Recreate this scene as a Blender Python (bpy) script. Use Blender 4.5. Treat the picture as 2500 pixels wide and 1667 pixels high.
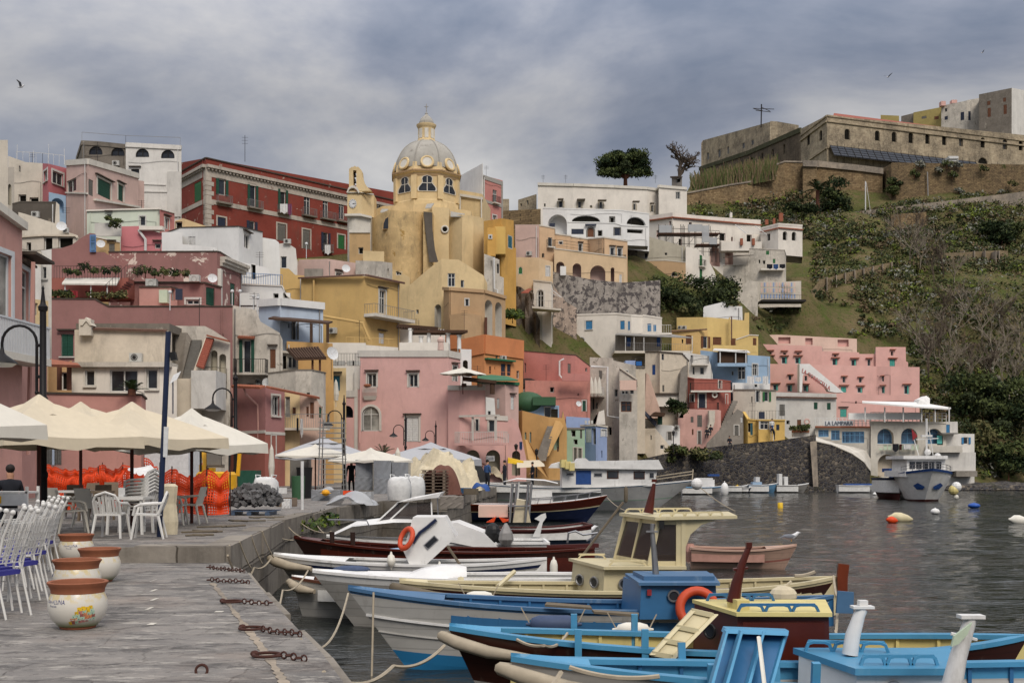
import bpy,math,random
import numpy as np
from mathutils import Vector
rnd=random.Random(7)
S=bpy.context.scene
for o in list(bpy.data.objects):bpy.data.objects.remove(o)
# ---------------------------------------------------------------- camera, sky, sun, exposure
F,CX,HY,ZC=2800.0,1250.0,1138.0,2.9 # focal length and optical centre in photo pixels, eye height over the water
cam=bpy.data.cameras.new("camera");co=bpy.data.objects.new("camera",cam);S.collection.objects.link(co)
co.location=(0,0,ZC);co.rotation_euler=(math.pi/2,0,0)
cam.sensor_width=36;cam.lens=36*F/2500;cam.shift_y=(HY-833.5)/2500
cam.clip_start=0.3;cam.clip_end=6000
S.camera=co
S.view_settings.view_transform='Standard';S.view_settings.look='None'
S.view_settings.gamma=1;S.view_settings.exposure=0.42
S.cycles.max_bounces=5;S.cycles.diffuse_bounces=2;S.cycles.glossy_bounces=3
S.cycles.transparent_max_bounces=6;S.cycles.caustics_reflective=False;S.cycles.caustics_refractive=False
SUN_EL,SUN_AZ=math.radians(43),math.radians(162) # azimuth clockwise from +Y: behind the camera to the right
wd=bpy.data.worlds.new("World");S.world=wd;wd.use_nodes=True
def sky_world():
 nt=wd.node_tree;n=nt.nodes;L=nt.links;n.clear()
 def N(t,**k):
  x=n.new(t)
  for a,b in k.items():setattr(x,a,b)
  return x
 out=N('ShaderNodeOutputWorld');sky=N('ShaderNodeTexSky',sky_type='NISHITA',sun_disc=False)
 sky.sun_elevation=SUN_EL;sky.sun_rotation=SUN_AZ
 b1=N('ShaderNodeBackground');b1 .inputs[1].default_value=0.06;L.new(sky.outputs[0],b1 .inputs[0])
 tc=N('ShaderNodeTexCoord');sep=N('ShaderNodeSeparateXYZ');L.new(tc.outputs['Generated'],sep.inputs[0])
 def mp(scale,loc=(0,0,0)):
  m=N('ShaderNodeMapping');m.inputs['Scale'].default_value=scale;m.inputs['Location'].default_value=loc
  L.new(tc.outputs['Generated'],m.inputs[0]);return m
 def noise(m,sc,det,rough,dist=0):
  t=N('ShaderNodeTexNoise');t.inputs['Scale'].default_value=sc;t.inputs['Detail'].default_value=det
  t.inputs['Roughness'].default_value=rough;t.inputs['Distortion'].default_value=dist
  L.new(m.outputs[0],t.inputs[0]);return t
 def ramp(src,stops):
  r=N('ShaderNodeValToRGB');e=r.color_ramp.elements
  while len(e)<len(stops):e.new(.5)
  for q,(p,c)in zip(e,stops):q.position=p;q.color=(*c,1)
  L.new(src,r.inputs[0]);return r
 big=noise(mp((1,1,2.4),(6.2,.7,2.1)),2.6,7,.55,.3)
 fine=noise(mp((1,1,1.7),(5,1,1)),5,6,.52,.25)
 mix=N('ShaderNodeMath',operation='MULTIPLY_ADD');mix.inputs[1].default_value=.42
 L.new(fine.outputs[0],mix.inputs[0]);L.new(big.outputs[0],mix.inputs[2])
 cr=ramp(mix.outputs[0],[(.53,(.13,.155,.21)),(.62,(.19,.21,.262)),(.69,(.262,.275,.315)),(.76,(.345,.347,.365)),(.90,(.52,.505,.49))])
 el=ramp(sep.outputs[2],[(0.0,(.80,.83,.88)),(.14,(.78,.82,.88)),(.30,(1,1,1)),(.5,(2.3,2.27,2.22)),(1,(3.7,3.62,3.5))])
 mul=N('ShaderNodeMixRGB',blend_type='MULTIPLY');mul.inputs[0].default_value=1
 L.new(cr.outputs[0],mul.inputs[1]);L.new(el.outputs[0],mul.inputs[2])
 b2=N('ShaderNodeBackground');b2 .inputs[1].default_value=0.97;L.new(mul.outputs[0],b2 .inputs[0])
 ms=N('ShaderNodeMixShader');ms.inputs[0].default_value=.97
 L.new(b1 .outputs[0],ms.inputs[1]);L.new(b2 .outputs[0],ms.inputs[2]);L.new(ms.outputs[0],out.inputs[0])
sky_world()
sl=bpy.data.lights.new("sun",'SUN');so=bpy.data.objects.new("sun",sl);S.collection.objects.link(so)
sl.energy=1.5;sl.angle=math.radians(22);sl.color=(1,.91,.8)
so.rotation_euler=(math.pi/2-SUN_EL,0,-SUN_AZ+math.pi);so.location=(40,-60,90)
# ---------------------------------------------------------------- helpers
def X_(px,Y):return(px-CX)*Y/F
def Z_(py,Y):return ZC+(HY-py)*Y/F
def P(px,py,Y):return Vector((X_(px,Y),Y,Z_(py,Y)))
def G(px,py,z):
 Y=F*(ZC-z)/(py-HY);return Vector((X_(px,Y),Y,z))
def V(*a):return Vector(a)
def lin(h):
 h=h.lstrip('#');c=[int(h[i:i+2],16)/255 for i in(0,2,4)]
 return tuple(x/12.92 if x<=.04045 else((x+.055)/1.055)**2.4 for x in c)
class MB:
 def __init__(s):s.v=[];s.f=[];s.m=[]
 def add(s,vs,fs,mi=0):
  b=len(s.v);s.v+=[tuple(v)for v in vs]
  for f in fs:s.f.append([i+b for i in f]);s.m.append(mi)
  return s
 def quad(s,a,b,c,d,mi=0):return s.add([a,b,c,d],[(0,1,2,3)],mi)
 def hexa(s,p,mi=0): # 8 corners: bottom ring then top ring
  return s.add(p,[(3,2,1,0),(4,5,6,7),(0,1,5,4),(1,2,6,5),(2,3,7,6),(3,0,4,7)],mi)
 def box(s,c,d,rz=0,mi=0):
  x,y,z=d[0]/2,d[1]/2,d[2]/2;ca,sa=math.cos(rz),math.sin(rz);p=[]
  for k in(-z,z):
   for i,j in((-x,-y),(x,-y),(x,y),(-x,y)):p.append((c[0]+i*ca-j*sa,c[1]+i*sa+j*ca,c[2]+k))
  return s.hexa(p,mi)
 def b2(s,a,b,mi=0):
  return s.box([(a[i]+b[i])/2 for i in range(3)],[abs(a[i]-b[i])for i in range(3)],0,mi)
 def tb_(s,pts,r,n=6,mi=0,cap=True):
  pts=[Vector(p)for p in pts];N=len(pts);rs=r if isinstance(r,(list,tuple))else[r]*N
  b=len(s.v);up=None
  for i,p in enumerate(pts):
   t=(pts[min(i+1,N-1)]-pts[max(i-1,0)])
   t=t.normalized()if t.length>1e-9 else Vector((0,0,1))
   if up is None:up=Vector((0,0,1))if abs(t.z)<.9 else Vector((1,0,0))
   a=t.cross(up);a=a.normalized()if a.length>1e-6 else t.orthogonal().normalized()
   c=a.cross(t);up=c
   for k in range(n):
    q=2*math.pi*(k+.5)/n;w=p+a*(math.cos(q)*rs[i])+c*(math.sin(q)*rs[i]);s.v.append(tuple(w))
  for i in range(N-1):
   for k in range(n):
    k2=(k+1)%n;s.f.append([b+i*n+k,b+i*n+k2,b+(i+1)*n+k2,b+(i+1)*n+k]);s.m.append(mi)
  if cap:
   s.f.append([b+k for k in range(n)][::-1]);s.m.append(mi)
   s.f.append([b+(N-1)*n+k for k in range(n)]);s.m.append(mi)
  return s
 def lh_(s,prof,c=(0,0,0),n=20,mi=0,a0=0,a1=2*math.pi,mis=None):
  full=abs(a1-a0-2*math.pi)<1e-6;m=n if full else n+1;b=len(s.v)
  for(r,z)in prof:
   for k in range(m):
    q=a0+(a1-a0)*k/n;s.v.append((c[0]+r*math.cos(q),c[1]+r*math.sin(q),c[2]+z))
  for i in range(len(prof)-1):
   for k in range(n):
    k2=(k+1)%m if full else k+1
    s.f.append([b+i*m+k,b+i*m+k2,b+(i+1)*m+k2,b+(i+1)*m+k]);s.m.append(mis[i]if mis else mi)
  return s
 def ell(s,c,r,n=12,m=8,mi=0):
  if not isinstance(r,(tuple,list)):r=(r,r,r)
  b=len(s.v)
  for i in range(m+1):
   th=math.pi*i/m
   for k in range(n):
    q=2*math.pi*k/n;st=max(math.sin(th),.02)
    s.v.append((c[0]+r[0]*st*math.cos(q),c[1]+r[1]*st*math.sin(q),c[2]-r[2]*math.cos(th)))
  for i in range(m):
   for k in range(n):
    k2=(k+1)%n;s.f.append([b+i*n+k,b+i*n+k2,b+(i+1)*n+k2,b+(i+1)*n+k]);s.m.append(mi)
  return s
 def torus(s,c,R,r,axis='z',n=18,m=8,mi=0,tilt=None):
  b=len(s.v);c=Vector(c)
  if tilt:u,w=Vector(tilt[0]).normalized(),Vector(tilt[1]).normalized()
  else:u,w={'z':(V(1,0,0),V(0,1,0)),'y':(V(1,0,0),V(0,0,1)),'x':(V(0,1,0),V(0,0,1))}[axis]
  h=u.cross(w)
  for i in range(n):
   q=2*math.pi*i/n;d=u*math.cos(q)+w*math.sin(q)
   for k in range(m):
    t=2*math.pi*k/m;s.v.append(tuple(c+d*(R+r*math.cos(t))+h*(r*math.sin(t))))
  for i in range(n):
   for k in range(m):
    s.f.append([b+i*m+k,b+((i+1)%n)*m+k,b+((i+1)%n)*m+(k+1)%m,b+i*m+(k+1)%m]);s.m.append(mi)
  return s
 def pi(s,poly,off,mi=0): # planar polygon swept by a vector
  n=len(poly);a=[Vector(p)for p in poly];o=Vector(off)
  return s.add(a+[p+o for p in a],[tuple(range(n))[::-1],tuple(range(n,2*n))]+[(i,(i+1)%n,n+(i+1)%n,n+i)for i in range(n)],mi)
 def grid(s,rows,mi=0):
  b=len(s.v);m=len(rows[0])
  for r in rows:s.v+=[tuple(p)for p in r]
  for i in range(len(rows)-1):
   for k in range(m-1):s.f.append([b+i*m+k,b+i*m+k+1,b+(i+1)*m+k+1,b+(i+1)*m+k]);s.m.append(mi)
  return s
 def bd(s,name,mats,parent=None,og=(0,0,0),smooth=None):
  me=bpy.data.meshes.new(name);o=og
  me.from_pydata([(v[0]-o[0],v[1]-o[1],v[2]-o[2])for v in s.v],[],s.f)
  if not isinstance(mats,(list,tuple)):mats=[mats]
  for m in mats:me.materials.append(M(m)if isinstance(m,str)else m)
  if len(mats)>1:me.polygons.foreach_set('material_index',s.m)
  if smooth is not None:
   me.polygons.foreach_set('use_smooth',[True]*len(me.polygons));me.set_sharp_from_angle(angle=math.radians(smooth))
  me.update()
  ob=bpy.data.objects.new(name,me);S.collection.objects.link(ob)
  if parent is not None:ob.parent=parent
  elif tuple(o)!=(0,0,0):ob.location=o
  return ob
def tag(o,label=None,cat=None,group=None,kind=None):
 if label:o['label']=label
 if cat:o['category']=cat
 if group:o['group']=group
 if kind:o['kind']=kind
 return o
def tg(name,label,cat,loc=(0,0,0),group=None,rz=0):
 e=bpy.data.objects.new(name,None);S.collection.objects.link(e);e.empty_display_size=.2
 e.location=loc;e.rotation_euler=(0,0,rz);return tag(e,label,cat,group)
def sl_(mb,name,mats,label,cat,group=None,loc=(0,0,0),smooth=None):
 o=tag(mb.bd(name,mats,None,(0,0,0),smooth),label,cat,group)
 if tuple(loc)!=(0,0,0):o.location=loc
 return o
def copy_tree(o,parent=None):
 c=o.copy();S.collection.objects.link(c)
 if parent is not None:c.parent=parent
 for ch in list(o.children):copy_tree(ch,c)
 return c
def dup(o,loc,rz=0,label=None,group=None,sc=1):
 c=copy_tree(o);c.location=loc;c.rotation_euler=(0,0,rz);c.scale=(sc,sc,sc)
 if label:c['label']=label
 if group:c['group']=group
 return c
 # ---------------------------------------------------------------- materials
MAT={}
def M(name):
 if name in MAT:return MAT[name]
 return si_(name,name if name.startswith('#')else '#ff00ff')
class NT:
 def __init__(s,name):
  s.m=bpy.data.materials.new(name);s.m.use_nodes=True;s.t=s.m.node_tree;s.b=s.t.nodes['Principled BSDF']
  MAT[name]=s.m;s.tc=None
 def n(s,t,ins=None,**k):
  x=s.t.nodes.new(t)
  for a,b in k.items():setattr(x,a,b)
  for a,b in(ins or{}).items():
   if hasattr(b,'is_output')or isinstance(b,bpy.types.NodeSocket):s.t.links.new(b,x.inputs[a])
   else:x.inputs[a].default_value=b
  return x
 def co(s,scale=(1,1,1)):
  if s.tc is None:s.tc=s.n('ShaderNodeTexCoord')
  return s.n('ShaderNodeMapping',{0:s.tc.outputs['Object'],'Scale':scale}).outputs[0]
 def noise(s,scale,sc3=(1,1,1),det=5,rough=.6,dist=0):
  return s.n('ShaderNodeTexNoise',{0:s.co(sc3),'Scale':scale,'Detail':det,'Roughness':rough,'Distortion':dist}).outputs[0]
 def ramp(s,src,stops):
  r=s.n('ShaderNodeValToRGB',{0:src});e=r.color_ramp.elements
  while len(e)<len(stops):e.new(.5)
  for q,(p,c)in zip(e,stops):
   q.position=p;q.color=(*(c if isinstance(c,tuple)else(c,c,c)),1)
  return r.outputs[0]
 def mix(s,fac,a,b,mode='MIX'):
  x=s.n('ShaderNodeMixRGB',blend_type=mode)
  for i,v in enumerate((fac,a,b)):
   if isinstance(v,bpy.types.NodeSocket):s.t.links.new(v,x.inputs[i])
   elif isinstance(v,tuple):x.inputs[i].default_value=(*v,1)
   else:x.inputs[i].default_value=v
  return x.outputs[0]
 def bump(s,h,st=.3,dist=.03,prev=None):
  x=s.n('ShaderNodeBump',{'Height':h,'Strength':st,'Distance':dist})
  if prev:s.t.links.new(prev,x.inputs['Normal'])
  return x.outputs[0]
 def out(s,col,rough=.8,nrm=None,metal=0,spec=.3):
  b=s.b
  for k,v in(('Base Color',col),('Roughness',rough),('Normal',nrm),('Metallic',metal),('Specular IOR Level',spec)):
   if v is None:continue
   if isinstance(v,bpy.types.NodeSocket):s.t.links.new(v,b.inputs[k])
   elif isinstance(v,tuple):b.inputs[k].default_value=(*v,1)
   else:b.inputs[k].default_value=v
  return s.m
def sc(c,k):return tuple(min(1,x*k)for x in c)
def si_(name,hexc,rough=.6,metal=0,var=.14,spec=.3,nscale=6):
 t=NT(name);c=lin(hexc)
 col=t.mix(t.ramp(t.noise(nscale,det=4),[(.35,0.),(.7,1.)]),sc(c,1-var),sc(c,1+var*.5))
 return t.out(col,rough,None,metal,spec)
def st_(name,hexc,stain=.35,peel=0,peelc='#c9c2b4',dark='#57524a',bump=.25,sc_=1):
 t=NT(name);c=lin(hexc);g_=(c[0]+c[1]+c[2])/3;c=tuple(min(.85,(g_+(x-g_)*.83)*1.06)for x in c)
 a=t.ramp(t.noise(.33*sc_,det=6,rough=.65),[(.3,0.),(.72,1.)])
 col=t.mix(a,sc(c,1-.42*stain-.06),sc(c,1.08))
 col=t.mix(t.ramp(t.noise(1.7*sc_,det=5,rough=.7),[(.50,0.),(.72,min(.8,.8*stain))]),col,sc(c,1.22))
 st=t.noise(1.1*sc_,(1,1,.28),det=8,rough=.75,dist=.6)
 col=t.mix(t.ramp(st,[(.52,0.),(.74,min(1,stain*.95))]),col,lin(dark))
 if peel:
  pn=t.ramp(t.noise(.9*sc_,det=8,rough=.72,dist=.4),[(.70-peel*.25,0.),(.715-peel*.25,1.)])
  col=t.mix(pn,col,lin(peelc))
 h=t.noise(7,det=4)
 return t.out(col,.92,t.bump(h,bump,.03),spec=.15)
 # painted plaster
for nm,hx,st,pl,pc in[('red','86382a',.45,.3,'a89a8c'),('redtrim','b5aa9c',.6,.3,'8a7468'),('mauve','966862',.25,0,''),('mauvepeel','966862',.3,.5,'d4c3b6'),('pink','d09f97',.2,0,''),('pinktrim','c4beb4',.25,0,''),('leftpink','bf8c80',.3,0,''),('lowpink','c0877a',.25,0,''),('palepink','cbaa9d',.25,.1,'b59688'),('magenta','bf6a70',.15,0,''),('skyblue','8fadc9',.2,0,''),('iceblue','b3c2d4',.15,0,''),('cream','cfc1ab',.45,.14,'a89f92'),('cream2','c9bfae',.35,.12,'9d958a'),('white','dad9d5',.18,0,''),('white2','c6c2ba',.4,.16,'a39c90'),('agedwhite','c6bdae',.75,.35,'8b8478'),('greyaged','7d7468',.8,.3,'9d9588'),('darkconc','5e564d',.6,.2,'857c70'),('mint','c5cdba',.15,0,''),('yellow','cba65e',.22,0,''),('yellow2','d0aa63',.2,0,''),('church','d3b276',.75,.35,'a58650'),('churchpale','d6bb86',.3,.12,'bda77c'),('churchtrim','cdc7ba',.35,0,''),('ochre','bd9a66',.35,.1,'d0b183'),('brightyellow','cf9c3c',.35,.12,'d9b978'),('tan','b6946a',.2,0,''),('orange','cf7d42',.2,0,''),('orange2','d1884a',.2,0,''),('amber','c89a55',.3,.05,'dbb37a'),('lavpink','c7a398',.25,0,''),('salmon','c07a70',.25,0,''),('salmon2','c47f70',.5,.1,'96755f'),('apricot','cfab82',.25,.05,'b4977a'),('apricot2','d2b48a',.25,0,''),('palemauve','c2a08c',.4,.25,'8e8274'),('beige','aea692',.35,.1,'988f80'),('offwhite','dad2c5',.22,.06,'b7aea0'),('chalk','d4d0c8',.3,.08,'b0aaa0'),('lemon','d3b468',.2,.05,'c3a35c'),('coral','ab5b4c',.25,0,''),('coralpale','d0a093',.3,.1,'bfb0a2'),('hotel','d8a398',.15,.05,'c0857a'),('hotelpale','dab6a3',.2,.1,'d08f80'),('gelato','a3c4a8',.25,.1,'87a08c'),('periwinkle','8b9fc6',.25,.1,'9fa8c0'),('sunny','d3ab4e',.25,0,''),('greyplaster','8f877c',.7,.3,'6c655c'),('lampara','cbc4b6',.4,.1,'a8a091'),('olive','a3914f',.4,.1,'8d8260'),('palegreen','b8c9ad',.2,0,''),('quaystone','8a8177',.7,.3,'6a6259'),('redbrown','9c5a4c',.3,0,'')]:
 st_(nm,hx,st,pl,pc or 'c9c2b4')
for nm,hx,ro,me in[('frame','c8c6c0',.5,0),('shgreen','1f4a3a',.6,0),('shgreen2','2f6a3c',.6,0),('shgrey','6d6a64',.7,0),('shblue','3f7fae',.6,0),('shdblue','274a86',.6,0),('shteal','4fa598',.6,0),('shbrown','6b4530',.7,0),('shbeige','b3a894',.7,0),('shnavy','2b3244',.6,0),('bluetrim','6f9fc4',.5,0),('iron','2b2827',.6,.3),('lampiron','1d1b1c',.5,.3),('rail','8e8b88',.5,.4),('steel','9a9a9c',.35,.8),('bluerail','5c7fae',.5,0),('pvcw','d0cfcc',.45,0),('wood','5a3626',.7,0),('pole','4a2219',.6,0),('darkwood','2e1c14',.55,0),('ropec','a89c88',.9,0),('ropedark','6b6152',.9,0),('rust','4a2f28',.9,.2),('orangeplastic','d8481c',.5,0),('lifebuoy','c04a2a',.5,0),('terracotta','8d573e',.8,0),('canvas','c6baa3',.9,0),('canvas2','cbc6ba',.9,0),('greycanvas','a6a7aa',.85,0),('hullwhite','d6d5d1',.4,0),('hullgrey','a5a39f',.5,0),('bluepaint','2f87c4',.42,0),('cyanpaint','3e9fd4',.38,0),('deepblue','1d5c9e',.5,0),('navy','1b2440',.35,0),('creampaint','d3c79a',.45,0),('yellowpaint','dcc878',.45,0),('mahogany','4a1d14',.3,0),('varnish','6b2f18',.3,0),('maroon','4d2320',.4,0),('slateblue','4a5a70',.45,0),('fender','d6d2c6',.5,0),('fenderblue','3c4a66',.6,0),('black','1a1a1b',.5,0),('rubber','232323',.8,0),('diggeryellow','d9a21e',.45,0),('bagwhite','cfcfcd',.75,0),('wrap','83868a',.3,0),('cobble','5f5e5e',.9,0),('pallet','77685a',.9,0),('net','6c4a40',1,0),('tarp','c9bda2',.9,0),('ladderm','9c9c98',.4,.7),('purple','3b3a8c',.7,0),('potwhite','cfcbbf',.3,0),('skin','b98a70',.6,0),('hair','231b18',.7,0),('clothdark','1f2128',.9,0),('clothblue','34507c',.9,0),('clothred','8a2f34',.9,0),('clothwhite','d5d4d2',.9,0),('clothpurple','7d4a68',.9,0),('acunit','b9b8b2',.5,0),('gullwhite','d6d6d6',.8,0),('gullgrey','7c8088',.8,0),('buoyyellow','d8b020',.4,0),('buoyblue','2350a0',.4,0),('rosewood','b08678',.7,0),('tilered','945a44',.9,0),('tilebrown','6e5448',.9,0),('leaf','2f4420',.8,0),('leaf2','4a5a2a',.8,0),('palmleaf','2a3a18',.7,0),('soil','4a3a2c',1,0),('green','2f6a4a',.6,0),('greennet','2f5f4a',.8,0),('signwhite','cfd0d0',.5,0),('inkblue','2a3270',.6,0),('textgrey','5b626e',.6,0),('textred','b06a66',.7,0),('carwhite','c8c8c6',.4,0),('roofred','8f5040',.9,0),('solar','3b3f46',.35,.3),('domegrey','9c9890',.85,0),('hosegreen','35583c',.6,0),('brownchair','6e604f',.7,0),('whitechair','cfcdc8',.45,0),('navypole','1c2742',.5,0),('thatch','4b382c',1,0),('hatyellow','d89a1c',.5,0),('eave','4c433b',.9,0),('signblue','2a7fb4',.5,0),('turq','5fb8b0',.5,0)]:
 si_(nm,hx,ro,me,.05 if nm in('canvas','canvas2','greycanvas','fender','whitechair')else.14)
def glass_dark(name,hexc,rough=.12,spec=.5):
 t=NT(name);c=lin(hexc);col=t.mix(t.ramp(t.noise(.9),[(.35,0.),(.65,1.)]),sc(c,.55),sc(c,1.5));t.out(col,rough,None,0,spec)
glass_dark('pane','2c2f34');glass_dark('paneblue','4d6a86');glass_dark('hole','16140f',.8,.1);glass_dark('panecurtain','8d8c86',.3)
def glass_clear(name,col,alpha):
 t=NT(name);t.out(lin(col),.08,None,0,.25);t.b.inputs['Alpha'].default_value=alpha
glass_clear('tintglass','3a3230',.78);glass_clear('clearglass','8c9298',.35);glass_clear('filmwrap','b4b6b8',.7)
def stone(name,cols,mortar,bw,bh,msize=.03,streak=.5,bump=.5,dist=.06,green=0,vert=True):
 t=NT(name)
 tc=t.n('ShaderNodeTexCoord');sep=t.n('ShaderNodeSeparateXYZ',{0:tc.outputs['Object']})
 ad=t.n('ShaderNodeMath',{0:sep.outputs[0],1:sep.outputs[1]},operation='ADD')
 cmb=t.n('ShaderNodeCombineXYZ',{0:ad.outputs[0]if vert else sep.outputs[0],1:sep.outputs[2]if vert else sep.outputs[1]})
 ds=t.n('ShaderNodeTexNoise',{0:tc.outputs['Object'],'Scale':.8,'Detail':3})
 wv=t.n('ShaderNodeVectorMath',{0:ds.outputs['Color'],1:(.12*bw,.12*bh,0)},operation='MULTIPLY')
 wv2=t.n('ShaderNodeVectorMath',{0:cmb.outputs[0],1:wv.outputs[0]},operation='ADD')
 br=t.n('ShaderNodeTexBrick',{'Vector':wv2 .outputs[0],'Color1':(*lin(cols[0]),1),'Color2':(*lin(cols[1]),1),'Mortar':(*lin(mortar),1),'Scale':1,'Mortar Size':msize,'Mortar Smooth':.4,'Bias':0,'Brick Width':bw,'Row Height':bh})
 nz=t.ramp(t.noise(.22,det=8,rough=.75),[(.40,0.),(.60,1.)])
 col=t.mix(nz,br.outputs[0],lin(cols[2]),'MIX')if streak>=1 else t.mix(t.mix(.5,nz,nz),br.outputs[0],br.outputs[0])
 m2=t.n('ShaderNodeMath',{0:nz,1:streak},operation='MULTIPLY')
 col=t.mix(m2 .outputs[0],br.outputs[0],lin(cols[2]))
 st=t.ramp(t.noise(1.1,(1,1,.12),det=6,rough=.7),[(.5,0.),(.78,.7)])
 col=t.mix(st,col,sc(lin(cols[2]),.5))
 col=t.mix(t.ramp(t.noise(2.6,det=6,rough=.75),[(.45,0.),(.75,.5)]),col,sc(lin(cols[0]),1.35))
 if green:
  col=t.mix(t.ramp(t.noise(.35,det=8,rough=.75),[(.62-green*.2,0.),(.68-green*.2,.9)]),col,lin('38401f'))
 h=t.mix(.5,br.outputs['Fac'],t.noise(5,det=5),'SUBTRACT')
 return t.out(col,.95,t.bump(h,bump,dist),spec=.1)
stone('tuff',('9b8564','6f5b43','50463a'),'493d30',.9,.4,.03,.55)
stone('tuffrow',('95805f','6a5844','4c4338'),'40372c',.8,.32,.04,.6,green=.15)
stone('terracewall',('8a7a60','7a6b54','61574a'),'6a5c48',1.2,.5,.02,.5)
stone('castle',('b5a78e','a0917a','5d554a'),'8a7d6a',1.1,.45,.012,.8,.35);st_('cliffrock','6a5d50',1,.5,'4a4038','2f2a26',1,1.5);st_('moss','4a4a30',.8,.4,'6e6252')
stone('palewall',('a29584','93887b','6a645d'),'7a7066',3,1.5,.004,.8,.4)
stone('blockquay',('8d867c','7d766d','5a544c'),'4b463f',2.1,.55,.02,.5,.5,.05)
def basalt():
 t=NT('basalt');co=t.co((1,1,1.25))
 v=t.n('ShaderNodeTexVoronoi',{'Vector':co,'Scale':2.3},feature='DISTANCE_TO_EDGE').outputs['Distance']
 vc=t.n('ShaderNodeTexVoronoi',{'Vector':co,'Scale':2.3}).outputs['Color']
 g=t.n('ShaderNodeSeparateXYZ',{0:vc}).outputs[0]
 col=t.ramp(g,[(0,lin('2e2d31')),(.55,lin('444346')),(.9,lin('58544f')),(1,lin('7a7064'))])
 col=t.mix(t.ramp(v,[(.02,1.),(.09,0.)]),col,lin('6a6257'))
 col=t.mix(t.ramp(t.noise(.3,det=7,rough=.75),[(.5,0.),(.68,.85)]),col,lin('232225'))
 col=t.mix(t.ramp(t.noise(.2,det=6,rough=.7),[(.58,0.),(.66,.7)]),col,lin('3a3c22'))
 t.out(col,.9,t.bump(t.ramp(v,[(0.,0.),(.15,1.)]),.8,.12),spec=.2)
basalt()
def paving(name,sx,sy):
 t=NT(name)
 tc=t.n('ShaderNodeTexCoord');ds=t.n('ShaderNodeTexNoise',{0:tc.outputs['Object'],'Scale':1.1,'Detail':4})
 wv=t.n('ShaderNodeVectorMath',{0:ds.outputs['Color'],1:(.9,.5,0)},operation='MULTIPLY')
 w2=t.n('ShaderNodeVectorMath',{0:tc.outputs['Object'],1:wv.outputs[0]},operation='ADD')
 br=t.n('ShaderNodeTexBrick',{'Vector':w2 .outputs[0],'Color1':(*lin('787470'),1),'Color2':(*lin('615e5b'),1),'Mortar':(*lin('4c4845'),1),'Scale':1,'Mortar Size':.02,'Mortar Smooth':.8,'Bias':0,'Brick Width':sx,'Row Height':sy})
 col=t.mix(t.ramp(t.noise(1.3,(.8,1.2,1),det=8,rough=.75),[(.42,0.),(.62,.8)]),br.outputs[0],lin('8d8780'))
 col=t.mix(t.ramp(t.noise(2.3,(.75,1.3,1),det=8,rough=.75,dist=.5),[(.50,0.),(.60,.85)]),col,lin('484543'))
 col=t.mix(t.ramp(t.noise(3.1,(.6,1.5,1),det=8,rough=.75),[(.54,0.),(.62,.8)]),col,lin('a8a299'))
 col=t.mix(t.ramp(t.noise(.7,det=5,rough=.65),[(.52,0.),(.7,.35)]),col,lin('8f7f72'))
 col=t.mix(t.ramp(t.noise(14,det=3),[(.62,0.),(.7,.7)]),col,lin('45403c'))
 h=t.mix(.6,t.mix(.8,br.outputs['Fac'],t.noise(3,(.9,1.2,1),det=7,rough=.7)),t.noise(16,det=4))
 t.out(col,.8,t.bump(h,.9,.06),spec=.3)
paving('paving',1.7,.8);paving('paving2',.9,.5)
def water():
 t=NT('water');
 big=t.noise(.9,(.45,1,1),det=4,rough=.6);sm=t.noise(4.2,(.4,1,1),det=4,rough=.6,dist=.4);sw=t.noise(.12,(.6,1,1),det=2)
 b=t.bump(sw,.35,.5);b=t.bump(big,.8,.2,b);b=t.bump(sm,.9,.06,b)
 col=t.mix(t.ramp(sw,[(.4,0.),(.6,1.)]),lin('1c2220'),lin('2b2c29'))
 t.out(col,.07,b,spec=.55);t.b.inputs['IOR'].default_value=1.33
water()
st_('mottled','a39a90',1,.75,'565150','3f3b3a',sc_=1.3);st_('mottledpink','b8a290',1,.7,'625a55','4a4542',sc_=1.4)
stone('castledark',('6e6252','62574a','443d36'),'564d42',1.1,.45,.012,.85,.35)
def hillmat():
 t=NT('hillside')
 col=t.mix(t.ramp(t.noise(.09,det=8,rough=.7),[(.38,0.),(.6,1.)]),lin('4e502c'),lin('6e6147'))
 col=t.mix(t.ramp(t.noise(.5,det=7,rough=.75),[(.48,0.),(.62,.8)]),col,lin('4d5a2b'))
 col=t.mix(t.ramp(t.noise(1.6,det=6,rough=.7),[(.55,0.),(.68,.8)]),col,lin('6b5f48'))
 col=t.mix(t.ramp(t.noise(2.4,det=6,rough=.7),[(.55,0.),(.63,.7)]),col,lin('2a331a'))
 t.out(col,1,t.bump(t.noise(1.2,det=8,rough=.75),.9,.5),spec=.05)
hillmat()
def roofstone():
 t=NT('greyconc');c=lin('8d8a85')
 col=t.mix(t.ramp(t.noise(.6,det=6,rough=.7),[(.3,0.),(.7,1.)]),sc(c,.75),sc(c,1.1))
 t.out(col,.95,t.bump(t.noise(5),.3,.03),spec=.1)
roofstone()
def dome_m():
 t=NT('dome');c=lin('a8a49b')
 col=t.mix(t.ramp(t.noise(.5,det=6,rough=.7),[(.35,0.),(.7,1.)]),sc(c,.82),sc(c,1.08))
 col=t.mix(t.ramp(t.noise(1.2,(1,1,.45),det=8,rough=.75,dist=.3),[(.56,0.),(.66,.75)]),col,lin('6a625b'))
 t.out(col,.85,t.bump(t.noise(4),.2,.03),spec=.2)
dome_m()
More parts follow.
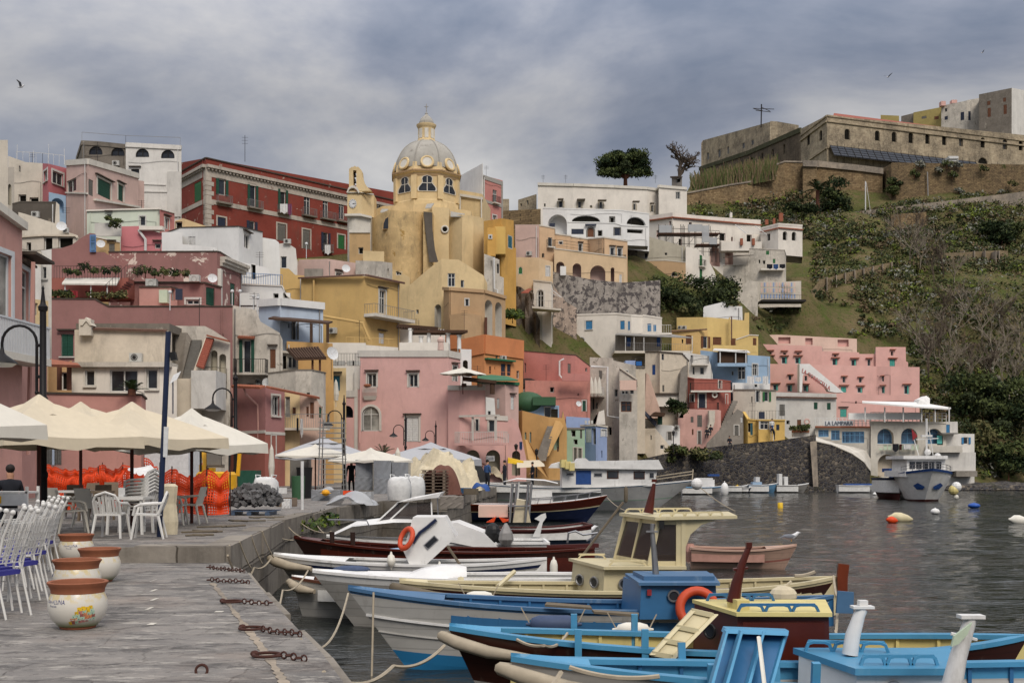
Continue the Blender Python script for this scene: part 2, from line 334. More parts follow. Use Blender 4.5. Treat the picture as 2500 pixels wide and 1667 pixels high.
def hm_(name,hexc,rust=.5,rough=.45,dirt='6f695f',seam=0):
 t=NT(name);c=lin(hexc)
 col=t.mix(t.ramp(t.noise(1.2,(1,1,2),det=5,rough=.65),[(.35,0.),(.7,1.)]),sc(c,.85),sc(c,1.05))
 col=t.mix(t.ramp(t.noise(2.2,(1.2,1,.3),det=7,rough=.7),[(.58,0.),(.76,.6)]),col,lin(dirt))
 wv=t.n('ShaderNodeTexWave',{0:t.co((1,1,1)),'Scale':2.1,'Distortion':.6,'Detail':2},bands_direction='Z').outputs['Fac' if False else 1]
 sm=t.ramp(wv,[(.0,.55*seam),(.06,0.)]);col=t.mix(sm,col,sc(c,.5))
 if rust:col=t.mix(t.ramp(t.noise(1.3,(2.4,1,.4),det=6,rough=.6),[(.74-.06*rust,0.),(.79-.06*rust,.8)]),col,lin('8a5a2c'))
 t.out(col,rough,t.bump(sm,-.4,.02,t.bump(t.noise(9),.08,.01)),spec=.4)
hm_('hullw','bdbbb6',.6,seam=1);hm_('hullw2','dfdedb',0);hm_('hullg','9d9a95',.3,seam=1);hm_('hullblue','2b77a8',.4);hm_('hullblue2','44698c',.2,.5,'a9b4ba');hm_('cyanpaint','4a8db2',0,.4,'86a9b8');hm_('bluepaint','30648f',0,.42,'35536e');hm_('creampaint','c9bd98',0,.45,'8f876c');hm_('yellowpaint','d3c382',0,.5,'9c9066');hm_('hullbrown','351a14',0,.3,seam=1);hm_('hullpinkwood','b69684',.4,.7,seam=1)
# ---------------------------------------------------------------- facades
class Fr:
 """vertical facade frame: u along the wall (left to right), z up, d out towards the harbour"""
 def __init__(s,A,B):
  s.o=Vector((A[0],A[1],0));d=Vector((B[0]-A[0],B[1]-A[1],0));s.L=d.length;s.e=d.normalized();s.n=Vector((s.e.y,-s.e.x,0))
 def p(s,u,z,d=0):return s.o+s.e*u+s.n*d+Vector((0,0,z))
 def u(s,px): # where the sight line of a photo column meets the wall
  k=(px-CX)/F;den=s.e.x-k*s.e.y
  return(k*s.o.y-s.o.x)/den
 def Y(s,u):return s.o.y+s.e.y*u
 def uz(s,px,py):
  u=s.u(px);return u,Z_(py,s.Y(u))
def fx(mb,fr,u0,u1,z0,z1,d0,d1,mi=0):
 return mb.hexa([fr.p(u0,z0,d1),fr.p(u1,z0,d1),fr.p(u1,z0,d0),fr.p(u0,z0,d0),fr.p(u0,z1,d1),fr.p(u1,z1,d1),fr.p(u1,z1,d0),fr.p(u0,z1,d0)],mi)
def lerp_top(tops,u):
 for(a,za),(b,zb)in zip(tops,tops[1:]):
  if a<=u<=b:return za if b-a<1e-9 else za+(zb-za)*(u-a)/(b-a)
 return tops[0][1]if u<tops[0][0]else tops[-1][1]
def archz(o,u):
 u0,u1,z0,z1,ar=o[:5]
 if not ar:return z1
 h=min(ar*(u1-u0)/2,(z1-z0));x=max(-1,min(1,(u-(u0+u1)/2)/((u1-u0)/2)))
 return z1-h+h*math.sqrt(max(0,1-x*x))
def facade(mb,fr,u0,u1,zb,tops,ops,mi=0,rmi=0):
 us={u0,u1}|{a for a,_ in tops if u0<a<u1}
 for o in ops:
  us|={o[0],o[1]}
  if o[4]:us|={(o[0]+o[1])/2-(o[1]-o[0])/2*math.cos(math.pi*k/10)for k in range(1,10)}
 us=sorted(x for x in us if u0-1e-6<=x<=u1+1e-6)
 us=[x for i,x in enumerate(us)if i==0 or x-us[i-1]>1e-5]
 for a,b in zip(us,us[1:]):
  m=(a+b)/2;cur=(zb,zb)
  for o in sorted((o for o in ops if o[0]<m<o[1]),key=lambda o:o[2]):
   if o[2]>cur[0]:mb.quad(fr.p(a,cur[0]),fr.p(b,cur[1]),fr.p(b,o[2]),fr.p(a,o[2]),mi)
   za,zc=archz(o,a),archz(o,b);cur=(za,zc);r=-o[5]
   mb.quad(fr.p(a,za),fr.p(b,zc),fr.p(b,zc,r),fr.p(a,za,r),rmi)
  ta,tb=lerp_top(tops,a),lerp_top(tops,b)
  mb.quad(fr.p(a,cur[0]),fr.p(b,cur[1]),fr.p(b,tb),fr.p(a,ta),mi)
 for o in ops:
  r=-o[5];zs=archz(o,o[0])
  mb.quad(fr.p(o[0],o[2]),fr.p(o[1],o[2]),fr.p(o[1],o[2],r),fr.p(o[0],o[2],r),rmi)
  for u in(o[0],o[1]):mb.quad(fr.p(u,o[2]),fr.p(u,zs),fr.p(u,zs,r),fr.p(u,o[2],r),rmi)
def archfan(mb,fr,o,d,mi=0): # flat panel that fills an opening at depth d
 u0,u1,z0,z1,ar=o[:5]
 if not ar:return mb.quad(fr.p(u0,z0,d),fr.p(u1,z0,d),fr.p(u1,z1,d),fr.p(u0,z1,d),mi)
 us=[(u0+u1)/2-(u1-u0)/2*math.cos(math.pi*k/10)for k in range(11)]
 return mb.add([fr.p(u0,z0,d),fr.p(u1,z0,d)]+[fr.p(u,archz(o,u),d)for u in us[::-1]],[tuple(range(13))],mi)
def archband(mb,fr,o,w,d0,d1,mi=0): # raised band round an arched or square head
 u0,u1,z0,z1,ar=o[:5];cu,hw=(u0+u1)/2,(u1-u0)/2
 if not ar:
  fx(mb,fr,u0-w,u0,z0,z1+w,d0,d1,mi);fx(mb,fr,u1,u1+w,z0,z1+w,d0,d1,mi);return fx(mb,fr,u0,u1,z1,z1+w,d0,d1,mi)
 h=min(ar*hw,z1-z0);zs=z1-h;a=[(u0,z0),(u0,zs)]+[(cu-hw*math.cos(math.pi*k/10),zs+h*math.sin(math.pi*k/10))for k in range(1,10)]+[(u1,zs),(u1,z0)]
 b=[(u0-w,z0),(u0-w,zs)]+[(cu-(hw+w)*math.cos(math.pi*k/10),zs+(h+w)*math.sin(math.pi*k/10))for k in range(1,10)]+[(u1+w,zs),(u1+w,z0)]
 for i in range(len(a)-1):
  p=[a[i],a[i+1],b[i+1],b[i]]
  mb.quad(*[fr.p(x,z,d1)for x,z in p],mi);mb.quad(*[fr.p(x,z,d)for x,z,d in((*b[i],d1),(*b[i+1],d1),(*b[i+1],d0),(*b[i],d0))],mi)
  mb.quad(*[fr.p(x,z,d)for x,z,d in((*a[i],d1),(*a[i+1],d1),(*a[i+1],d0),(*a[i],d0))],mi)
SH={'G':'shgreen','g':'shgreen2','K':'shbrown','B':'shblue','U':'shdblue','T':'shteal','E':'shbeige','Q':'shgrey','V':'shnavy','S':'pvcw'}
# window codes: first letter is the kind, the rest are options
#  W white casement, D dark opening, X panelled door; closed shutters: G g K B U T E Q V S; o = those shutters stand open; N niche; A arched casement; O round
#  s surround  h hood  r railing balcony  a arched head  l sill  k blue frame  c curtained pane  b brown/dark frame  p projecting slab only
def window(t,fr,o,kd,op,opt):
 u0,u1,z0,z1,ar,rec=o;w,h=u1-u0,z1-z0;og=t.location
 fm='bluetrim' if 'k' in op else('shbrown' if 'b' in op else opt.get('fm','frame'))
 nm='door' if kd=='X' else('niche' if kd=='N' else 'window')
 if kd=='N':
  mb=MB();archfan(mb,fr,o,-rec+.002);return mb.bd('niche',opt.get('niche','white'),t,og)
 mb=MB();fw=min(.09,w*.12);d0,d1=-rec+.02,-rec+.09
 if ar:
  oo=(u0+fw,u1-fw,z0+fw,z1-fw,ar);archband(mb,fr,oo,fw,d0,d1)
 else:
  fx(mb,fr,u0,u0+fw,z0,z1,d0,d1);fx(mb,fr,u1-fw,u1,z0,z1,d0,d1)
  fx(mb,fr,u0+fw,u1-fw,z1-fw,z1,d0,d1)
 fx(mb,fr,u0+fw,u1-fw,z0,z0+fw,d0,d1-.003)
 if kd in 'WA' and w>.7:
  fx(mb,fr,(u0+u1)/2-fw*.45,(u0+u1)/2+fw*.45,z0+fw,z1-fw*1.02,d0,d1-.006)
  if h>1.7*w or kd=='A' or 'm' in op:fx(mb,fr,u0+fw,u1-fw,z0+h*.66,z0+h*.66+fw*.8,d0+.003,d1-.012)
 if 's' in op:
  sw=max(.1,min(.2,w*.16));so_=(u0-.004,u1+.004,z0,z1+.004,ar);archband(mb,fr,so_,sw,-.02,.05,1)
 if 'l' in op:fx(mb,fr,u0-.12,u1+.12,z0-.1,z0-.004,-.05,.14,1)
 win=mb.bd(nm,[fm,opt.get('trim','pinktrim')],t,og)
 pm=MB();archfan(pm,fr,o,-rec+.004)
 pm.bd('pane','hole' if kd=='D' else('panecurtain' if 'c' in op else('paneblue' if 'k' in op else 'pane')),win,og)
 if kd in SH:
  sw=(w-2*fw)/2
  for sgn in(0,1):
   sm=MB()
   if 'i' in op:
    if sgn:fx(sm,fr,u1-w*.36,u1-fw,z0+.03,z1-.03,-rec*.7,-rec*.3)
    else:continue
   elif 'o' in op:
    a=u0-sw*1.02-.02 if sgn==0 else u1+.02
    fx(sm,fr,a,a+sw,z0+.03,z1-.02,.055,.105)
    for k in range(int(h/.22)):fx(sm,fr,a+sw*.12,a+sw*.88,z0+.12+k*.22,z0+.18+k*.22,.105,.125)
   else:
    a=u0+fw*.5+sgn*(w/2-fw*.5)+(.012 if sgn else 0);b=a+w/2-fw*.5-.012;top=z1-.03 if not ar else z1-fw
    if ar:oo=(u0+fw*.4,u1-fw*.4,z0+.03,z1-fw*.4,ar,rec);archfan(sm,fr,oo,-rec*.45-.002*sgn)
    else:
     fx(sm,fr,a,b,z0+.03,top,-rec*.6,-rec*.25)
     for k in range(int((h-.2)/.2)):fx(sm,fr,a+.06,b-.06,z0+.1+k*.2,z0+.2+k*.2-.05,-rec*.25,-rec*.25+.025)
   sm.bd('shutter',SH[kd],win,og)
 if 'h' in op:
  hm=MB();fx(hm,fr,u0-w*.16-.08,u1+w*.16+.08,z1+.24,z1+.33,-.02,.28);hm.bd('hood',opt.get('hood','eave'),win,og)
 if 'r' in op:bl(t,fr,u0-max(.25,w*.22),u1+max(.25,w*.22),z0-.02,.6,opt.get('rail','iron'))
 return win
def bl(t,fr,u0,u1,z,d,mat='iron',sb='churchtrim',h=.95,th=.16,gap=.16,dd=0,name='balcony'):
 og=t.location;mb=MB();fx(mb,fr,u0,u1,z-th,z,dd-.03,dd+d);b=mb.bd(name,sb,t,og)
 r=MB();d2=dd+d-.05;fx(r,fr,u0,u1,z+h-.04,z+h,d2-.02,d2+.02)
 for s_ in(u0+.02,u1-.02):fx(r,fr,s_-.02,s_+.02,z+h-.041,z+h-.001,dd,d2-.02)
 n=max(2,int((u1-u0)/gap));n=min(n,90)
 for k in range(n+1):
  x=u0+.02+(u1-u0-.04)*k/n;fx(r,fr,x-.011,x+.011,z,z+h-.04,d2-.011,d2+.011)
 for s_ in(u0+.02,u1-.02):
  for k in range(int(d/gap)):fx(r,fr,s_-.011,s_+.011,z,z+h-.04,dd+.06+k*gap,dd+.082+k*gap)
 r.bd('railing',mat,b,og);return b
def rl(t,pts,h=.95,mat='iron',gap=.25,r=.014,name='railing',posts=None,bars=True,mid=0):
 """open railing along a polyline of world points"""
 mb=MB();pts=[Vector(p)for p in pts];up=Vector((0,0,h))
 mb.tb_([p+up for p in pts],r*1.4,4)
 for k in range(mid):mb.tb_([p+up*(k+1)/(mid+1)for p in pts],r,4)
 for a,b in zip(pts,pts[1:]):
  n=max(1,int((b-a).length/gap))
  for k in range(n+1):
   q=a+(b-a)*k/n;mb.tb_([q,q+up],r if bars else r*1.3,4,cap=False)
 return mb.bd(name,mat,t,t.location if t is not None else(0,0,0))
def au(t,fr,px0,py0,px1,py1):
 u0,z1=fr.uz(px0,py0);u1,z0=fr.uz(px1,py1);og=t.location;mb=MB();fx(mb,fr,u0,u1,z0,z1,.02,.36)
 a=mb.bd('air_conditioner','acunit',t,og);f=MB();c=fr.p(u0+(u1-u0)*.4,(z0+z1)/2,.365);r=(z1-z0)*.36
 f.torus(c,r,r*.12,tilt=(fr.e,(0,0,1)),n=12,m=4);f.torus(c,r*.45,r*.2,tilt=(fr.e,(0,0,1)),n=10,m=4)
 for k in range(4):
  q=k*math.pi/4;dv=fr.e*math.cos(q)+Vector((0,0,math.sin(q)));f.tb_([c-dv*r,c+dv*r],r*.07,4)
 f.bd('fan_guard','iron',a,og);return a
def dish(t,px,py,Y,r=.35,mat='signwhite',ax=.35):
 c=P(px,py,Y);mb=MB();n=12;d=Vector((ax,-1,.35)).normalized();a=d.orthogonal().normalized();b=d.cross(a)
 rows=[[c-d*(.12*r*(1-q*q)*2)+(a*math.cos(2*math.pi*k/n)+b*math.sin(2*math.pi*k/n))*r*q for k in range(n+1)]for q in(.05,.5,.8,1)]
 mb.grid(rows);mb.tb_([c,c+d*r*.8,c+d*r*.8-Vector((0,0,.05))],.012,4);mb.tb_([c-d*.05,c-d*.3-Vector((0,0,.35))],.02,4)
 return mb.bd('satellite_dish',mat,t,t.location)
def tl_(mb,a,b,depth,drop,n=None,mi=0): # strip of barrel tiles from a to b running down towards the viewer
 a,b=Vector(a),Vector(b);L=(b-a).length;n=n or max(3,int(L/.28));e=(b-a)/n
 f=Vector(((b-a).y,-(b-a).x,0)).normalized()
 if f.y>0:f=-f
 for k in range(n):
  c=a+e*(k+.5);mb.tb_([c,c+f*depth-Vector((0,0,drop))],[L/n*.46,L/n*.52],6,mi)
 mb.pi([a-Vector((0,0,.02)),b-Vector((0,0,.02)),b+f*depth*.96-Vector((0,0,drop+.03)),a+f*depth*.96-Vector((0,0,drop+.03))],(0,0,-.05),mi)
TERR=[] # ground points gathered from the houses
def house(name,label,mat,pts,bot,depth=8,wins='',cat='house',group=None,trim='pinktrim',cop=None,rmat=None,ops=None,back=None,lower=5,terr=True,rec=.2,**opt):
 """a building from its visible front: pts (photo column, distance, photo row of the top), left to right.
    Y None keeps the height of the first point and finds the distance from the row."""
 q=[];z0=None
 for p in pts:
  px,Y,py=p
  if Y is None:Y=(z0-ZC)*F/(HY-py)
  if z0 is None:z0=Z_(py,Y)
  q.append((X_(px,Y),Y,Z_(py,Y),px))
 Ym=sum(a[1]for a in q)/len(q);zb=Z_(bot,min(a[1]for a in q))
 cx=sum(a[0]for a in q)/len(q);dv=Vector((cx,Ym,0)).normalized()*depth
 if back is not None:dv=Vector((back[0],back[1],0)).normalized()*depth
 t=tg(name,label,cat,(cx,Ym,zb),group);og=t.location;t['zb']=zb;opt['trim']=trim
 # merge collinear points into segments
 segs=[[0]]
 for i in range(1,len(q)):
  segs[-1].append(i)
  if i<len(q)-1:
   k=segs[-1][0];ax,ay=q[i][0]-q[k][0],q[i][1]-q[k][1];bx,by=q[i+1][0]-q[i][0],q[i+1][1]-q[i][1]
   la,lb=math.hypot(ax,ay),math.hypot(bx,by)
   if la>.01 and lb>.01 and abs(ax*by-ay*bx)/(la*lb)>.03:segs.append([i])
 frs=[];wl=[]
 for part in(wins.split(';')if wins else[]):
  part=part.split()
  if part:wl.append(([float(x)for x in part[:4]],part[4]))
 mb=MB();zlow=zb-lower
 if Ym<112 and cx<6:zlow=min(zlow,1.2)
 for sg in segs:
  A,B=q[sg[0]],q[sg[-1]];fr=Fr(A,B);tops=[];last=-1
  for i in sg:
   u=(Vector((q[i][0],q[i][1],0))-fr.o).dot(fr.e);u=max(u,last+1e-4)if last>=0 else u;last=u;tops.append((u,q[i][2]))
  os_=[]
  for(r,k)in wl:
   mx=(r[0]+r[2])/2
   if A[3]<=mx<B[3]:
    u0,u1=fr.u(r[0]),fr.u(r[2]);Y=fr.Y((u0+u1)/2);rc=rec
    if k[0]=='N':rc=opt.get('nd',1.2)
    if k[0]=='D':rc=.3
    o=(max(u0,.02),min(u1,fr.L-.02),Z_(r[3],Y),Z_(r[1],Y),(1 if('a' in k[1:]or k[0]=='A')else 0),rc);os_.append((o,k))
  facade(mb,fr,0,fr.L,zlow,tops,[o for o,_ in os_],0,1)
  frs.append((fr,os_,tops))
 off=dv
 for sg in segs:
  for i,j in zip(sg,sg[1:]):
   a,b=Vector(q[i][:3]),Vector(q[j][:3]);mb.quad(a,b,b+off,a+off,2)
   mb.quad(Vector((a.x,a.y,zlow))+off,Vector((b.x,b.y,zlow))+off,b+off,a+off,0)
 for i in(0,-1):
  a=Vector(q[i][:3]);l=Vector((a.x,a.y,zlow));mb.quad(l,a,a+off,l+off,0)
 nm=opt.get('niche',mat)
 mb.bd('wall',[mat,opt.get('reveal',nm if any(k[0]=='N' for _,k in wl)else mat),rmat or 'greyconc'],t,og)
 for fr,os_,tops in frs:
  for o,k in os_:window(t,fr,o,k[0],k[1:],opt)
  if cop:
   cm=MB()
   for(ua,za),(ub,zc)in zip(tops,tops[1:]):
    if ub-ua<1e-3:continue
    th,pr=(cop[1],cop[2])if len(cop)>2 else(.22,.1)
    cm.hexa([fr.p(ua,za-th+.003,pr),fr.p(ub,zc-th+.003,pr),fr.p(ub,zc-th+.003,-.02),fr.p(ua,za-th+.003,-.02),fr.p(ua,za+.02,pr),fr.p(ub,zc+.02,pr),fr.p(ub,zc+.02,-.25),fr.p(ua,za+.02,-.25)])
   cm.bd('coping',cop[0],t,og)
 t['n_seg']=len(frs);HFR[t.name]=[f[0]for f in frs]
 if cat=='house' and Ym>72 and Ym<190 and frs[-1][0].L>3.2:
  hr=random.Random(len(label)*7+int(cx*10));fr,os_,tops=frs[hr.randrange(len(frs))];u=fr.L*hr.choice((.05,.94,.9));zt=lerp_top(tops,u)-.25;L_=min(9,zt-zlow)
  if fr.L>2.5 and not any(o[0]-.3<u<o[1]+.3 for o,_ in os_):pm=MB();pm.tb_([fr.p(u,zt,.09),fr.p(u,zt-L_,.09)],.05,6);pm.bd('drainpipe',hr.choice(('pvcw','rail',mat)),t,og)
  cm=MB();z=zt-hr.uniform(.6,2);n=7;cm.tb_([fr.p(fr.L*(.05+.9*k/n),z-.12*math.sin(math.pi*k/n*2),.05)for k in range(n+1)]+[fr.p(fr.L*.95,z-hr.uniform(1,3),.05)],.016,4);cm.bd('cable','iron',t,og)
  if hr.random()<.35:
   am=MB();c=fr.p(fr.L*hr.uniform(.2,.8),lerp_top(tops,fr.L*.5),-1.5);h=hr.uniform(1.2,2.4);am.tb_([c-V(0,0,.3),c+V(0,0,h)],.025,4)
   for k in range(3):am.tb_([c+V(-.35,0,h-.1-k*.2),c+V(.35,0,h-.1-k*.2)],.015,4)
   am.bd('antenna','iron',t,og)
 if terr:TERR.append((cx,Ym+depth*.3,zb-1.5))
 return t
HFR={}
def fo(t,i=0):return HFR[t.name][i]
def band(t,i,px0,py0,px1,py1,th,mat,d=.05,name='moulding'):
 """raised string course between two photo points on segment i"""
 fr=fo(t,i);u0,z0=fr.uz(px0,py0);u1,z1=fr.uz(px1,py1);mb=MB()
 mb.hexa([fr.p(u0,z0-th,d),fr.p(u1,z1-th,d),fr.p(u1,z1-th,-.01),fr.p(u0,z0-th,-.01),fr.p(u0,z0,d),fr.p(u1,z1,d),fr.p(u1,z1,-.01),fr.p(u0,z0,-.01)])
 return mb.bd(name,mat,t,t.location)
def vband(t,i,px,w,py0,py1,mat,d=.05,name='pilaster'):
 fr=fo(t,i);u,za=fr.uz(px,py0);zb=Z_(py1,fr.Y(u));mb=MB();fx(mb,fr,u,u+w,zb,za,-.01,d);return mb.bd(name,mat,t,t.location)
def pipe(t,pts,Y,r=.05,mat='pvcw',name='drainpipe'):
 mb=MB();mb.tb_([P(a,b,Y)for a,b in pts],r,6);return mb.bd(name,mat,t,t.location)
def sb(t,name,mat,px0,py0,px1,py1,Y,d,dz=0):
 """box seen as a photo rectangle at distance Y, running d metres back"""
 a,b=P(px0,py1,Y),P(px1,py0,Y);mb=MB();mb.b2((a.x,Y,a.z),(b.x,Y+d,b.z));return mb.bd(name,mat,t,t.location if t is not None else(0,0,0))
st_('lowpink2','a6706c',.25);st_('pinkbright','c97479',.15);st_('coralpink','c4776e',.15);st_('paleblue','c3c7ca',.2);si_('tealdoor','2f6676',.6);SH['Z']='tealdoor'
# ================================================================ houses, left of the church
H=house
# --- foremost left: pink house with the white balcony
t=H('pink_house','salmon pink house with white balcony cut by the left picture edge','leftpink',[(-150,40,395),(54,46,545)],1200,9,'-60 610 27 800 Wsc',trim='paleblue',cop=('churchtrim',.3,.25),fm='paleblue',lower=1.5)
fr=fo(t)
fbx=MB();u0,z0=fr.uz(-120,860);u1,z1=fr.uz(67,872);zb=Z_(870,45)
fx(fbx,fr,u0,u1,zb-.28,zb,-.02,1.0);b=fbx.bd('balcony','churchtrim',t,t.location)
r=MB();n=46
for k in range(n):
 x=u0+.03+(u1-u0-.06)*k/n;fx(r,fr,x,x+.055,zb,zb+1.25,.93,.97)
for k in range(7):fx(r,fr,u1-.05,u1-.01,zb,zb+1.25,.05+k*.13,.11+k*.13)
fx(r,fr,u0,u1,zb+1.22,zb+1.29,.91,.99);fx(r,fr,u1-.06,u1,zb+1.22,zb+1.289,0,.91);r.bd('railing','paleblue',b,t.location)
t2=H('pink_house_wing','narrow salmon pink house wing with grey blue window and drainpipe by the tall lamp','leftpink',[(44,46.4,615),(86,49,638)],1200,7,'51 660 70 785 Wslh',trim='paleblue',lower=1.5,hood='eave')
fr=fo(t2);mb=MB();u,za=fr.uz(44,615);u2,zc=fr.uz(92,641);mb.hexa([fr.p(u,za-.08,.7),fr.p(u2,zc-.08,.7),fr.p(u2,zc-.08,-.3),fr.p(u,za-.08,-.3),fr.p(u,za+.04,.7),fr.p(u2,zc+.04,.7),fr.p(u2,zc+.04,-.3),fr.p(u,za+.04,-.3)]);mb.bd('eave','eave',t2,t2 .location)
pipe(t2,[(81,640),(78,760),(73,900),(69,1110)],46.6,.09,'leftpink')
# low pink building behind the parasols
t=H('low_pink_building','long low salmon pink building with flat terrace wall behind the parasols','lowpink',[(70,58,957),(345,58,962),(356,59,972)],1155,6,'105 1070 128 1135 Qs;128 1070 150 1135 Q',trim='iceblue',cop=('eave',.08,.08),lower=1)
# --- cream house with air conditioner and white lower storey
t=H('cream_house','cream plaster house with tiled eave and air conditioner above a white ground storey','cream',[(182,72,805),(408,72,808),(420,73,806)],915,7,cop=None)
fr=fo(t);au(t,fr,320,863,350,884)
mb=MB();tl_(mb,P(226,800,72.1),P(408,805,72.1),.35,.1,44);mb.bd('tiled_eave','tilebrown',t,t.location)
mb=MB();a,b=P(184,808,72.2),P(408,812,72.2);mb.b2((a.x,72.3,a.z),(P(410,0,72).x,76,Z_(788,72)));mb.bd('parapet','greyaged',t,t.location)
mb=MB();c=P(210,0,71.7);mb.box((c.x,71.8,Z_(800,71.8)),(.75,.6,1.0));mb.pi([P(195,794,71.4),P(210,774,71.4),P(225,794,71.4),P(219,794,71.4),P(210,783,71.4),P(201,794,71.4)],(0,.8,0));mb.bd('chimney','cream2',t,t.location)
mb=MB();a,b=P(172,896,70.6),P(435,886,72.2);mb.b2((a.x,70.4,a.z),(b.x,72.2,a.z+.3));mb.bd('cornice','agedwhite',t,t.location)
t=H('white_annex','white annex with grey windows below the cream house behind a cycas','offwhite',[(173,70.8,895),(262,70.8,895),(390,70.8,895),(432,71,895)],1110,4,'208 904 231 942 Wsl;268 902 337 957 W;358 901 385 950 Wsl',trim='churchtrim',lower=1)
# stair house to its right
t=H('stair_house','cream house with outside stairs, red tile coping and two arched niches','agedwhite',[(395,75,795),(500,75,796),(520,75,806),(562,75,833)],1040,6,'514 855 531 905 Na;535 864 552 920 Na;535 968 547 972 D;430 1000 475 1015 D',niche='beige',nd=.5)
mb=MB();a=[P(443,924,73.6),P(475,924,73.6),P(493,830,75),P(468,830,75)]
n=13
for k in range(n):
 f0,f1=k/n,(k+1)/n;l,r_=a[0].lerp(a[3],f0),a[1].lerp(a[2],f0);l1=a[0].lerp(a[3],f1);mb.b2((l.x,l.y,l.z-.3),(r_.x,l1 .y+.3,l1 .z))
mb.bd('stairs','shgrey',t,t.location)
mb=MB();mb.pi([P(465,924,73.5),P(486,924,73.5),P(513,826,74.8),P(500,826,74.8)],(0,.35,0));mb.bd('stair_wall','cream',t,t.location)
mb=MB();mb.pi([P(428,924,73.6),P(443,924,73.4),P(466,830,74.6),P(455,812,74.6),P(428,812,74.6)],(0,.3,0));mb.bd('stair_wall','greyaged',t,t.location)
mb=MB();a,b=P(487,896,73.4),P(512,826,74.7)
for k in range(15):
 c=a.lerp(b,(k+.5)/15);mb.tb_([c+V(-.2,0,.05),c+V(.28,-.05,-.08)],[.1,.13],6)
mb.bd('tile_coping','roofred',t,t.location)
mb=MB();mb.b2((P(473,0,73).x,72.4,Z_(998,73)),(P(533,0,73).x,75.5,Z_(906,73)));mb.bd('oriel','white2',t,t.location)
mb=MB();mb.b2((P(400,0,73).x,72.9,Z_(1060,73)),(P(472,0,73).x,75,Z_(924,73)));mb.bd('lower_wall','cream',t,t.location)
mb=MB();mb.pi([P(508,818,74.8),P(562,832,74.8),P(562,836,74.8),P(508,822,74.8)],(0,-.4,0));mb.bd('eave','tilered',t,t.location)
# --- mauve house in three steps
t=H('mauve_house','big dusty mauve house stepping up in terraces with a curved gable','mauve',[(118,82,728),(232,82,729),(238,82,733),(265,82,747),(568,82,747)],985,7,'149 815 179 870 Ghl',cop=('eave',.07,.06),rmat='lowpink')
mb=MB();mb.grid([[P(x,y,89.8)for x,y in r_]for r_ in([(126,700),(150,700),(175,700),(200,700),(219,700),(233,700),(234,700),(256,700),(308,700)],[(126,608),(150,606),(175,598),(200,580),(219,569),(233,571),(234,615),(256,616),(308,656)])])
mb.grid([[P(x,y,91.5)for x,y in r_]for r_ in([(126,608),(150,606),(175,598),(200,580),(219,569),(233,571),(234,615),(256,616),(308,656)],[(126,700),(150,700),(175,700),(200,700),(219,700),(233,700),(234,700),(256,700),(308,700)])])
mb.grid([[P(x,y,Yy)for x,y in((126,608),(150,606),(175,598),(200,580),(219,569),(233,571),(234,615),(256,616),(308,656))]for Yy in(89.8,91.5)])
mb.bd('curved_gable','mauve',t,t.location)
mb=MB();a,b=P(219,615,89.6),P(233,573,89.6);mb.b2((a.x,89.6,a.z),(b.x,89.75,b.z));w_=mb.bd('window','bluerail',t,t.location)
mb=MB();a,b=P(221.5,612,89.55),P(231,591,89.55);mb.b2((a.x,89.57,a.z),(b.x,89.6,b.z));a,b=P(221.5,588,89.55),P(231,576,89.55);mb.b2((a.x,89.57,a.z),(b.x,89.6,b.z));mb.bd('pane','paneblue',w_,t.location)
tm=H('mauve_upper_house','peeling mauve upper house with grey cornice and green shuttered door','mauvepeel',[(265,91,614),(530,91,613),(536,91.5,614),(590,96,648)],752,6,'415 700 416 701 D;562 692 574 744 G',cop=('eave',.08,.06))
fr=fo(tm,1)if len(HFR[tm.name])>1 else fo(tm)
mb=MB();u0,za=fr.uz(537,626);u1,zc=fr.uz(596,650)
for dz,d in((0,.55),(-.25,.4),(-.5,.2)):mb.hexa([fr.p(u0,za+dz-.25,d),fr.p(u1,zc+dz-.25,d),fr.p(u1,zc+dz-.25,-.1),fr.p(u0,za+dz-.25,-.1),fr.p(u0,za+dz-.01,d),fr.p(u1,zc+dz-.01,d),fr.p(u1,zc+dz-.01,-.1),fr.p(u0,za+dz-.01,-.1)])
mb.bd('cornice','agedwhite',tm,tm.location);
mb=MB();mb.b2((P(536,0,91.3).x-.15,91.1,Z_(752,91)),(P(541,0,91.3).x,91.6,Z_(655,91)));mb.bd('pilaster','churchtrim',tm,tm.location)
tb=H('mauve_terrace_house','mauve terrace room with white strip window and air conditioners on its roof','mauve',[(318,87,688),(498,87,689),(540,88.5,700)],755,4,'455 731 487 744 Ws;503 702 524 746 G',trim='frame',cop=('eave',.1,.12))
tc_=H('mauve_window_bay','small pink bay with open black shutter and green tank on the mauve terrace','leftpink',[(340,85.5,700),(416,85.5,700),(433,86,704)],752,2,'419 705 427 734 D',cop=('eave',.06,.1))
mb=MB();a,b=P(391,740,85.2),P(411,709,85.2);mb.b2((a.x,84.9,a.z),(b.x,85.45,b.z));mb.bd('water_tank','palegreen',tc_,tc_.location)
mb=MB();a,b=P(428,732,84.8),P(445,705,84.8);mb.b2((a.x,84.8,a.z),(b.x,84.9,b.z));mb.bd('shutter','shnavy',tc_,tc_.location)
fr=fo(tb)
for r_ in((358,682,384,699),(464,672,488,688)):
 mb=MB();a,b=P(r_[0],r_[3],86.6),P(r_[2],r_[1],86.6);mb.b2((a.x,86.3,a.z),(b.x,86.8,b.z));mb.torus(P((r_[0]*.6+r_[2]*.4),(r_[1]+r_[3])/2,86.28),.2,.02,'y');mb.bd('air_conditioner','acunit',tb,tb.location)
dish(tb,519,679,86.5,.36)
rl(t,[P(132,680,83.5),P(296,680,83.5)],.9,'iron',.2)
rl(t,[P(317,686,84),P(345,676,86)],.9,'iron',.25)
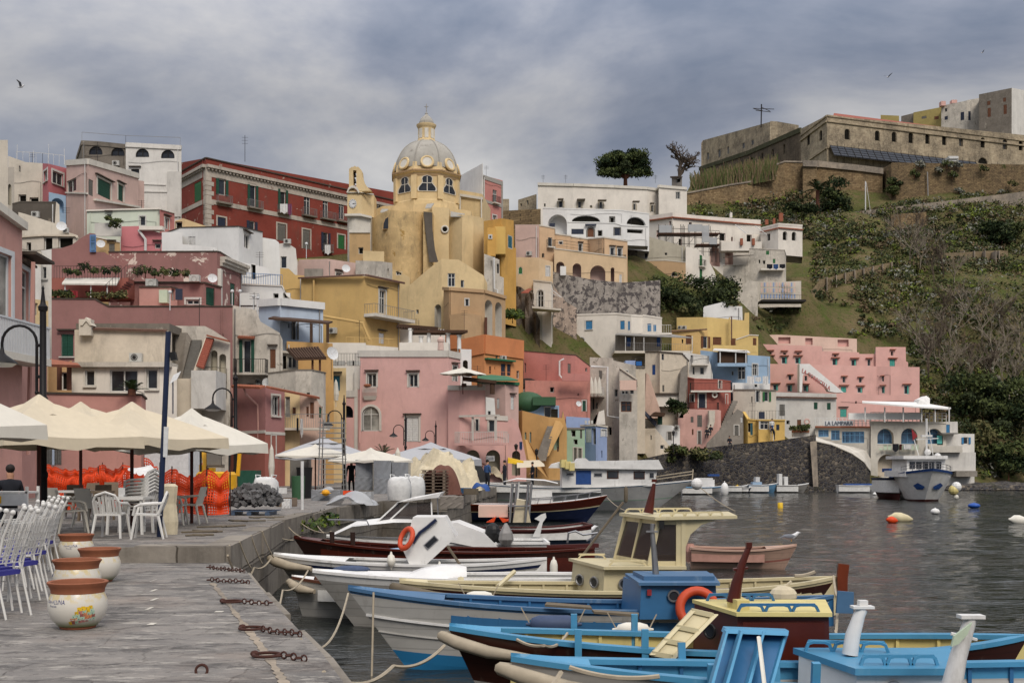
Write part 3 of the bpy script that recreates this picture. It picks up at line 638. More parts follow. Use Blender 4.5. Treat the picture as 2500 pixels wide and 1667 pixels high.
mb=MB();mb.b2((P(123,0,86).x,85.5,Z_(728,86)),(P(318,0,86).x,88,Z_(681,86)));mb.bd('terrace_room','redbrown',t,t.location)
mb=MB();mb.pi([P(151,695,83.4),P(285,697,83.4),P(293,682,85),P(160,683,85)],(0,0,.12));mb.bd('awning','churchtrim',t,t.location)
mb=MB()
for px in(159,222,262):mb.tb_([P(px,696,83.6),P(px,726,83.6)],.05,4)
mb.bd('awning_post','pvcw',t,t.location)
mb=MB();n=9;a,b=P(268,728,82.6),P(312,683,83.6)
for k in range(n):
 c,d=a.lerp(b,k/n),a.lerp(b,(k+1)/n);mb.b2((c.x,c.y,c.z-.12),(d.x+.05,c.y+1.1,c.z))
mb.bd('stairs','maroon',t,t.location);rl(t,[P(252,728,82.5),P(312,672,83.5)],.8,'iron',.3)
# --- aged white house with green balcony door
t=H('aged_white_house','weathered white house with green balcony doors between mauve and yellow houses','agedwhite',[(568,84,745),(625,84,757),(636,84,785),(682,84,812),(690,84,830)],990,8,'593 830 613 910 Go;659 852 673 899 Kh;603 935 618 948 D',back=(-.2,1),trim='white2')
fr=fo(t);u0,z0=fr.uz(578,912);u1,_=fr.uz(655,912);bl(t,fr,u0,u1,z0,1.1,'iron','agedwhite',1.0)
mb=MB();tl_(mb,P(583,820,84),P(623,822,84),.5,.14,10);mb.bd('tiled_hood','tilered',t,t.location)
au(t,fr,628,925,637,940);dish(t,653,936,82.5,.42,'signwhite',.8);dish(t,689,925,82.8,.45,'signwhite',.6);dish(t,705,940,82.5,.42,'rubber',.2)
t=H('veranda_house','small cream house with glazed veranda under the brown pergola','cream2',[(682,86,856),(724,86,860),(728,86,868)],920,5,'688 867 699 901 D;701 870 724 899 W',cop=('agedwhite',.15,.25))
t=H('curved_white_house','weathered round cornered white house above the laundry balcony','agedwhite',[(655,82,910),(722,80,902),(760,80.5,902),(790,82,908),(795,83,910)],1105,6,'749 958 757 990 D;757 981 767 1020 K;779 992 788 1021 G',cop=('greyaged',.06,.05))
# --- pink corner house with gutter
t=H('pink_corner_house','dusty pink corner house with tiled eave and darker base beside the lamp','lowpink2',[(558,79,938),(648,76,944),(695,78,953)],1150,6,'664 966 682 1015 Wslo;662 1063 672 1110 Dsc',trim='pinktrim',lower=1)
mb=MB();tl_(mb,P(578,940,77.4),P(648,943,75.3),.45,.12,18);tl_(mb,P(648,943,75.3),P(768,968,80),.45,.12,34);mb.bd('tiled_eave','tilered',t,t.location)
for i in(0,1):
 fr=fo(t,i);mb=MB();fx(mb,fr,0.0,fr.L,Z_(1053,fr.Y(0))-.2,Z_(1053,fr.Y(0)),-.01,.05);mb.bd('moulding','pinktrim',t,t.location)
 mb=MB();fx(mb,fr,0.01,fr.L-.01,1.0,Z_(1054,fr.Y(0))-.2,-.01,.03);mb.bd('plinth','redbrown',t,t.location)
pipe(t,[(596,947),(600,962),(630,990),(632,1110)],76.6,.09,'leftpink');pipe(t,[(565,940),(568,1050)],78.5,.1,'leftpink')
t=H('yellow_laundry_house','narrow pale yellow house with laundry balcony beside the pink corner house','churchpale',[(695,79,953),(732,79,960)],1150,5,'696 968 708 1018 Wc;714 994 722 1013 K',lower=1)
fr=fo(t);u0,z0=fr.uz(692,1045);u1=u0+3.2;bl(t,fr,u0,u1,z0,1.0,'rail','cream2',.95)
t=H('beige_narrow_house','narrow weathered beige house with brown shutters right of the laundry balcony','palemauve',[(732,79.3,960),(770,79.6,967),(786,80,1000),(792,80,1050)],1150,5,'757 981 767 1021 K;748 992 754 1017 K;779 993 788 1020 G',lower=1)
# --- upper left background houses
t=H('dark_studio_house','weathered grey rooftop house with half round windows and antenna rails','greyaged',[(187,140,385),(200,136,344),(240,136,346),(307,136,353)],560,8,'217 357 250 378 Aa;271 360 304 381 Aa',cop=('greyaged',.5,.1),fm='iron')
fr=fo(t,-1);au(t,fr,276,394,293,406)
rl(t,[P(200,344,135),P(307,352,135),P(440,357,135)],1.0,'rail',3.5,.02)
t=H('tall_white_house','tall peeling white house with half round windows left of the red palace','chalk',[(307,135.5,349),(443,135.5,356)],640,8,'331 363 364 384 Aa;393 366 426 387 Aa;320 413 340 432 Wh;326 432 339 438 D',cop=('chalk',.5,.15),fm='iron')
band(t,0,307,357,443,363,.15,'chalk',.12);vband(t,0,409,1.6,420,530,'white2',.18);band(t,0,350,448,405,450,.15,'chalk',.1);band(t,0,350,466,408,467,.15,'chalk',.1)
t=H('pale_pink_house','pale pink house with white parapet and dark green shutters','palepink',[(162,119,392),(215,115,388),(338,126,424)],560,9,'163 438 186 470 Wo;216 439 228 478 Q;238 441 270 482 Gsh;288 452 301 491 Gsh',cop=('churchtrim',.55,.12),trim='churchtrim')
band(t,0,162,469,215,471,.15,'churchtrim',.15);band(t,1,228,485,338,504,.2,'churchtrim',.3)
t=H('pink_side_house','narrow pale pink house wing between the pale pink house and the tall white one','palepink',[(336,127,440),(352,128,443)],560,6)
t=H('magenta_cube_house','magenta cube house with white windows over a blue arch','magenta',[(104,121,399),(118,119,400),(163,122,411)],484,7,'107 417 116 444 Wsl;128 421 154 451 Wsl',trim='frame')
t=H('blue_arch_house','small blue house front with shallow arch below the magenta cube','skyblue',[(119,118,469),(161,119,478)],520,5,'125 484 156 518 Na',niche='skyblue',nd=.8)
t=H('white_terrace_house','white terrace house with thin rail left of the magenta cube','cream2',[(20,124,381),(62,124,396),(104,124,399)],520,7,'46 405 50 420 W;45 475 64 494 D;72 482 94 495 D')
rl(t,[P(40,395,124.5),P(104,399,124.5),P(158,405,124.5)],1.1,'pvcw',.6,.02)
mb=MB()
for px,y0 in((42,353),(82,366),(119,351),(157,362)):mb.tb_([P(px,402,125),P(px,y0,125)],.025,4)
mb.bd('antenna_pole','pvcw',t,t.location)
t=H('cream_tower_house','old cream tower house on the far left skyline','cream2',[(-60,111,342),(19,111,342),(19.5,111,408),(35,112,408)],560,7,'-20 430 -5 500 Na;12 448 28 500 Na',niche='beige')
t=H('dark_wall_house','rough dark concrete terrace wall with air conditioner','darkconc',[(30,106,497),(50,106,492),(136,106,493)],545,5,cop=('darkconc',.1,.03));au(t,fo(t),80,518,98,532)
t=H('white_stair_house','white house with curved stair wall under the dark concrete wall','cream2',[(45,103,518),(60,103,522),(134,103,545),(137,103,493),(145,103,500),(146,103,560),(190,103,575)],620,5)
au(t,fo(t),157,557,169,570);dish(t,150,552,102,.45)
t=H('porch_house','small cream house with dark porch and plain column','cream2',[(48,98,578),(104,98,574),(185,98,575),(190,98,580)],660,5,'107 578 128 612 D;142 578 178 606 D;65 592 76 612 D',cop=('cream',.12,.2),rmat='cream2')
t=H('white_left_house','white house strip with small window behind the tall lamp','chalk',[(84,70,640),(100,70,655),(100.5,72,612),(126,72,608)],830,5,'104 652 113 680 Wl;84 752 92 785 W',trim='frame')
t=H('yellow_left_house','slim ochre yellow house strip left of the mauve house','churchpale',[(84,66,730),(118,67,735)],870,4,'86 740 93 770 W;98 870 110 895 D')
t=H('pink_left_house','small pink house with tiled porch roof beside the tall lamp','leftpink',[(80,63,795),(115,64,800)],1000,4,'83 830 91 875 Ws',trim='churchtrim')
mb=MB();mb.pi([P(82,870,61),P(190,886,64),P(195,891,63.5),P(120,889,60.5)],(0,.3,-.12));mb.bd('porch_roof','tilered',t,t.location)
mb=MB()
for px in(145,169):mb.tb_([P(px,888,63.6),P(px,952,63.6)],.14,6)
mb.bd('porch_post','wood',t,t.location)
t=H('yellow_back_room','yellow back room with dark doorway under the tiled porch','ochre',[(112,67,890),(140,67,890),(175,67,880)],975,3,'148 908 170 952 D')
t=H('mint_house','mint green and white terrace house with planters and glass rail','mint',[(212,112,514),(298,112,511),(390,112,509)],615,8,'261 523 272 534 Wh;341 528 355 551 Wsl',trim='frame',cop=('offwhite',.12,.18))
t=H('pink_terrace_house','bright pink terrace house with white pipe','pinkbright',[(295,109,553),(341,109,552),(342,109,556),(397,109,570)],625,6,'378 595 393 607 Wh');
pipe(t,[(338,562),(355,585),(355,612)],108.7,.13)
mb=MB();mb.b2((P(341,0,108.6).x,108.4,Z_(562,108.6)),(P(398,0,108.6).x,109.2,Z_(553,108.6)));mb.bd('balcony','offwhite',t,t.location)
t=H('pink_corner_room','coral pink end room with white framed window right of the mint house','coralpink',[(390,111.5,509),(426,114,519)],575,6,'402 533 412 560 Wsh',cop=('offwhite',.12,.12));
t=H('yellow_terrace_room','ochre terrace room with satellite dish under the planters','ochre',[(232,108,577),(293,108,590)],640,4,'266 595 280 615 Qh',cop=('offwhite',.1,.08));dish(t,246,595,107,.4)
mb=MB();a,b=P(232,577,108.5),P(296,545,108.5);mb.b2((a.x,108.4,a.z),(b.x,108.6,b.z));mb.bd('parapet','white2',t,t.location)
t=H('yellow_slope_house','yellow sloping roof wall below the red palace','churchpale',[(427,118,540),(447,118,533),(513,118,556)],640,5,'428 541 445 560 D')
# white houses behind the mauve one
t=H('white_cube_house','plain white cube house with one tall window','white',[(400,104,570),(440,103,555),(583,100,552),(641,106,566)],660,7,'460 578 468 597 S;469 578 477 597 S;596 573 609 607 Wh',trim='frame',cop=('eave',.06,.06))
t=H('white_low_house','low white house with lamp bracket left of the white cube house','white',[(395,101,567),(445,101,566),(446,101,596),(530,101,605)],640,5)
t=H('white_curved_house','rounded white house with antenna beside the white cube house','white',[(641,107,580),(672,107,585),(681,107,592),(684,107,655)],670,5)
t=H('white_curve_wall_house','white terrace house with curved side wall behind the blue rail','white',[(588,101,640),(638,101,650),(655,101,655),(668,101,690),(690,101,700)],740,5,'613 644 624 682 D')
rl(t,[P(591,692,97.5),P(689,697,97.5)],.9,'bluerail',.2,.02)
t=H('white_blue_rail_house','white house with blue terrace rail and small windows','white',[(588,98,692),(689,98,697),(700,98,720),(718,98,735)],760,5,'667 716 680 728 D;691 715 708 728 D',cop=('offwhite',.1,.1))
for r_ in((586,715,628,745),):
 mb=MB();a,b=P(r_[0],r_[3],95),P(r_[2],r_[1],95);mb.b2((a.x,95,a.z),(b.x,96,b.z));mb.bd('parapet','white',t,t.location)
t=H('ice_blue_house','pale blue house with white cornice and wooden pergola terrace','iceblue',[(632,92,733),(684,90,729),(789,93,740)],845,8,'703 790 707 800 D;715 785 724 830 Qo',cop=('white',.55,.25))
mb=MB();mb.pi([P(655,780,88),P(800,792,88.5),P(812,788,91),P(668,776,90.5)],(0,0,.14))
for px in(760,800):mb.tb_([P(px,790,88.2),P(px,836,88.2)],.14,4)
mb.bd('pergola','thatch',t,t.location)
t=H('orange_yellow_house','amber yellow house below the pale blue terrace','amber',[(700,89,833),(812,89,838),(815,89,960)],990,6,back=(-.2,1))
mb=MB();mb.pi([P(700,856,85),P(778,852,86.5),P(797,878,84),P(722,880,83.4)],(0,0,.1))
for k in range(12):
 f0=(k+.5)/12;a=P(700,856,85).lerp(P(778,852,86.5),f0);b=P(722,880,83.4).lerp(P(797,878,84),f0);mb.tb_([a+V(0,0,.15),b+V(0,0,.15)],.09,4)
mb.bd('pergola_roof','thatch',t,t.location);mb=MB()
for px in(763,781):mb.tb_([P(px,876,84.2),P(px,905,84.2)],.1,4)
mb.bd('pergola_post','wood',t,t.location);dish(t,812,862,84,.5,'signwhite',.9)
t=H('yellow_door_house','small yellow house with teal door left of the big pink house','churchpale',[(801,95,898),(845,95,898)],965,4,'811 917 830 954 Zh')
rl(t,[P(805,893,93),P(875,893,93)],1.0,'iron',.22)
mb=MB()
for px in(806,825,848,862):
 a,b=P(px,892,93.6),P(px+17,881,93.6);mb.b2((a.x,93.5,a.z),(b.x,93.9,b.z))
mb.bd('air_conditioner','acunit',t,t.location)
t=H('grey_terrace_house','plain grey white terrace wall below the yellow house','offwhite',[(800,108,836),(893,108,837),(893.5,108,842),(972,108,848)],905,5)
# --- yellow house with balcony
t=H('yellow_house','mustard yellow house with tiled eave, balcony and outdoor pipe','yellow',[(735,115,678),(890,112,674),(976,117,690)],860,8,'926 709 941 766 Wsh;925 813 938 839 Sh',trim='frame')
fr=fo(t,1);u0,z0=fr.uz(889,766);u1,_=fr.uz(986,774);bl(t,fr,u0,u1,z0,1.4,'rail','churchtrim',.95,.3,.3)
mb=MB();tl_(mb,P(733,678,115),P(890,671,111.7),.4,.1,46);tl_(mb,P(890,671,111.7),P(981,690,117.2),.4,.1,30);mb.bd('tiled_eave','tilebrown',t,t.location)
pipe(t,[(766,684),(766,740)],114,.1,'yellow');pipe(t,[(790,772),(885,788),(902,830)],111.3,.13,'yellow');au(t,fo(t,0),806,801,824,814)
rl(t,[P(845,838,110.2),P(970,843,110.2)],.6,'yellow',.8,.03)
t=H('yellow_curve_wall','tall curved yellow side wall left of the yellow house','yellow',[(662,116,652),(677,116,654),(705,116,656),(714,116,665),(720,116,671),(742,116,673)],745,2,back=(0,1))
t=H('pink_back_house','pale pink house with green edged roof below the red palace','palepink',[(700,125,640),(705,125,632),(727,125,634),(800,123,632),(868,126,642)],700,6,'717 637 725 648 Ws;820 666 834 676 Wsh',trim='churchtrim');band(t,0,727,632,800,632,.3,'olive',.06);dish(t,845,655,121,.45)
sb(t,'terrace_wall','greyplaster',743,656,788,680,122,.3)
t=H('ruin_house','pale cracked plaster house remnant beside the ochre house','agedwhite',[(868,122,636),(929,120,638),(958,123,642)],700,5,'946 656 950 673 D')
t=H('white_nook_house','patchy white house with canopy under the air conditioner by the red palace','chalk',[(672,121,597),(700,121,592),(722,121,607),(726,121,650)],690,5,'685 626 700 655 W');au(t,fo(t),694,585,711,596)
# ================================================================ red palace, church and the houses in the middle
t=H('red_palace','long dark red palace with cream cornice, corner quoins and green shutters','red',[(443,158,397),(503,151,386),(964,None,470)],660,14,'474 445 491 492 g;534 438 550 477 Go;610 452 624 505 Go;684 463 697 513 Go;742 473 757 527 Wgo;788 481 801 533 W;827 488 840 536 W;531 531 551 553 Vs;608 540 622 561 Vo;677 547 698 588 Qs;739 561 757 608 Qs;789 568 801 612 Vo;825 574 841 608 gs;915 503 925 528 go',trim='redtrim',fm='frame',terr=False)
for i,(x0,x1)in((0,(443,503)),(1,(503,964))):
 fr=fo(t,i);og=t.location;z=Z_(386,151)
 for nm,a,b,d,m in(('cornice',z-1.25,z-.85,.5,'redtrim'),('frieze',z-2.35,z-1.25,.06,'redtrim'),('coping',z-.05,z+.1,.15,'eave'),('string_course',Z_(490,151)-.3,Z_(490,151)+.3,.08,'redtrim')):
  mb=MB();fx(mb,fr,-.03 if i else 0,fr.L,a,b,-.01,d)
  if nm=='cornice':
   for k in range(int(fr.L/.55)):fx(mb,fr,.1+k*.55,.36+k*.55,a-.25,a,0,.35)
  mb.bd(nm,m,t,og)
 mb=MB()
 for k in range(12):
  zz=z-2.35-.62*(k+1)
  w=1.15 if k%2 else.8
  if i:fx(mb,fr,0,w,zz+.03,zz+.6,0,.07)
  else:fx(mb,fr,fr.L-w*.9,fr.L,zz+.03,zz+.6,0,.07)
 mb.bd('quoins','redtrim',t,og)
fr=fo(t,1)
for(a,b,y)in((527,562,493),(602,637,505),(676,706,517),(736,768,524),(781,814,532),(821,848,538),(786,808,612)):
 u0,z0=fr.uz(a,y);u1,_=fr.uz(b,y);bl(t,fr,u0,u1,z0,.7,'rail','greyaged',1.0,.2)
for(a,b,y0,y1)in((529,552,434,438),(605,627,446,451),(679,699,459,463),(738,761,468,473),(784,806,476,481),(823,845,483,488)):
 u0,z1=fr.uz(a,y0);u1,z0=fr.uz(b,y1);mb=MB();fx(mb,fr,u0,u1,z0,z1,0,.1);mb.bd('lintel','redtrim',t,t.location)
mb=MB();c=P(598,395,152);mb.tb_([c,c+V(0,0,3.5)],.04,4)
for k in range(3):mb.tb_([c+V(-.4,0,2.4+k*.4),c+V(.4,0,2.4+k*.4)],.02,4)
mb.bd('antenna','iron',t,t.location)
# --- church
ch=tg('church','pale yellow domed church with grey dome, lantern, rounded apse and clock gable','church',P(1041,760,146));og=ch.location
YC=158.0;cx=X_(1041,YC);C=V(cx,YC,0)
def zc(py):return Z_(py,YC)
k_=YC/F
def oct_(mb,r,z0,z1,mi=0,rot=math.pi/8,n=8):mb.lh_([(r,z0),(r,z1)],(C.x,C.y,0),n,mi,rot,rot+2*math.pi)
ROT=math.pi/8+.10
ww=[(-math.pi/2-.31,0),(-math.pi/2+.475,0),(-math.pi/2+1.26,0),(-math.pi/2-1.1,0)]
# octagonal drum with keyhole windows
mb=MB();R=80*k_;prof=[(R*1.02,zc(520)),(R*1.02,zc(505)),(R,zc(503)),(R,zc(446)),(R*1.03,zc(445)),(R*1.03,zc(441)),(R*1.1,zc(439)),(R*1.12,zc(435)),(R*1.05,zc(432)),(R*1.0,zc(431)),(R*.985,zc(414))]
mb.lh_(prof,(C.x,C.y,0),8,0,ROT,ROT+2*math.pi);mb.bd('drum','churchpale',ch,og)
mb=MB();mb.lh_([(R*1.125,zc(437.5)),(R*1.135,zc(434.5)),(R*1.04,zc(431.8))],(C.x,C.y,0),8,0,ROT,ROT+2*math.pi);mb.lh_([(R*1.015,zc(447.5)),(R*1.035,zc(443.5))],(C.x,C.y,0),8,0,ROT,ROT+2*math.pi);mb.bd('drum_cornice','tan',ch,og)
for k in range(8):
 q=ROT+k*math.pi/4;c=C+V(math.cos(q),math.sin(q),0)*R*.985;MB().box((c.x,c.y,(zc(503)+zc(447))/2),(.55,.8,zc(447)-zc(503)),q).bd('drum_pilaster','churchpale',ch,og)
for k in range(8):
 q=ROT+math.pi/8+k*math.pi/4;n_=V(math.cos(q),math.sin(q),0)
 if n_.y>.35:continue
 e=V(-n_.y,n_.x,0);ap=R*math.cos(math.pi/8);o=C+n_*(ap+.02);z0,z1=zc(484),zc(447.5);h=z1-z0
 outl=[]
 for a in range(25):
  s_=a/24;f=s_*h;w=.83+.55*math.exp(-((s_-.12)/.3)**2)-.18*math.exp(-((s_-.55)/.16)**2)
  if s_>.78:w=.80*math.sqrt(max(0,1-((s_-.78)/.22)**2))
  outl.append((w*.82,f))
 pts=[(w,f)for w,f in outl]+[(-w,f)for w,f in outl[::-1][1:]]
 fmb=MB()
 for i in range(len(pts)):
  (a,za),(b,zb_)=pts[i],pts[(i+1)%len(pts)]
  s2=lambda a,z:(a*1.16,(z-h*.48)*1.06+h*.48)
  A_,B_=s2(a,za),s2(b,zb_)
  fmb.quad(o+e*a+V(0,0,z0+za)+n_*.1,o+e*b+V(0,0,z0+zb_)+n_*.1,o+e*B_[0]+V(0,0,z0+B_[1])+n_*.1,o+e*A_[0]+V(0,0,z0+A_[1])+n_*.1)
  fmb.quad(o+e*A_[0]+V(0,0,z0+A_[1])+n_*.1,o+e*B_[0]+V(0,0,z0+B_[1])+n_*.1,o+e*B_[0]+V(0,0,z0+B_[1]),o+e*A_[0]+V(0,0,z0+A_[1]))
 for a,b,c,d in((-.05,.05,0,h*.95),(-.85,.85,h*.5,h*.54)):fmb.hexa([o+e*a+V(0,0,z0+c)+n_*.06,o+e*b+V(0,0,z0+c)+n_*.06,o+e*b+V(0,0,z0+c)+n_*.02,o+e*a+V(0,0,z0+c)+n_*.02,o+e*a+V(0,0,z0+d)+n_*.06,o+e*b+V(0,0,z0+d)+n_*.06,o+e*b+V(0,0,z0+d)+n_*.02,o+e*a+V(0,0,z0+d)+n_*.02])
 w_=fmb.bd('window','churchtrim',ch,og)
 pm=MB();pm.add([o+e*a+V(0,0,z0+z)+n_*.03 for a,z in pts],[tuple(range(len(pts)))]);pm.bd('pane','pane',w_,og)
 # round oculus at the dome foot
 om=MB();c=C+n_*(R*.965)+V(0,0,zc(415));up=(V(0,0,1)-n_*.28).normalized();om.torus(c,13.5*k_,3.2*k_,tilt=(e,up),n=20,m=6);od=om.bd('oculus','churchpale',ch,og)
 pm=MB();pm.add([c+(e*math.cos(2*math.pi*i/20)+up*math.sin(2*math.pi*i/20))*11.5*k_+n_*.08 for i in range(20)],[tuple(range(20))]);pm.bd('oculus_panel','churchtrim',od,og)
mb=MB();mb.torus((0,0,-50),.1,.01)
mb=MB();Rd=77.5*k_;hd=zc(347)-zc(424);prof=[]
for i in range(15):
 s_=i/14;th=s_*math.radians(74.5);prof.append((Rd*math.cos(th),zc(424)+hd*math.sin(th)/math.sin(math.radians(74.5))))
mb.lh_(prof,(C.x,C.y,0),40);mb.bd('dome','dome',ch,og,50)
mb=MB()
for k in range(8):
 q=ROT+k*math.pi/4;mb.tb_([C+V(math.cos(q)*r*1.004,math.sin(q)*r*1.004,z)for r,z in prof],.1,5)
mb.bd('dome_rib','domegrey',ch,og)
RL=20*k_;mb=MB();mb.lh_([(RL*1.15,zc(348)),(RL*1.12,zc(344)),(RL,zc(342)),(RL,zc(316)),(RL*1.02,zc(315)),(RL*1.1,zc(313)),(RL*1.22,zc(308)),(RL*1.22,zc(306)),(RL*.85,zc(304.5))],(C.x,C.y,0),16);mb.bd('lantern','churchpale',ch,og,40)
mb=MB()
for k in range(8):
 q=ROT+math.pi/8+k*math.pi/4;c=C+V(math.cos(q),math.sin(q),0)*RL*.985;mb.box((c.x,c.y,(zc(341)+zc(318))/2),(.1,.52,zc(318)-zc(341)),q)
mb.bd('lantern_panel','churchtrim',ch,og)
mb=MB();mb.lh_([(RL*.86,zc(305)),(RL*.9,zc(300)),(RL*.84,zc(297)),(RL*.7,zc(291)),(RL*.45,zc(286)),(RL*.22,zc(282)),(RL*.16,zc(279)),(RL*.2,zc(277.5)),(.03,zc(275))],(C.x,C.y,0),16);mb.bd('lantern_cap','dome',ch,og,50)
mb=MB();a=V(C.x,C.y,zc(276));mb.tb_([a,V(C.x,C.y,zc(254))],.05,5);mb.tb_([V(C.x-.28,C.y,zc(260.5)),V(C.x+.28,C.y,zc(260.5))],.05,5);mb.tb_([V(C.x-.15,C.y,zc(263)),V(C.x+.15,C.y,zc(263))],.03,4);mb.bd('cross','domegrey',ch,og)
# apse block
def wallrow(pts,ybot,depth,mat,name,mi=None):
 m=MB();top=[P(x,y,Y)for x,Y,y in pts];zb=Z_(ybot,146);bot=[V(p.x,p.y,zb)for p in top];off=V(.1,depth,0)
 m.grid([bot,top]);m.grid([top,[p+off for p in top]]);m.quad(bot[0],top[0],top[0]+off,bot[0]+off);m.quad(bot[-1],top[-1],top[-1]+off,bot[-1]+off)
 return m.bd(name,mat,ch,og,35)
ap=[]
for i in range(13):
 s_=i/12;px=903+(1040-903)*s_;Y=154-7.5*math.sin(math.pi*(.12+.66*s_))*1.0;y=537-20*min(1,s_*3)**.5-8*math.sin(math.pi*min(1,s_*1.5))*.5;ap.append((px,Y,y if s_>.25 else 537-24*s_*4*.8))
apw=wallrow(ap,760,6,'church','apse')
wallrow([(1033,147.2,516),(1056,147.2,518)],760,5,'church','buttress')
mb=MB();mb.pi([P(1034,517,147.0),P(1055,519,147.0),P(1056,560,146.9),P(1062,610,146.7),P(1070,640,146.5),P(1048,640,146.6),P(1040,580,146.9)],(0,.1,0));mb.bd('damp_stain','darkconc',ch,og)
wallrow([(1055,149,505),(1096,149,508),(1097,150,527),(1128,148.5,524),(1155,149,527),(1180,151,533)],800,6,'churchpale','nave_wall')
m=MB();c=P(1086,560,148.9);m.torus(c,.42,.12,'y');o_=m.bd('round_window','churchtrim',ch,og);m=MB();m.add([c+V(math.cos(2*math.pi*i/16)*.42,-.03,math.sin(2*math.pi*i/16)*.42)for i in range(16)],[tuple(range(16))]);m.bd('pane','hole',o_,og)
m=MB();Ya=147.6;q=[P(936,559,Ya),P(958,558,Ya),P(957,545,Ya),P(953,535,Ya),P(947,531,Ya),P(941,535,Ya),P(937,546,Ya)]
m.pi([P(948+(p_[0]-948)*1.18,547+(p_[1]-547)*1.15,Ya-.05)for p_ in((936,559),(958,558),(957,545),(953,535),(947,531),(941,535),(937,546))],(0,3,0));o_=m.bd('arched_window','ochre',ch,og)
m=MB();m.add([p-V(0,.12,0)for p in q],[tuple(range(7))]);m.bd('pane','pane',o_,og)
# upper nave tiers between apse and drum
wallrow([(915,154,512),(935,153,503),(1020,151.5,500),(1055,150.5,494),(1092,151,496),(1100,153,508),(1150,156,515)],560,8,'churchpale','upper_tier')
m=MB();m.pi([P(932,512,151),P(948,512,151),P(944,519,149),P(928,520,149)],(0,0,.1));m.pi([P(1042,500,150),P(1060,498,150),P(1052,509,148.5),P(1038,510,148.5)],(0,0,.1));m.pi([P(1100,518,151),P(1135,524,149),P(1130,530,148.5),P(1100,530,149)],(0,0,.1));m.bd('roof','domegrey',ch,og)
# nave to the right
m=MB();a=[P(1118,463,161),P(1178,474,160)];zb=Z_(560,160)
m.add([a[0],a[1],V(a[1].x,a[1].y,zb),V(a[0].x,a[0].y,zb),a[0]+V(1,10,0),a[1]+V(1,10,0),V(a[1].x+1,a[1].y+10,zb),V(a[0].x+1,a[0].y+10,zb)],[(0,1,2,3),(0,1,5,4),(1,5,6,2)]);m.bd('nave','churchpale',ch,og)
m=MB();a,b=P(1118,478,160.6),P(1179,488,159.7);m.hexa([a,b,b+V(0,.6,0),a+V(0,.6,0),a+V(0,0,.35),b+V(0,0,.35),b+V(0,.6,.35),a+V(0,.6,.35)])
for px in(1122,1174):m.b2((P(px,0,160).x,159.7,Z_(535,160)),(P(px+3,0,160).x,160.4,Z_(482,160)))
m.bd('nave_moulding','churchtrim',ch,og)
# clock tower and bell gable
YT=149;m=MB()
def pz(poly,d,Y=YT,mi=0):m.pi([P(x,y,Y)for x,y in poly],(0,d,0),mi)
m.b2((X_(848,YT),YT,Z_(525,YT)),(X_(883,YT),YT+3,Z_(466,YT)));m.pi([V(X_(883,YT),YT,Z_(525,YT)),V(X_(909,YT),YT+1.6,Z_(525,YT)),V(X_(909,YT),YT+1.6,Z_(468,YT)),V(X_(883,YT),YT,Z_(466,YT))],(0,3,0));m.bd('clock_tower','churchpale',ch,og)
m=MB();pz([(852,462),(852,413),(858,408),(862,408),(862,425),(863,462)],1.6);pz([(870,462),(870,408),(874,407),(880,413),(883,417),(884,430),(888,444),(896,456),(907,466),(870,467)],1.6);pz([(862,416),(862,408),(866,405),(870,408),(870,416)],1.6);m.bd('bell_gable','churchpale',ch,og)
m=MB();m.lh_([(.02,.55),(.12,.5),(.16,.2),(.26,0)],P(866,432,YT+.8),10);m.lh_([(.02,.55),(.12,.5),(.16,.2),(.26,0)],P(866,447,YT+.8),10);m.bd('bell','iron',ch,og)
m=MB();mid=[(846,470),(850,459),(857,454),(865,453),(872,457),(876,464),(878,469)];pz(mid+[(875,472),(870,463),(864,459),(857,459),(852,463),(849,471)],.5,YT-.3);pz([(846,471),(846,468),(912,473),(912,476),(884,470)],.4,YT-.2)
pz([(841,527),(841,522),(878,521),(907,528),(907,533),(880,527)],.6,YT-.5);m.bd('tower_cornice','churchtrim',ch,og)
m=MB();c=P(861,497,YT-.1);m.add([c+V(math.cos(2*math.pi*i/24)*9.3*YT/F,0,math.sin(2*math.pi*i/24)*11*YT/F)for i in range(24)],[tuple(range(24))]);ck=m.bd('clock_face','signwhite',ch,og)
m=MB()
for i in range(12):
 q_=2*math.pi*i/12;d=V(math.cos(q_)*9.3*YT/F,0,math.sin(q_)*11*YT/F);m.tb_([c+d*.72+V(0,-.02,0),c+d*.92+V(0,-.02,0)],.03,4)
m.tb_([c+V(0,-.03,0),c+V(.4,-.03,.02)],.03,4);m.tb_([c+V(0,-.03,0),c+V(.12,-.03,-.05)],.035,4);m.bd('clock_hands','iron',ck,og)
m=MB();m.lh_([(1.2,Z_(760,YT)),(1.2,Z_(530,YT)),(1.3,Z_(528,YT))],(X_(866,YT)+.1,YT+1.1,0),16);m.b2((X_(872,YT),YT,Z_(640,YT)),(X_(905,YT),YT+3,Z_(527,YT)));m.bd('tower_base','churchtrim',ch,og)
t=H('ochre_annex','ochre annex with small barred window below the clock tower','ochre',[(853,144,562),(904,144,562)],700,4,'875 604 887 620 D',cop=('churchtrim',.35,.15))
t=H('pale_box_annex','pale yellow box annex between ochre annex and apse','churchpale',[(886,140,612),(938,140,614)],700,4)
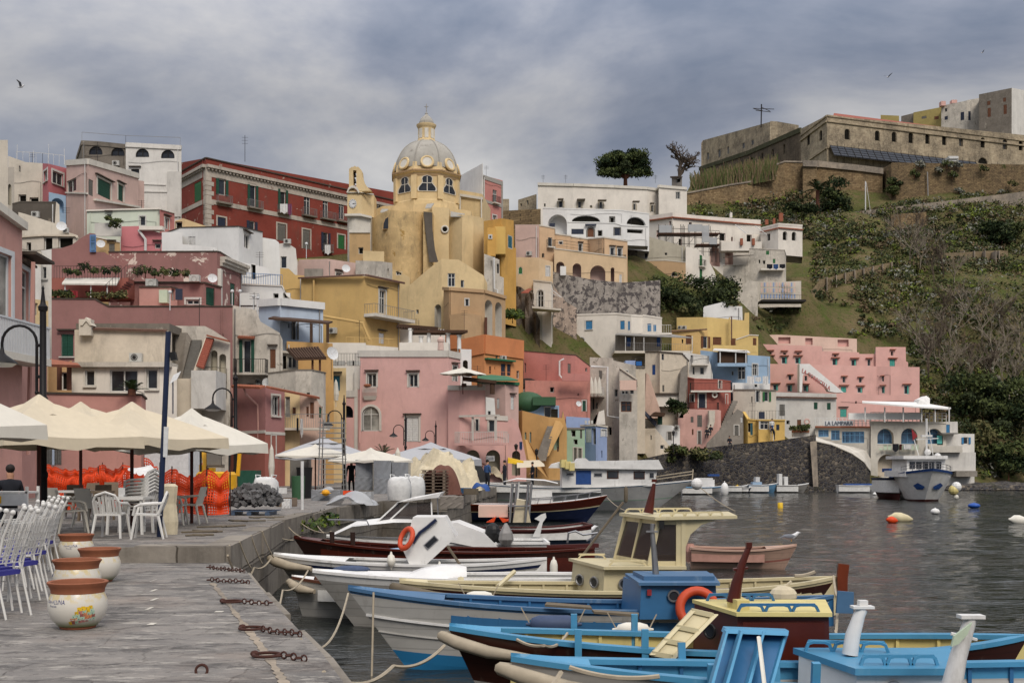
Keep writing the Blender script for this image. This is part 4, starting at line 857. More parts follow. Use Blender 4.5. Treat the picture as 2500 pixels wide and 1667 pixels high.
# houses right behind the church
t=H('white_pink_house','house with white side wall, blue panel and pink front with grey edges','salmon',[(1118,176,436),(1179,168,428),(1227,172,441)],560,9,'1203 464 1213 496 Wr;1203 526 1212 537 Ws;1140 446 1149 456 U',trim='frame',fm='frame')
fr=fo(t,0);mb=MB();fx(mb,fr,0,fr.L+.02,Z_(560,170),Z_(436,176)+.2,.0,.06);mb.bd('white_wall','white',t,t.location)
fr=fo(t,1);mb=MB()
for a,b,c,d in((0,fr.L,Z_(428,168)-.55,Z_(428,168)+.05),(0,.35,Z_(560,168),Z_(430,168)),(fr.L-.35,fr.L,Z_(560,168),Z_(436,168)),(.35,fr.L-.35,Z_(486,168)-.4,Z_(486,168))):fx(mb,fr,a,b,c,d,-.02,.08)
mb.bd('grey_trim','domegrey',t,t.location)
t=H('bright_yellow_house','bright yellow house with teal shutter and stepped boxes beside the church','brightyellow',[(1181,144,540),(1224,142,533),(1254,145,538),(1254.5,145,604),(1260,145.5,606)],690,7,'1240 575 1251 607 Z',rec=.1)
sb(t,'upper_room','sunny',1208,553,1234,620,141,2);sb(t,'window_bay','brightyellow',1190,556,1210,625,140.6,2);
mb=MB();a,b=P(1192,583,140.4),P(1202,572,140.4);mb.b2((a.x,140.5,a.z),(b.x,140.6,b.z));w_=mb.bd('window','frame',t,t.location);mb=MB();a,b=P(1195,580,140.3),P(1199,575,140.3);mb.b2((a.x,140.46,a.z),(b.x,140.5,b.z));mb.bd('pane','pane',w_,t.location)
t=H('stained_house','stained plaster house with pipe between church and yellow house','agedwhite',[(1182,139,620),(1195,139,624),(1219,139,634),(1220,139,674),(1230,139,678)],735,5,'1213 644 1218 667 D;1198 636 1200 650 D');pipe(t,[(1206,628),(1207,705),(1214,708),(1215,718)],138.6,.1)
# pale buttress stair house under the apse
t=H('buttress_house','pale yellow house with big sloping buttress below the church apse','churchpale',[(975,139,712),(1000,138,696),(1040,137,662),(1078,136,632),(1120,136,634),(1180,138,672),(1181,138,674),(1198,140,710)],840,8,'1093 667 1111 700 Wm;1125 684 1133 702 W;1016 756 1022 766 D;1061 743 1077 800 Na',niche='churchtrim',nd=.8,trim='frame')
t=H('yellow_low_house','low yellow house with white framed slot window under the apse','churchpale',[(957,142,655),(1000,141,677),(1001,141,700)],800,5,'966 662 980 672 W')
t=H('tan_arcade_house','tan house with two tall white arched niches','tan',[(1083,131,701),(1100,128,702),(1182,128,708),(1234,131,723)],840,8,'1136 730 1144 747 Ws;1161 774 1167 786 Ws;1163 803 1174 818 W;1184 732 1202 820 Na;1209 738 1225 822 Na',niche='churchtrim',nd=1.0,cop=('tan',.35,.18),trim='frame')
mb=MB();mb.pi([P(1098,768,127.2),P(1134,764,126),P(1134,840,126),P(1098,840,127.2)],(0,2,0));mb.pi([P(1134,764,126),P(1175,770,127.6),P(1175,840,127.6),P(1134,840,126)],(0,2,0));mb.bd('lower_bay','tan',t,t.location);pipe(t,[(1186,775),(1186,820)],127.5,.16,'wood')
t=H('white_nook_terrace','white arched nook terrace above the pergola columns','offwhite',[(975,118,797),(1010,118,800),(1087,118,805)],860,5,'1022 780 1023 781 D',cop=('white',.1,.1))
mb=MB();Yp=108;mb.pi([P(972,798,Yp),P(1070,806,Yp),P(1066,812,Yp+3),P(968,802,Yp+3)],(0,0,.3));mb.pi([P(1010,812,Yp-1),P(1142,812,Yp-1),P(1125,818,Yp+2),P(1005,818,Yp+2)],(0,0,.25))
for k in range(26):x=975+k*6.3;mb.tb_([P(x,800+k*.5,Yp-.6),P(x+4,797+k*.5,Yp+3)],.07,4)
mb.bd('pergola_roof','thatch',t,t.location)
mb=MB()
for px,y0,y1 in((1002,806,842),(1047,810,842),(1094,816,848),(1121,822,852),(1028,824,842)):mb.lh_([(.2,Z_(y1,107.6)),(.17,Z_(y0,107.6)),(.24,Z_(y0-1,107.6)),(.24,Z_(y0-4,107.6))],(X_(px,107.6),107.6,0),10)
mb.bd('column','white',t,t.location)
t=H('orange_house','bright orange house with dark shutters and green edged ledge','orange2',[(1085,119,808),(1122,117,806),(1123,117,830),(1183,115,817),(1277,119,832)],935,9,'1210 859 1215 879 W;1194 894 1199 912 K;1223 888 1234 917 V;1238 889 1247 917 V;1261 905 1268 924 W;1207 895 1209 902 D',cop=('orange',1.9,.14))
fr=fo(t,-1);au(t,fr,1219,868,1231,880);u0,z0=fr.uz(1152,876);mb=MB();fx(mb,fr,.0,fr.L*.72,Z_(880,116),Z_(876,116),0,.5);mb.bd('ledge','green',t,t.location);rl(t,[P(1150,925,113.5),P(1263,932,113.5)],.9,'orange',.35)
# big pink house on the quay
t=H('big_pink_house','big rose pink house with cream corner bands and balcony windows on the quay','pink',[(817,101,954),(872,101,954),(873,101,856),(1094,99.5,856),(1124,101,862)],1186,9,'897 912 919 945 Wsh;998 913 1020 945 Wsh;1105 894 1115 930 Wshc;1096 981 1107 993 Ws;884 992 926 1052 Aasc;832 990 862 1019 Na;992 1018 1022 1078 Scsh',trim='pinktrim',cop=('pinktrim',.55,.1),niche='shnavy',nd=1,lower=1,rec=.22)
fr=fo(t,0);og=t.location
for a,b,y in((888,921,975),(989,1028,975)):
 u0,z0=fr.uz(a,y-8);u1,z1=fr.uz(b,y-30);mb=MB();mb.hexa([fr.p(u0+.1,z0-.35,.35),fr.p(u1-.1,z0-.35,.35),fr.p(u1-.1,z0-.35,-.02),fr.p(u0+.1,z0-.35,-.02),fr.p(u0,z0,.5),fr.p(u1,z0,.5),fr.p(u1,z0,-.02),fr.p(u0,z0,-.02)]);b_=mb.bd('balcony','pinktrim',t,og)
 r=MB();n=12
 for k in range(n+1):
  x=u0+(u1-u0)*k/n;r.tb_([fr.p(x,z0,.45),fr.p(x,z0+.3,.58),fr.p(x,z1,.48)],.025,4)
 fx(r,fr,u0,u1,z1-.03,z1+.03,.44,.52);r.bd('railing','pinktrim',b_,og)
 r=MB();c=fr.p((u0+u1)/2-.2,z1+.12,.55);r.ell(c,(.35,.15,.14),8,5);r.bd('flower_box','terracotta',b_,og)
 u0b,_=fr.uz(a+5,940);u1b,_=fr.uz(b-5,940);mb=MB();fx(mb,fr,u0b,u1b,z0,z0+.95,-.2,-.12)
u0,z0=fr.uz(991,1077);u1,_=fr.uz(1026,1077);bl(t,fr,u0,u1,z0,.45,'pinktrim','pinktrim',.95,.35)
mb=MB();ux,za=fr.uz(1094,862);fx(mb,fr,fr.L-.28,fr.L+.02,3.2,za,0,.07);ux,_=fr.uz(873,900);fx(mb,fr,ux,ux+.22,Z_(950,101),za,0,.06);fx(mb,fr,0,.25,3.2,Z_(954,101)-.2,0,.06);mb.bd('corner_band','pinktrim',t,og)
pipe(t,[(882,880),(878,1080)],100.4,.08,'pink')
mb=MB();n=6
for k in range(n):
 a=P(850+k*3.2,953-k*4.6,101.6+k*.3);mb.b2((a.x,a.y,a.z-.1),(a.x+1.2,a.y+1.3,a.z+.16))
mb.bd('steps','greyplaster',t,og)
mb=MB();mb.pi([P(828,954,101.4),P(872,900,101.4),P(872,954,101.4)],(0,.2,0));mb.bd('stair_wall','offwhite',t,og)
mb=MB();mb.lh_([(.28,0),(.24,.7),(.3,.75),(.3,.95),(.1,1.2)],P(1076,855,101),10);mb.bd('chimney','palepink',t,og)
sb(t,'roof_wall','offwhite',975,836,1095,860,104,3)
t=H('white_loggia_house','small white house with arched loggia right of the big pink house','white',[(1124,104,852),(1151,104,853)],965,4,'1130 879 1142 905 Na',niche='beige')
t=H('pink_wing','rose pink terrace wing with white balcony and arched restaurant front','pink',[(1094,99,941),(1122,98.5,941),(1185,98.5,941),(1186,98.5,1013),(1240,98.5,1016)],1186,6,'1137 1098 1171 1150 Na;1186 1098 1221 1150 Na;1161 1023 1168 1052 Ws;1193 1025 1208 1054 Ws',cop=('pinktrim',.4,.1),trim='pinktrim',niche='beige',nd=1.2,lower=1)
fr=fo(t,0);mb=MB();u0,z0=fr.uz(1122,1082);u1,_=fr.uz(1240,1082);b_=bl(t,fr,u0,u1,z0,.9,'frame','pink',.95,.2)
mb=MB()
for px in(1152,1208):u,z=fr.uz(px,1016);fx(mb,fr,u,u+.2,Z_(1075,98),Z_(1014,98),0,.06)
u0,_=fr.uz(1123,1015);u1,_=fr.uz(1220,1015);fx(mb,fr,u0,u1,Z_(1018,98),Z_(1013,98),0,.2);mb.bd('terrace_trim','pinktrim',t,t.location)
sg=MB();u0,z1=fr.uz(1189,1112);u1,z0=fr.uz(1209,1125);fx(sg,fr,u0,u1,z0,z1,.1,.14);SIGN_PINK=(t,fr,u0,u1,z0,z1);sg.bd('sign','signwhite',t,t.location)
mb=MB();mb.pi([P(1130,926,97),P(1212,936,97),P(1205,938,100),P(1130,930,100)],(0,0,.25))
for px in(1133,1172,1202):mb.lh_([(.22,Z_(962 if px>1180 else 944,97.3)),(.2,Z_(936,97.3))],(X_(px,97.3),97.3,0),8)
mb.bd('pergola','thatch',t,t.location)
t=H('white_step_house','small white stepped house beside the pink terrace wing','white',[(1186,103,969),(1207,103,972),(1211,103,1031),(1240,102,1034)],1090,4,'1191 1003 1198 1016 W;1222 1058 1238 1080 W')
t=H('lavender_pink_house','dusty lilac pink house with green domed roof edge','lavpink',[(1168,108,930),(1234,106,932),(1266,107,934)],1186,7,'1247 968 1255 1000 Sh;1212 972 1219 998 S;1259 1040 1266 1071 Wa',cop=('green',.25,.15),trim='frame')
mb=MB();mb.pi([P(1166,930,105.6),P(1265,930,105.6),P(1240,921,109),P(1200,917,109),P(1166,920,109)],(0,0,.1));mb.bd('roof','green',t,t.location)
t=H('pink_slope_house','pink house with steeply sloping side wall and yellow awnings','pink',[(1237,103,1034),(1248,103,1020),(1262,103,1028),(1272,103,1060),(1285,103,1120)],1188,5,'1250 1100 1270 1160 Na',niche='beige',lower=1)
# ================================================================ houses right of the middle
t=H('amber_stair_house','amber house with outside staircase and small arched windows','amber',[(1265,114,1003),(1275,113,1002),(1340,112,1018),(1372,112,1020),(1374,112,1002),(1384,112,1045)],1180,6,'1281 1055 1285 1073 D;1293 1054 1297 1080 Aa;1352 1050 1365 1098 Na;1360 1090 1364 1102 K',niche='palegreen',nd=.6,lower=1)
mb=MB();n=14;a,b=P(1314,1112,110),P(1340,1040,111.6)
for k in range(n):
 c=a.lerp(b,k/n);d=a.lerp(b,(k+1)/n);mb.b2((c.x-.1,c.y,c.z-.5),(c.x+.75,d.y+.3,d.z))
mb.bd('stairs','greyplaster',t,t.location)
mb=MB();mb.pi([P(1322,1118,110.2),P(1340,1112,110.2),P(1376,1040,111.5),P(1368,1028,111.5),P(1356,1026,111.5)],(0,.4,0));mb.pi([P(1282,1072,110.5),P(1288,1074,110.5),P(1326,1135,109),P(1340,1170,109),P(1290,1120,109.5)],(0,.4,0));mb.bd('stair_wall','amber',t,t.location)
t=H('blue_dome_house','small blue house with green domed roof and white pillar','skyblue',[(1268,118,966),(1290,118,968),(1306,118,985),(1340,118,988),(1365,118,990)],1060,5,'1328 992 1346 1020 X;1345 998 1362 1020 N',niche='beige')
mb=MB();mb.ell(P(1288,984,119),(1.8,1.7,1.2),18,10);mb.b2((P(1300,0,118).x,117,Z_(990,118)),(P(1356,0,118).x,120,Z_(970,118)));mb.bd('dome','hosegreen',t,t.location,60);au(t,fo(t),1302,975,1313,987)
t=H('white_roof_house','white roof house with blue doors behind the green dome','white',[(1268,124,950),(1340,124,948),(1343,124,972),(1382,122,975)],1060,5,'1317 952 1324 968 U;1331 960 1336 968 U;1370 984 1376 1008 U')
mb=MB();mb.ell(P(1290,943,127),(2.6,1.5,.9),14,7);mb.bd('net_cover','rubber',t,t.location)
t=H('salmon_house','salmon pink house with mottled lower part and white pipes','salmon',[(1278,127,856),(1374,124,864),(1405,127,866),(1441,128,894)],945,9,'1386 888 1394 911 Q;1429 898 1434 907 W;1280 886 1284 910 D',cop=('eave',.05,.05))
pipe(t,[(1377,876),(1366,882),(1366,916),(1385,938),(1385,1010)],123.5,.1)
t=H('salmon_lower_house','coral house front with peeling grey band and green shutter','salmon2',[(1282,121,928),(1441,122,931)],1065,5,'1422 978 1430 1004 Gs;1410 960 1413 966 D;1343 945 1353 958 D',rmat='salmon2');dish(t,1413,985,119,.3)
sb(t,'parapet','salmon',1372,912,1441,930,120,.3);
t=H('lilac_low_house','periwinkle house base with air conditioners below the coral house','periwinkle',[(1382,119,1016),(1440,119,1020)],1090,4);mb=MB()
for px in(1428,1436,1443):a,b=P(px,1034,117),P(px+5,1026,117);mb.b2((a.x,117,a.z),(b.x,117.3,b.z))
mb.bd('air_conditioner','acunit',t,t.location)
t=H('mint_green_house','mint green fishing house with small windows on the quay','gelato',[(1373,116,1047),(1382,115.5,1044),(1428,115,1044)],1190,5,'1416 1049 1421 1070 Q;1394 1050 1405 1066 D;1400 1072 1410 1085 D;1401 1093 1408 1130 Qs;1412 1094 1420 1130 Qs',cop=('greyplaster',.15,.1),lower=1)
t=H('periwinkle_house','periwinkle blue fishing house with glazed corner window','periwinkle',[(1418,118,1037),(1455,116,1036),(1482,117,1040)],1190,5,'1429 1045 1444 1080 S;1445 1045 1458 1085 D;1468 1049 1480 1066 Ssc;1468 1100 1471 1117 D',cop=('cream2',.15,.12),lower=1,trim='frame')
t=H('pale_yellow_low_house','pale yellow low house above the mint green house','churchpale',[(1383,121,1018),(1400,121,1016),(1400.5,121,1035),(1420,120,1037)],1060,4)
t=H('mottled_tall_house','tall grey mottled plaster house with long drainpipe and balcony with folded parasols','agedwhite',[(1440,128,872),(1496,127,874),(1498,127,880),(1552,126,892)],1190,8,'1446 972 1451 1000 W;1462 905 1470 925 Q;1500 950 1508 968 W;1485 1042 1493 1062 D;1525 1052 1535 1075 Wl;1454 983 1459 998 D;1516 903 1522 926 Ss;1527 905 1533 926 Qs',lower=1,trim='white2')
pipe(t,[(1443,895),(1483,896),(1483,1015),(1510,1020),(1520,1032),(1523,1075)],125.5,.13);fr=fo(t)
u0,z0=fr.uz(1441,966);u1,_=fr.uz(1476,966);bl(t,fr,u0,u1,z0,1.6,'white','offwhite',.9,.2)
mb=MB();mb.pi([P(1455,1036,122),P(1462,1005,122),P(1475,1000,122),P(1478,1036,122)],(0,3,0));mb.bd('white_buttress','offwhite',t,t.location)
mb=MB()
for k in range(8):a=P(1444+k*1.5,1030-k*3,123);mb.b2((a.x,a.y,a.z-.3),(a.x+.9,a.y+.5,a.z))
mb.bd('steps','greyplaster',t,t.location)
t=H('aged_window_house','pale aged house with two ribbon windows and small shutters','agedwhite',[(1512,124,896),(1555,124,925),(1556,124,940)],1130,5,'1517 950 1535 963 Wm;1516 980 1542 1005 Wmb;1538 950 1548 962 W',trim='white',cop=('cream2',.15,.2))
sb(t,'terrace_wall','hotelpale',1514,928,1554,952,122.5,.5)
t=H('beige_blue_shutter_house','small beige house with one deep blue shutter','cream',[(1535,131,894),(1575,131,895)],1000,5,'1538 899 1544 914 U;1552 876 1553 877 D',cop=('greyaged',.15,.15));sb(t,'roof_tank','deepblue',1551,882,1567,892,133,1);sb(t,'roof_room','periwinkle',1527,880,1552,893,133,2)
t=H('buttressed_house','tall cream house with deep blue window and two big leaning buttresses','cream',[(1575,142,857),(1610,141,857),(1611,140,858),(1665,140,862),(1682,140,880)],1010,8,'1592 890 1600 915 U;1615 864 1621 879 W;1617 940 1622 956 Q',cop=('eave',.1,.15))
mb=MB();mb.pi([P(1573,1022,138),P(1578,910,138.5),P(1584,915,138.5),P(1612,1002,138),P(1612,1020,138)],(0,3,0));mb.bd('buttress','palemauve',t,t.location)
mb=MB();mb.pi([P(1662,910,138),P(1672,893,138),P(1680,890,138),P(1678,935,138),P(1668,1020,138),P(1654,1020,138)],(0,2,0));mb.bd('buttress','greyplaster',t,t.location)
sb(t,'cornice','eave',1597,959,1662,963,138.5,1.5);sb(t,'lower_wall','offwhite',1600,963,1660,992,138.8,3)
mb=MB();mb.pi([P(1590,1014,134),P(1600,1005,134),P(1625,1008,134),P(1622,1016,134)],(0,2,0));mb.bd('awning','thatch',t,t.location);sb(t,'door','shgreen',1606,1014,1617,1036,136,.2)
mb=MB();mb.pi([P(1570,1005,135.5),P(1575,1003,135.5),P(1604,1030,135),P(1600,1040,135)],(0,1,0));mb.bd('stair_cover','shnavy',t,t.location)
t=H('low_cream_house','low cream round cornered house with arched doorway above the sea wall','cream',[(1548,133,1046),(1600,132,1045),(1612,133,1060),(1648,134,1105)],1135,5,'1551 1054 1565 1080 Na;1588 1062 1591 1073 D;1608 1086 1622 1096 W',niche='beige',nd=.7,lower=3)
rl(t,[P(1564,1045,131.5),P(1600,1044,131.5)],.7,'iron',.12)
t=H('white_lane_house','small white house with grey window and wall lamp by the sea wall lane','white',[(1600,136,1036),(1640,135,1038),(1650,135,1042),(1660,135,1045)],1120,5,'1630 1054 1640 1074 Qs');au(t,fo(t),1650,1038,1659,1052)
# white house with blue shutters
t=H('white_blue_shutter_house','large white house with bright blue shutters and shaded terrace','offwhite',[(1407,153,767),(1506,151,764),(1541,150,768),(1568,151,770),(1570,151,768),(1616,150,775)],880,8,'1430 783 1446 804 Bsl;1514 783 1525 804 B;1533 784 1538 806 B;1580 790 1590 809 B;1595 792 1602 809 B;1412 824 1427 840 Aas',cop=('offwhite',.2,.06),trim='white2')
mb=MB();mb.pi([P(1502,818,147),P(1690,826,147),P(1640,818,150),P(1506,815,150)],(0,0,.12));tr=mb.bd('terrace_roof','greyconc',t,t.location)
mb=MB()
for px in(1527,1548,1572,1690):mb.tb_([P(px,820,147.2),P(px,858,147.2)],.06,4)
mb.bd('terrace_post','pvcw',t,t.location)
mb=MB();a,b=P(1502,857,149.6),P(1612,818,149.6);mb.b2((a.x,149.4,a.z),(b.x,149.7,b.z));mb.bd('terrace_shade','greyplaster',t,t.location)
mb=MB()
for a_,b_ in((1530,1540),(1604,1612)):a,b=P(a_,845,149.2),P(b_,824,149.2);mb.b2((a.x,149.2,a.z),(b.x,149.35,b.z))
mb.bd('terrace_door','shdblue',t,t.location)
mb=MB();a,b=P(1500,866,147),P(1690,855,147);mb.b2((a.x,146.8,a.z+.2),(b.x,152,a.z+.5));mb.bd('terrace_floor','cream2',t,t.location)
rl(t,[P(1527,853,147),P(1690,858,147)],.9,'rail',.3)
sb(t,'balcony','offwhite',1566,812,1640,817,148.5,1.5);rl(t,[P(1570,812,148.4),P(1638,812,148.4)],1.0,'pvcw',.3,.02)
t=H('balcony_cliff_house','white cliff house with arched door and jutting terrace on the stained wall','offwhite',[(1302,151,683),(1346,150,688),(1350,151,700)],765,4,'1312 708 1327 750 Ass',trim='frame',cop=('cream2',.15,.1))
mb=MB();mb.pi([P(1299,752,146.5),P(1370,758,146.5),P(1365,763,150),P(1302,760,150)],(0,0,.25));mb.bd('balcony','cream2',t,t.location);rl(t,[P(1299,752,146.6),P(1370,758,146.6)],1.1,'rail',.5)
mb=MB();mb.tb_([P(1303,700,149),P(1371,726,146.8)],.05,4);mb.tb_([P(1345,706,149),P(1371,726,146.8)],.05,4);mb.bd('awning_frame','pvcw',t,t.location)
sb(t,'cliff_base','beige',1305,762,1350,850,150.5,4)
mb=MB();mb.pi([P(1272,716,149),P(1290,706,150),P(1298,706,150),P(1290,716,149)],(0,0,.1));mb.bd('tiled_hood','roofred',t,t.location)
# apricot house with arches
t=H('apricot_house','long apricot house with arched loggias and iron balconies','apricot',[(1258,162,549),(1317,158,549),(1354,159,556),(1354.5,161,570),(1393,161,575),(1394,162,577),(1436,163,583),(1476,158,579),(1532,159,588)],695,9,lower=.5,wins='1338 580 1348 603 Wr;1365 590 1373 597 Ws;1413 596 1421 617 Wsh;1490 605 1500 637 Wsh;1508 607 1518 639 Wsh;1265 651 1276 670 ga;1333 649 1342 675 Ss;1323 618 1329 629 Na',cop=('cream2',.15,.08),trim='frame',niche='cream2')
fr=fo(t,-1);u0,z0=fr.uz(1488,640);u1,_=fr.uz(1524,640);bl(t,fr,u0,u1,z0,.7,'iron','eave',1.0,.15)
t3=H('apricot_terrace_house','apricot terrace front with four arches above the stained retaining wall','apricot2',[(1353,156,606),(1380,156,609),(1530,156,628)],690,4,lower=.5,wins='1358 639 1378 690 Na;1398 643 1419 690 Na;1441 648 1478 690 Na;1491 653 1500 690 Na;1512 670 1518 690 S',niche='palepink',nd=1.5,cop=('cream2',.12,.08))
mb=MB();c=P(1375,690,154);mb.b2((P(1368,0,154).x,154,Z_(672,154)),(P(1382,0,154).x,155,Z_(650,154)));mb.bd('well_head','white',t3,t3 .location);rl(t3,[P(1356,606,156.6),P(1440,618,156.6)],1.2,'iron',1.5,.02,mid=2)
t=H('pink_gable_house','pale pink stained gable house with air conditioner left of the apricot house','palepink',[(1258,156,549),(1316,154.5,549)],640,4,'1255 571 1258 590 U');au(t,fo(t),1287,615,1299,624)
t=H('cream_arch_gate_house','cream house end with big blind arch and green door','apricot2',[(1259,153,628),(1316,152.5,629),(1350,153,640)],730,4,'1265 651 1276 670 ga;1333 650 1342 675 Ss',rec=.12,trim='frame')
# white palace with arches
t=H('white_long_palace','long off white palace with shuttered windows on the ridge','offwhite',[(1313,219,447),(1400,218,449),(1500,219,453),(1580,221,457),(1606,223,461),(1609,220,452),(1677,220,458)],560,12,'1364 491 1374 507 Eo;1411 492 1419 508 Eo;1463 493 1471 509 Eo;1546 497 1552 513 Eo;1589 501 1596 518 Eo;1650 469 1660 486 Ws;1328 497 1332 505 D;1440 501 1446 508 Na',cop=('churchtrim',.5,.25),niche='beige',nd=.3)
mb=MB()
for px in(1326,1381,1600):
 c=P(px,447,222);mb.tb_([c,c+V(0,0,1.6)],.03,4)
 for k in range(3):mb.tb_([c+V(-.35,0,.9+k*.25),c+V(.35,0,.9+k*.25)],.02,4)
mb.bd('antenna','iron',t,t.location)
for a,b,y in((1362,1376,485),(1409,1429,486),(1460,1481,488),(1545,1562,491),(1588,1598,495)):
 sb(t,'hood','greyaged',a,y-1,b,y+1,217,1.2)
t=H('white_arch_house','white house with two wide arches and small porthole windows below the palace','white',[(1325,175,507),(1385,174,509),(1523,174,513),(1524,174,514),(1585,176,521)],600,9,lower=.5,wins='1395 526 1466 542 Da;1530 530 1577 550 Da;1489 530 1500 544 Ds;1337 524 1384 575 Na',cop=('white',.15,.05),trim='shgrey',niche='white',nd=1.5)
t4=H('white_arch_terrace','white terrace house front with dark doorways below the wide arches','white',[(1384,170,541),(1500,170,544),(1520,170,550),(1582,171,552)],590,3,lower=.5,wins='1395 559 1425 572 Vb;1434 556 1450 579 Kas;1459 562 1471 577 D;1500 557 1514 575 Vs;1531 560 1570 570 D',trim='shgrey',cop=('white',.12,.08));mb=MB();a,b=P(1429,550,169.5),P(1456,547,169.5);mb.b2((a.x,169.5,a.z),(b.x,169.9,b.z));mb.bd('ledge','shnavy',t4,t4 .location);sb(t,'window_box','shnavy',1341,545,1355,553,173,.4)
# stained retaining wall below the apricot house
t=H('stained_retaining_wall','tall grey stained retaining wall below the apricot arches','mottled' if 'mottled' in MAT else 'greyaged',[(1350,154.6,658),(1352,154.6,664),(1440,154.6,682),(1520,154.6,690),(1612,154.6,684)],775,3,cat='retaining wall')
t=H('stained_cliff_wall','mottled pink grey cliff wall under the jutting terrace','mottledpink' if 'mottledpink' in MAT else 'palemauve',[(1346,152.6,690),(1380,152.4,735),(1408,152.2,752)],860,3,cat='retaining wall')
t=H('rough_gable_house','rough grey house with sloping roof right of the apricot house','beige',[(1531,179,588),(1545,179,570),(1560,179,567),(1590,179,580),(1630,179,590),(1675,179,603),(1680,179,640)],690,7,'1573 617 1582 631 W;1623 617 1629 623 D')
mb=MB();mb.pi([P(1531,640,178.8),P(1531,588,178.8),P(1545,571,178.8),P(1556,575,178.8),P(1556,636,178.8)],(0,.15,0));mb.bd('rough_side_wall','mottled',t,t.location)
t=H('tan_low_house','low tan house with white windows and round black opening','tan',[(1532,175,640),(1577,175,636),(1625,175,635),(1674,175,640)],695,4,'1534 658 1542 682 Ws;1567 655 1575 674 Ws;1587 662 1604 675 Ws;1596 650 1604 660 W;1639 663 1655 675 Da',cop=('cream2',.1,.05));
t=H('white_wedge_house','white wedge shaped house with green doors and small balconies','offwhite',[(1674,178,602),(1700,178,606),(1715,179,622),(1735,179,645),(1745,180,665),(1751,180,690)],705,5,'1708 623 1716 650 gr;1708 657 1717 685 g')
# white house with scaffolding
t=H('scaffold_house','long white house with red tile edge under scaffolding','offwhite',[(1583,208,527),(1642,203,519),(1700,205,526),(1790,208,533),(1857,210,537)],650,9,'1634 540 1639 555 D;1682 543 1689 549 D;1757 569 1771 588 D;1785 578 1789 589 Na;1823 573 1835 595 D;1603 562 1609 580 D;1657 583 1664 600 D;1733 602 1758 650 Na;1770 605 1790 650 Na',niche='palepink',nd=1.5)
fr=fo(t,1);mb=MB()
for i,(a,b,ya,yb)in((0,(1583,1642,538,530)),(1,(1642,1857,530,549))):
 fr=fo(t,i);u0,z0=fr.uz(a,ya);u1,z1=fr.uz(b,yb);mb.hexa([fr.p(u0,z0-.2,.4),fr.p(u1,z1-.2,.4),fr.p(u1,z1-.2,-.02),fr.p(u0,z0-.2,-.02),fr.p(u0,z0,.4),fr.p(u1,z1,.4),fr.p(u1,z1+.1,-.02),fr.p(u0,z0+.1,-.02)])
mb.bd('tiled_eave','tilered',t,t.location)
for(a,y0,b,y1)in((1903,520,1912,540),(1869,536,1876,548),(1888,533,1893,560),(1808,582,1814,598),(1837,582,1843,598)):
 sb(t,'brick_pillar','tilered',a,y0,b,y1,204 if y0>570 else 208,.6)
sb(t,'terrace_wall','offwhite',1760,590,1860,612,204.5,2);sb(t,'chimney','offwhite',1783,519,1788,531,210,.8)
mb=MB()
for a,b in(((1795,549),(1822,570)),((1844,552),(1872,573))):mb.tb_([P(*a,207),P(*b,203.5)],.07,4)
for k in range(6):mb.tb_([P(1800+k*4,553+k*3.2,206.5-k*.5),P(1848+k*4,556+k*3.2,206.5-k*.5)],.035,4)
mb.bd('pergola_frame','pvcw',t,t.location)
t5=H('tower_room_house','white square house with two arched dark windows at the end of the scaffolded house','offwhite',[(1857,206,556),(1900,202,545),(1959,204,549)],608,7,'1911 565 1922 587 Da;1933 566 1944 588 Da;1872 570 1880 588 D',cop=('offwhite',.3,.05),trim='frame',lower=1)
band(t5,0,1857,566,1900,556,.2,'tilered',.25);band(t5,1,1900,555,1959,560,.2,'tilered',.25)
sc_=tg('scaffolding','metal scaffolding with white sheeting in front of the white ridge house','scaffolding',P(1690,620,198));mb=MB();o_=sc_.location
for px in(1608,1624,1641,1662,1668,1680,1696,1714,1731,1737,1747,1757):
 y0,y1=(548,625)if px<1735 else(566,640)
 mb.tb_([P(px,y0,198),P(px,y1,198)],.06,4);mb.tb_([P(px+3,y0+4,200),P(px+3,y1,200)],.06,4)
for y in(556,575,592,608):mb.tb_([P(1608,y,198),P(1757,y+8,198)],.05,4)
for x in(1610,1640,1670,1700,1730):mb.tb_([P(x,610,198),P(x+26,578,198)],.04,4)
mb.bd('frame','iron',sc_,o_)
mb=MB()
for a,y0,b,y1 in((1609,550,1640,568),(1680,548,1714,566),(1714,551,1731,592),(1731,580,1750,597)):mb.b2((X_(a,197.8),197.7,Z_(y1,197.8)),(X_(b,197.8),197.85,Z_(y0,197.8)))
mb.bd('sheeting','filmwrap',sc_,o_);mb=MB();mb.b2((X_(1607,198),197.8,Z_(571,198)),(X_(1757,198),200.4,Z_(569,198)));mb.b2((X_(1700,198),197.8,Z_(598,198)),(X_(1757,198),200.4,Z_(596,198)));mb.bd('plank','wood',sc_,o_)
t=H('mottled_terrace_house','peeling white house with laundry balcony and dark terrace roof','agedwhite',[(1765,199,648),(1826,198,646),(1830,198,606),(1870,197,608),(1915,197,610),(1919,198,624)],690,6,'1866 612 1878 622 g;1852 634 1856 643 D;1862 636 1868 645 D;1887 632 1893 643 g',cop=('agedwhite',.1,.08),trim='white2');t.children
mb=MB();mb.pi([P(1765,630,195),P(1800,625,195),P(1840,624,197),P(1800,626,198)],(0,0,.12));mb.bd('terrace_roof','eave',t,t.location);sb(t,'balcony','offwhite',1858,656,1916,659,195.8,1.5)
t=H('gate_wall','white weathered wall and gate with agave planter above the grass slope','agedwhite',[(1775,184,742),(1805,184,710),(1826,184,684),(1850,184,688)],770,2,cat='wall')
t=H('shelter_building','long cream shelter with rows of small painted blue and mauve panels','cream2',[(1846,192,687),(1900,191,688),(1956,191,686)],735,4,cat='shelter',lower=1);fr=fo(t)
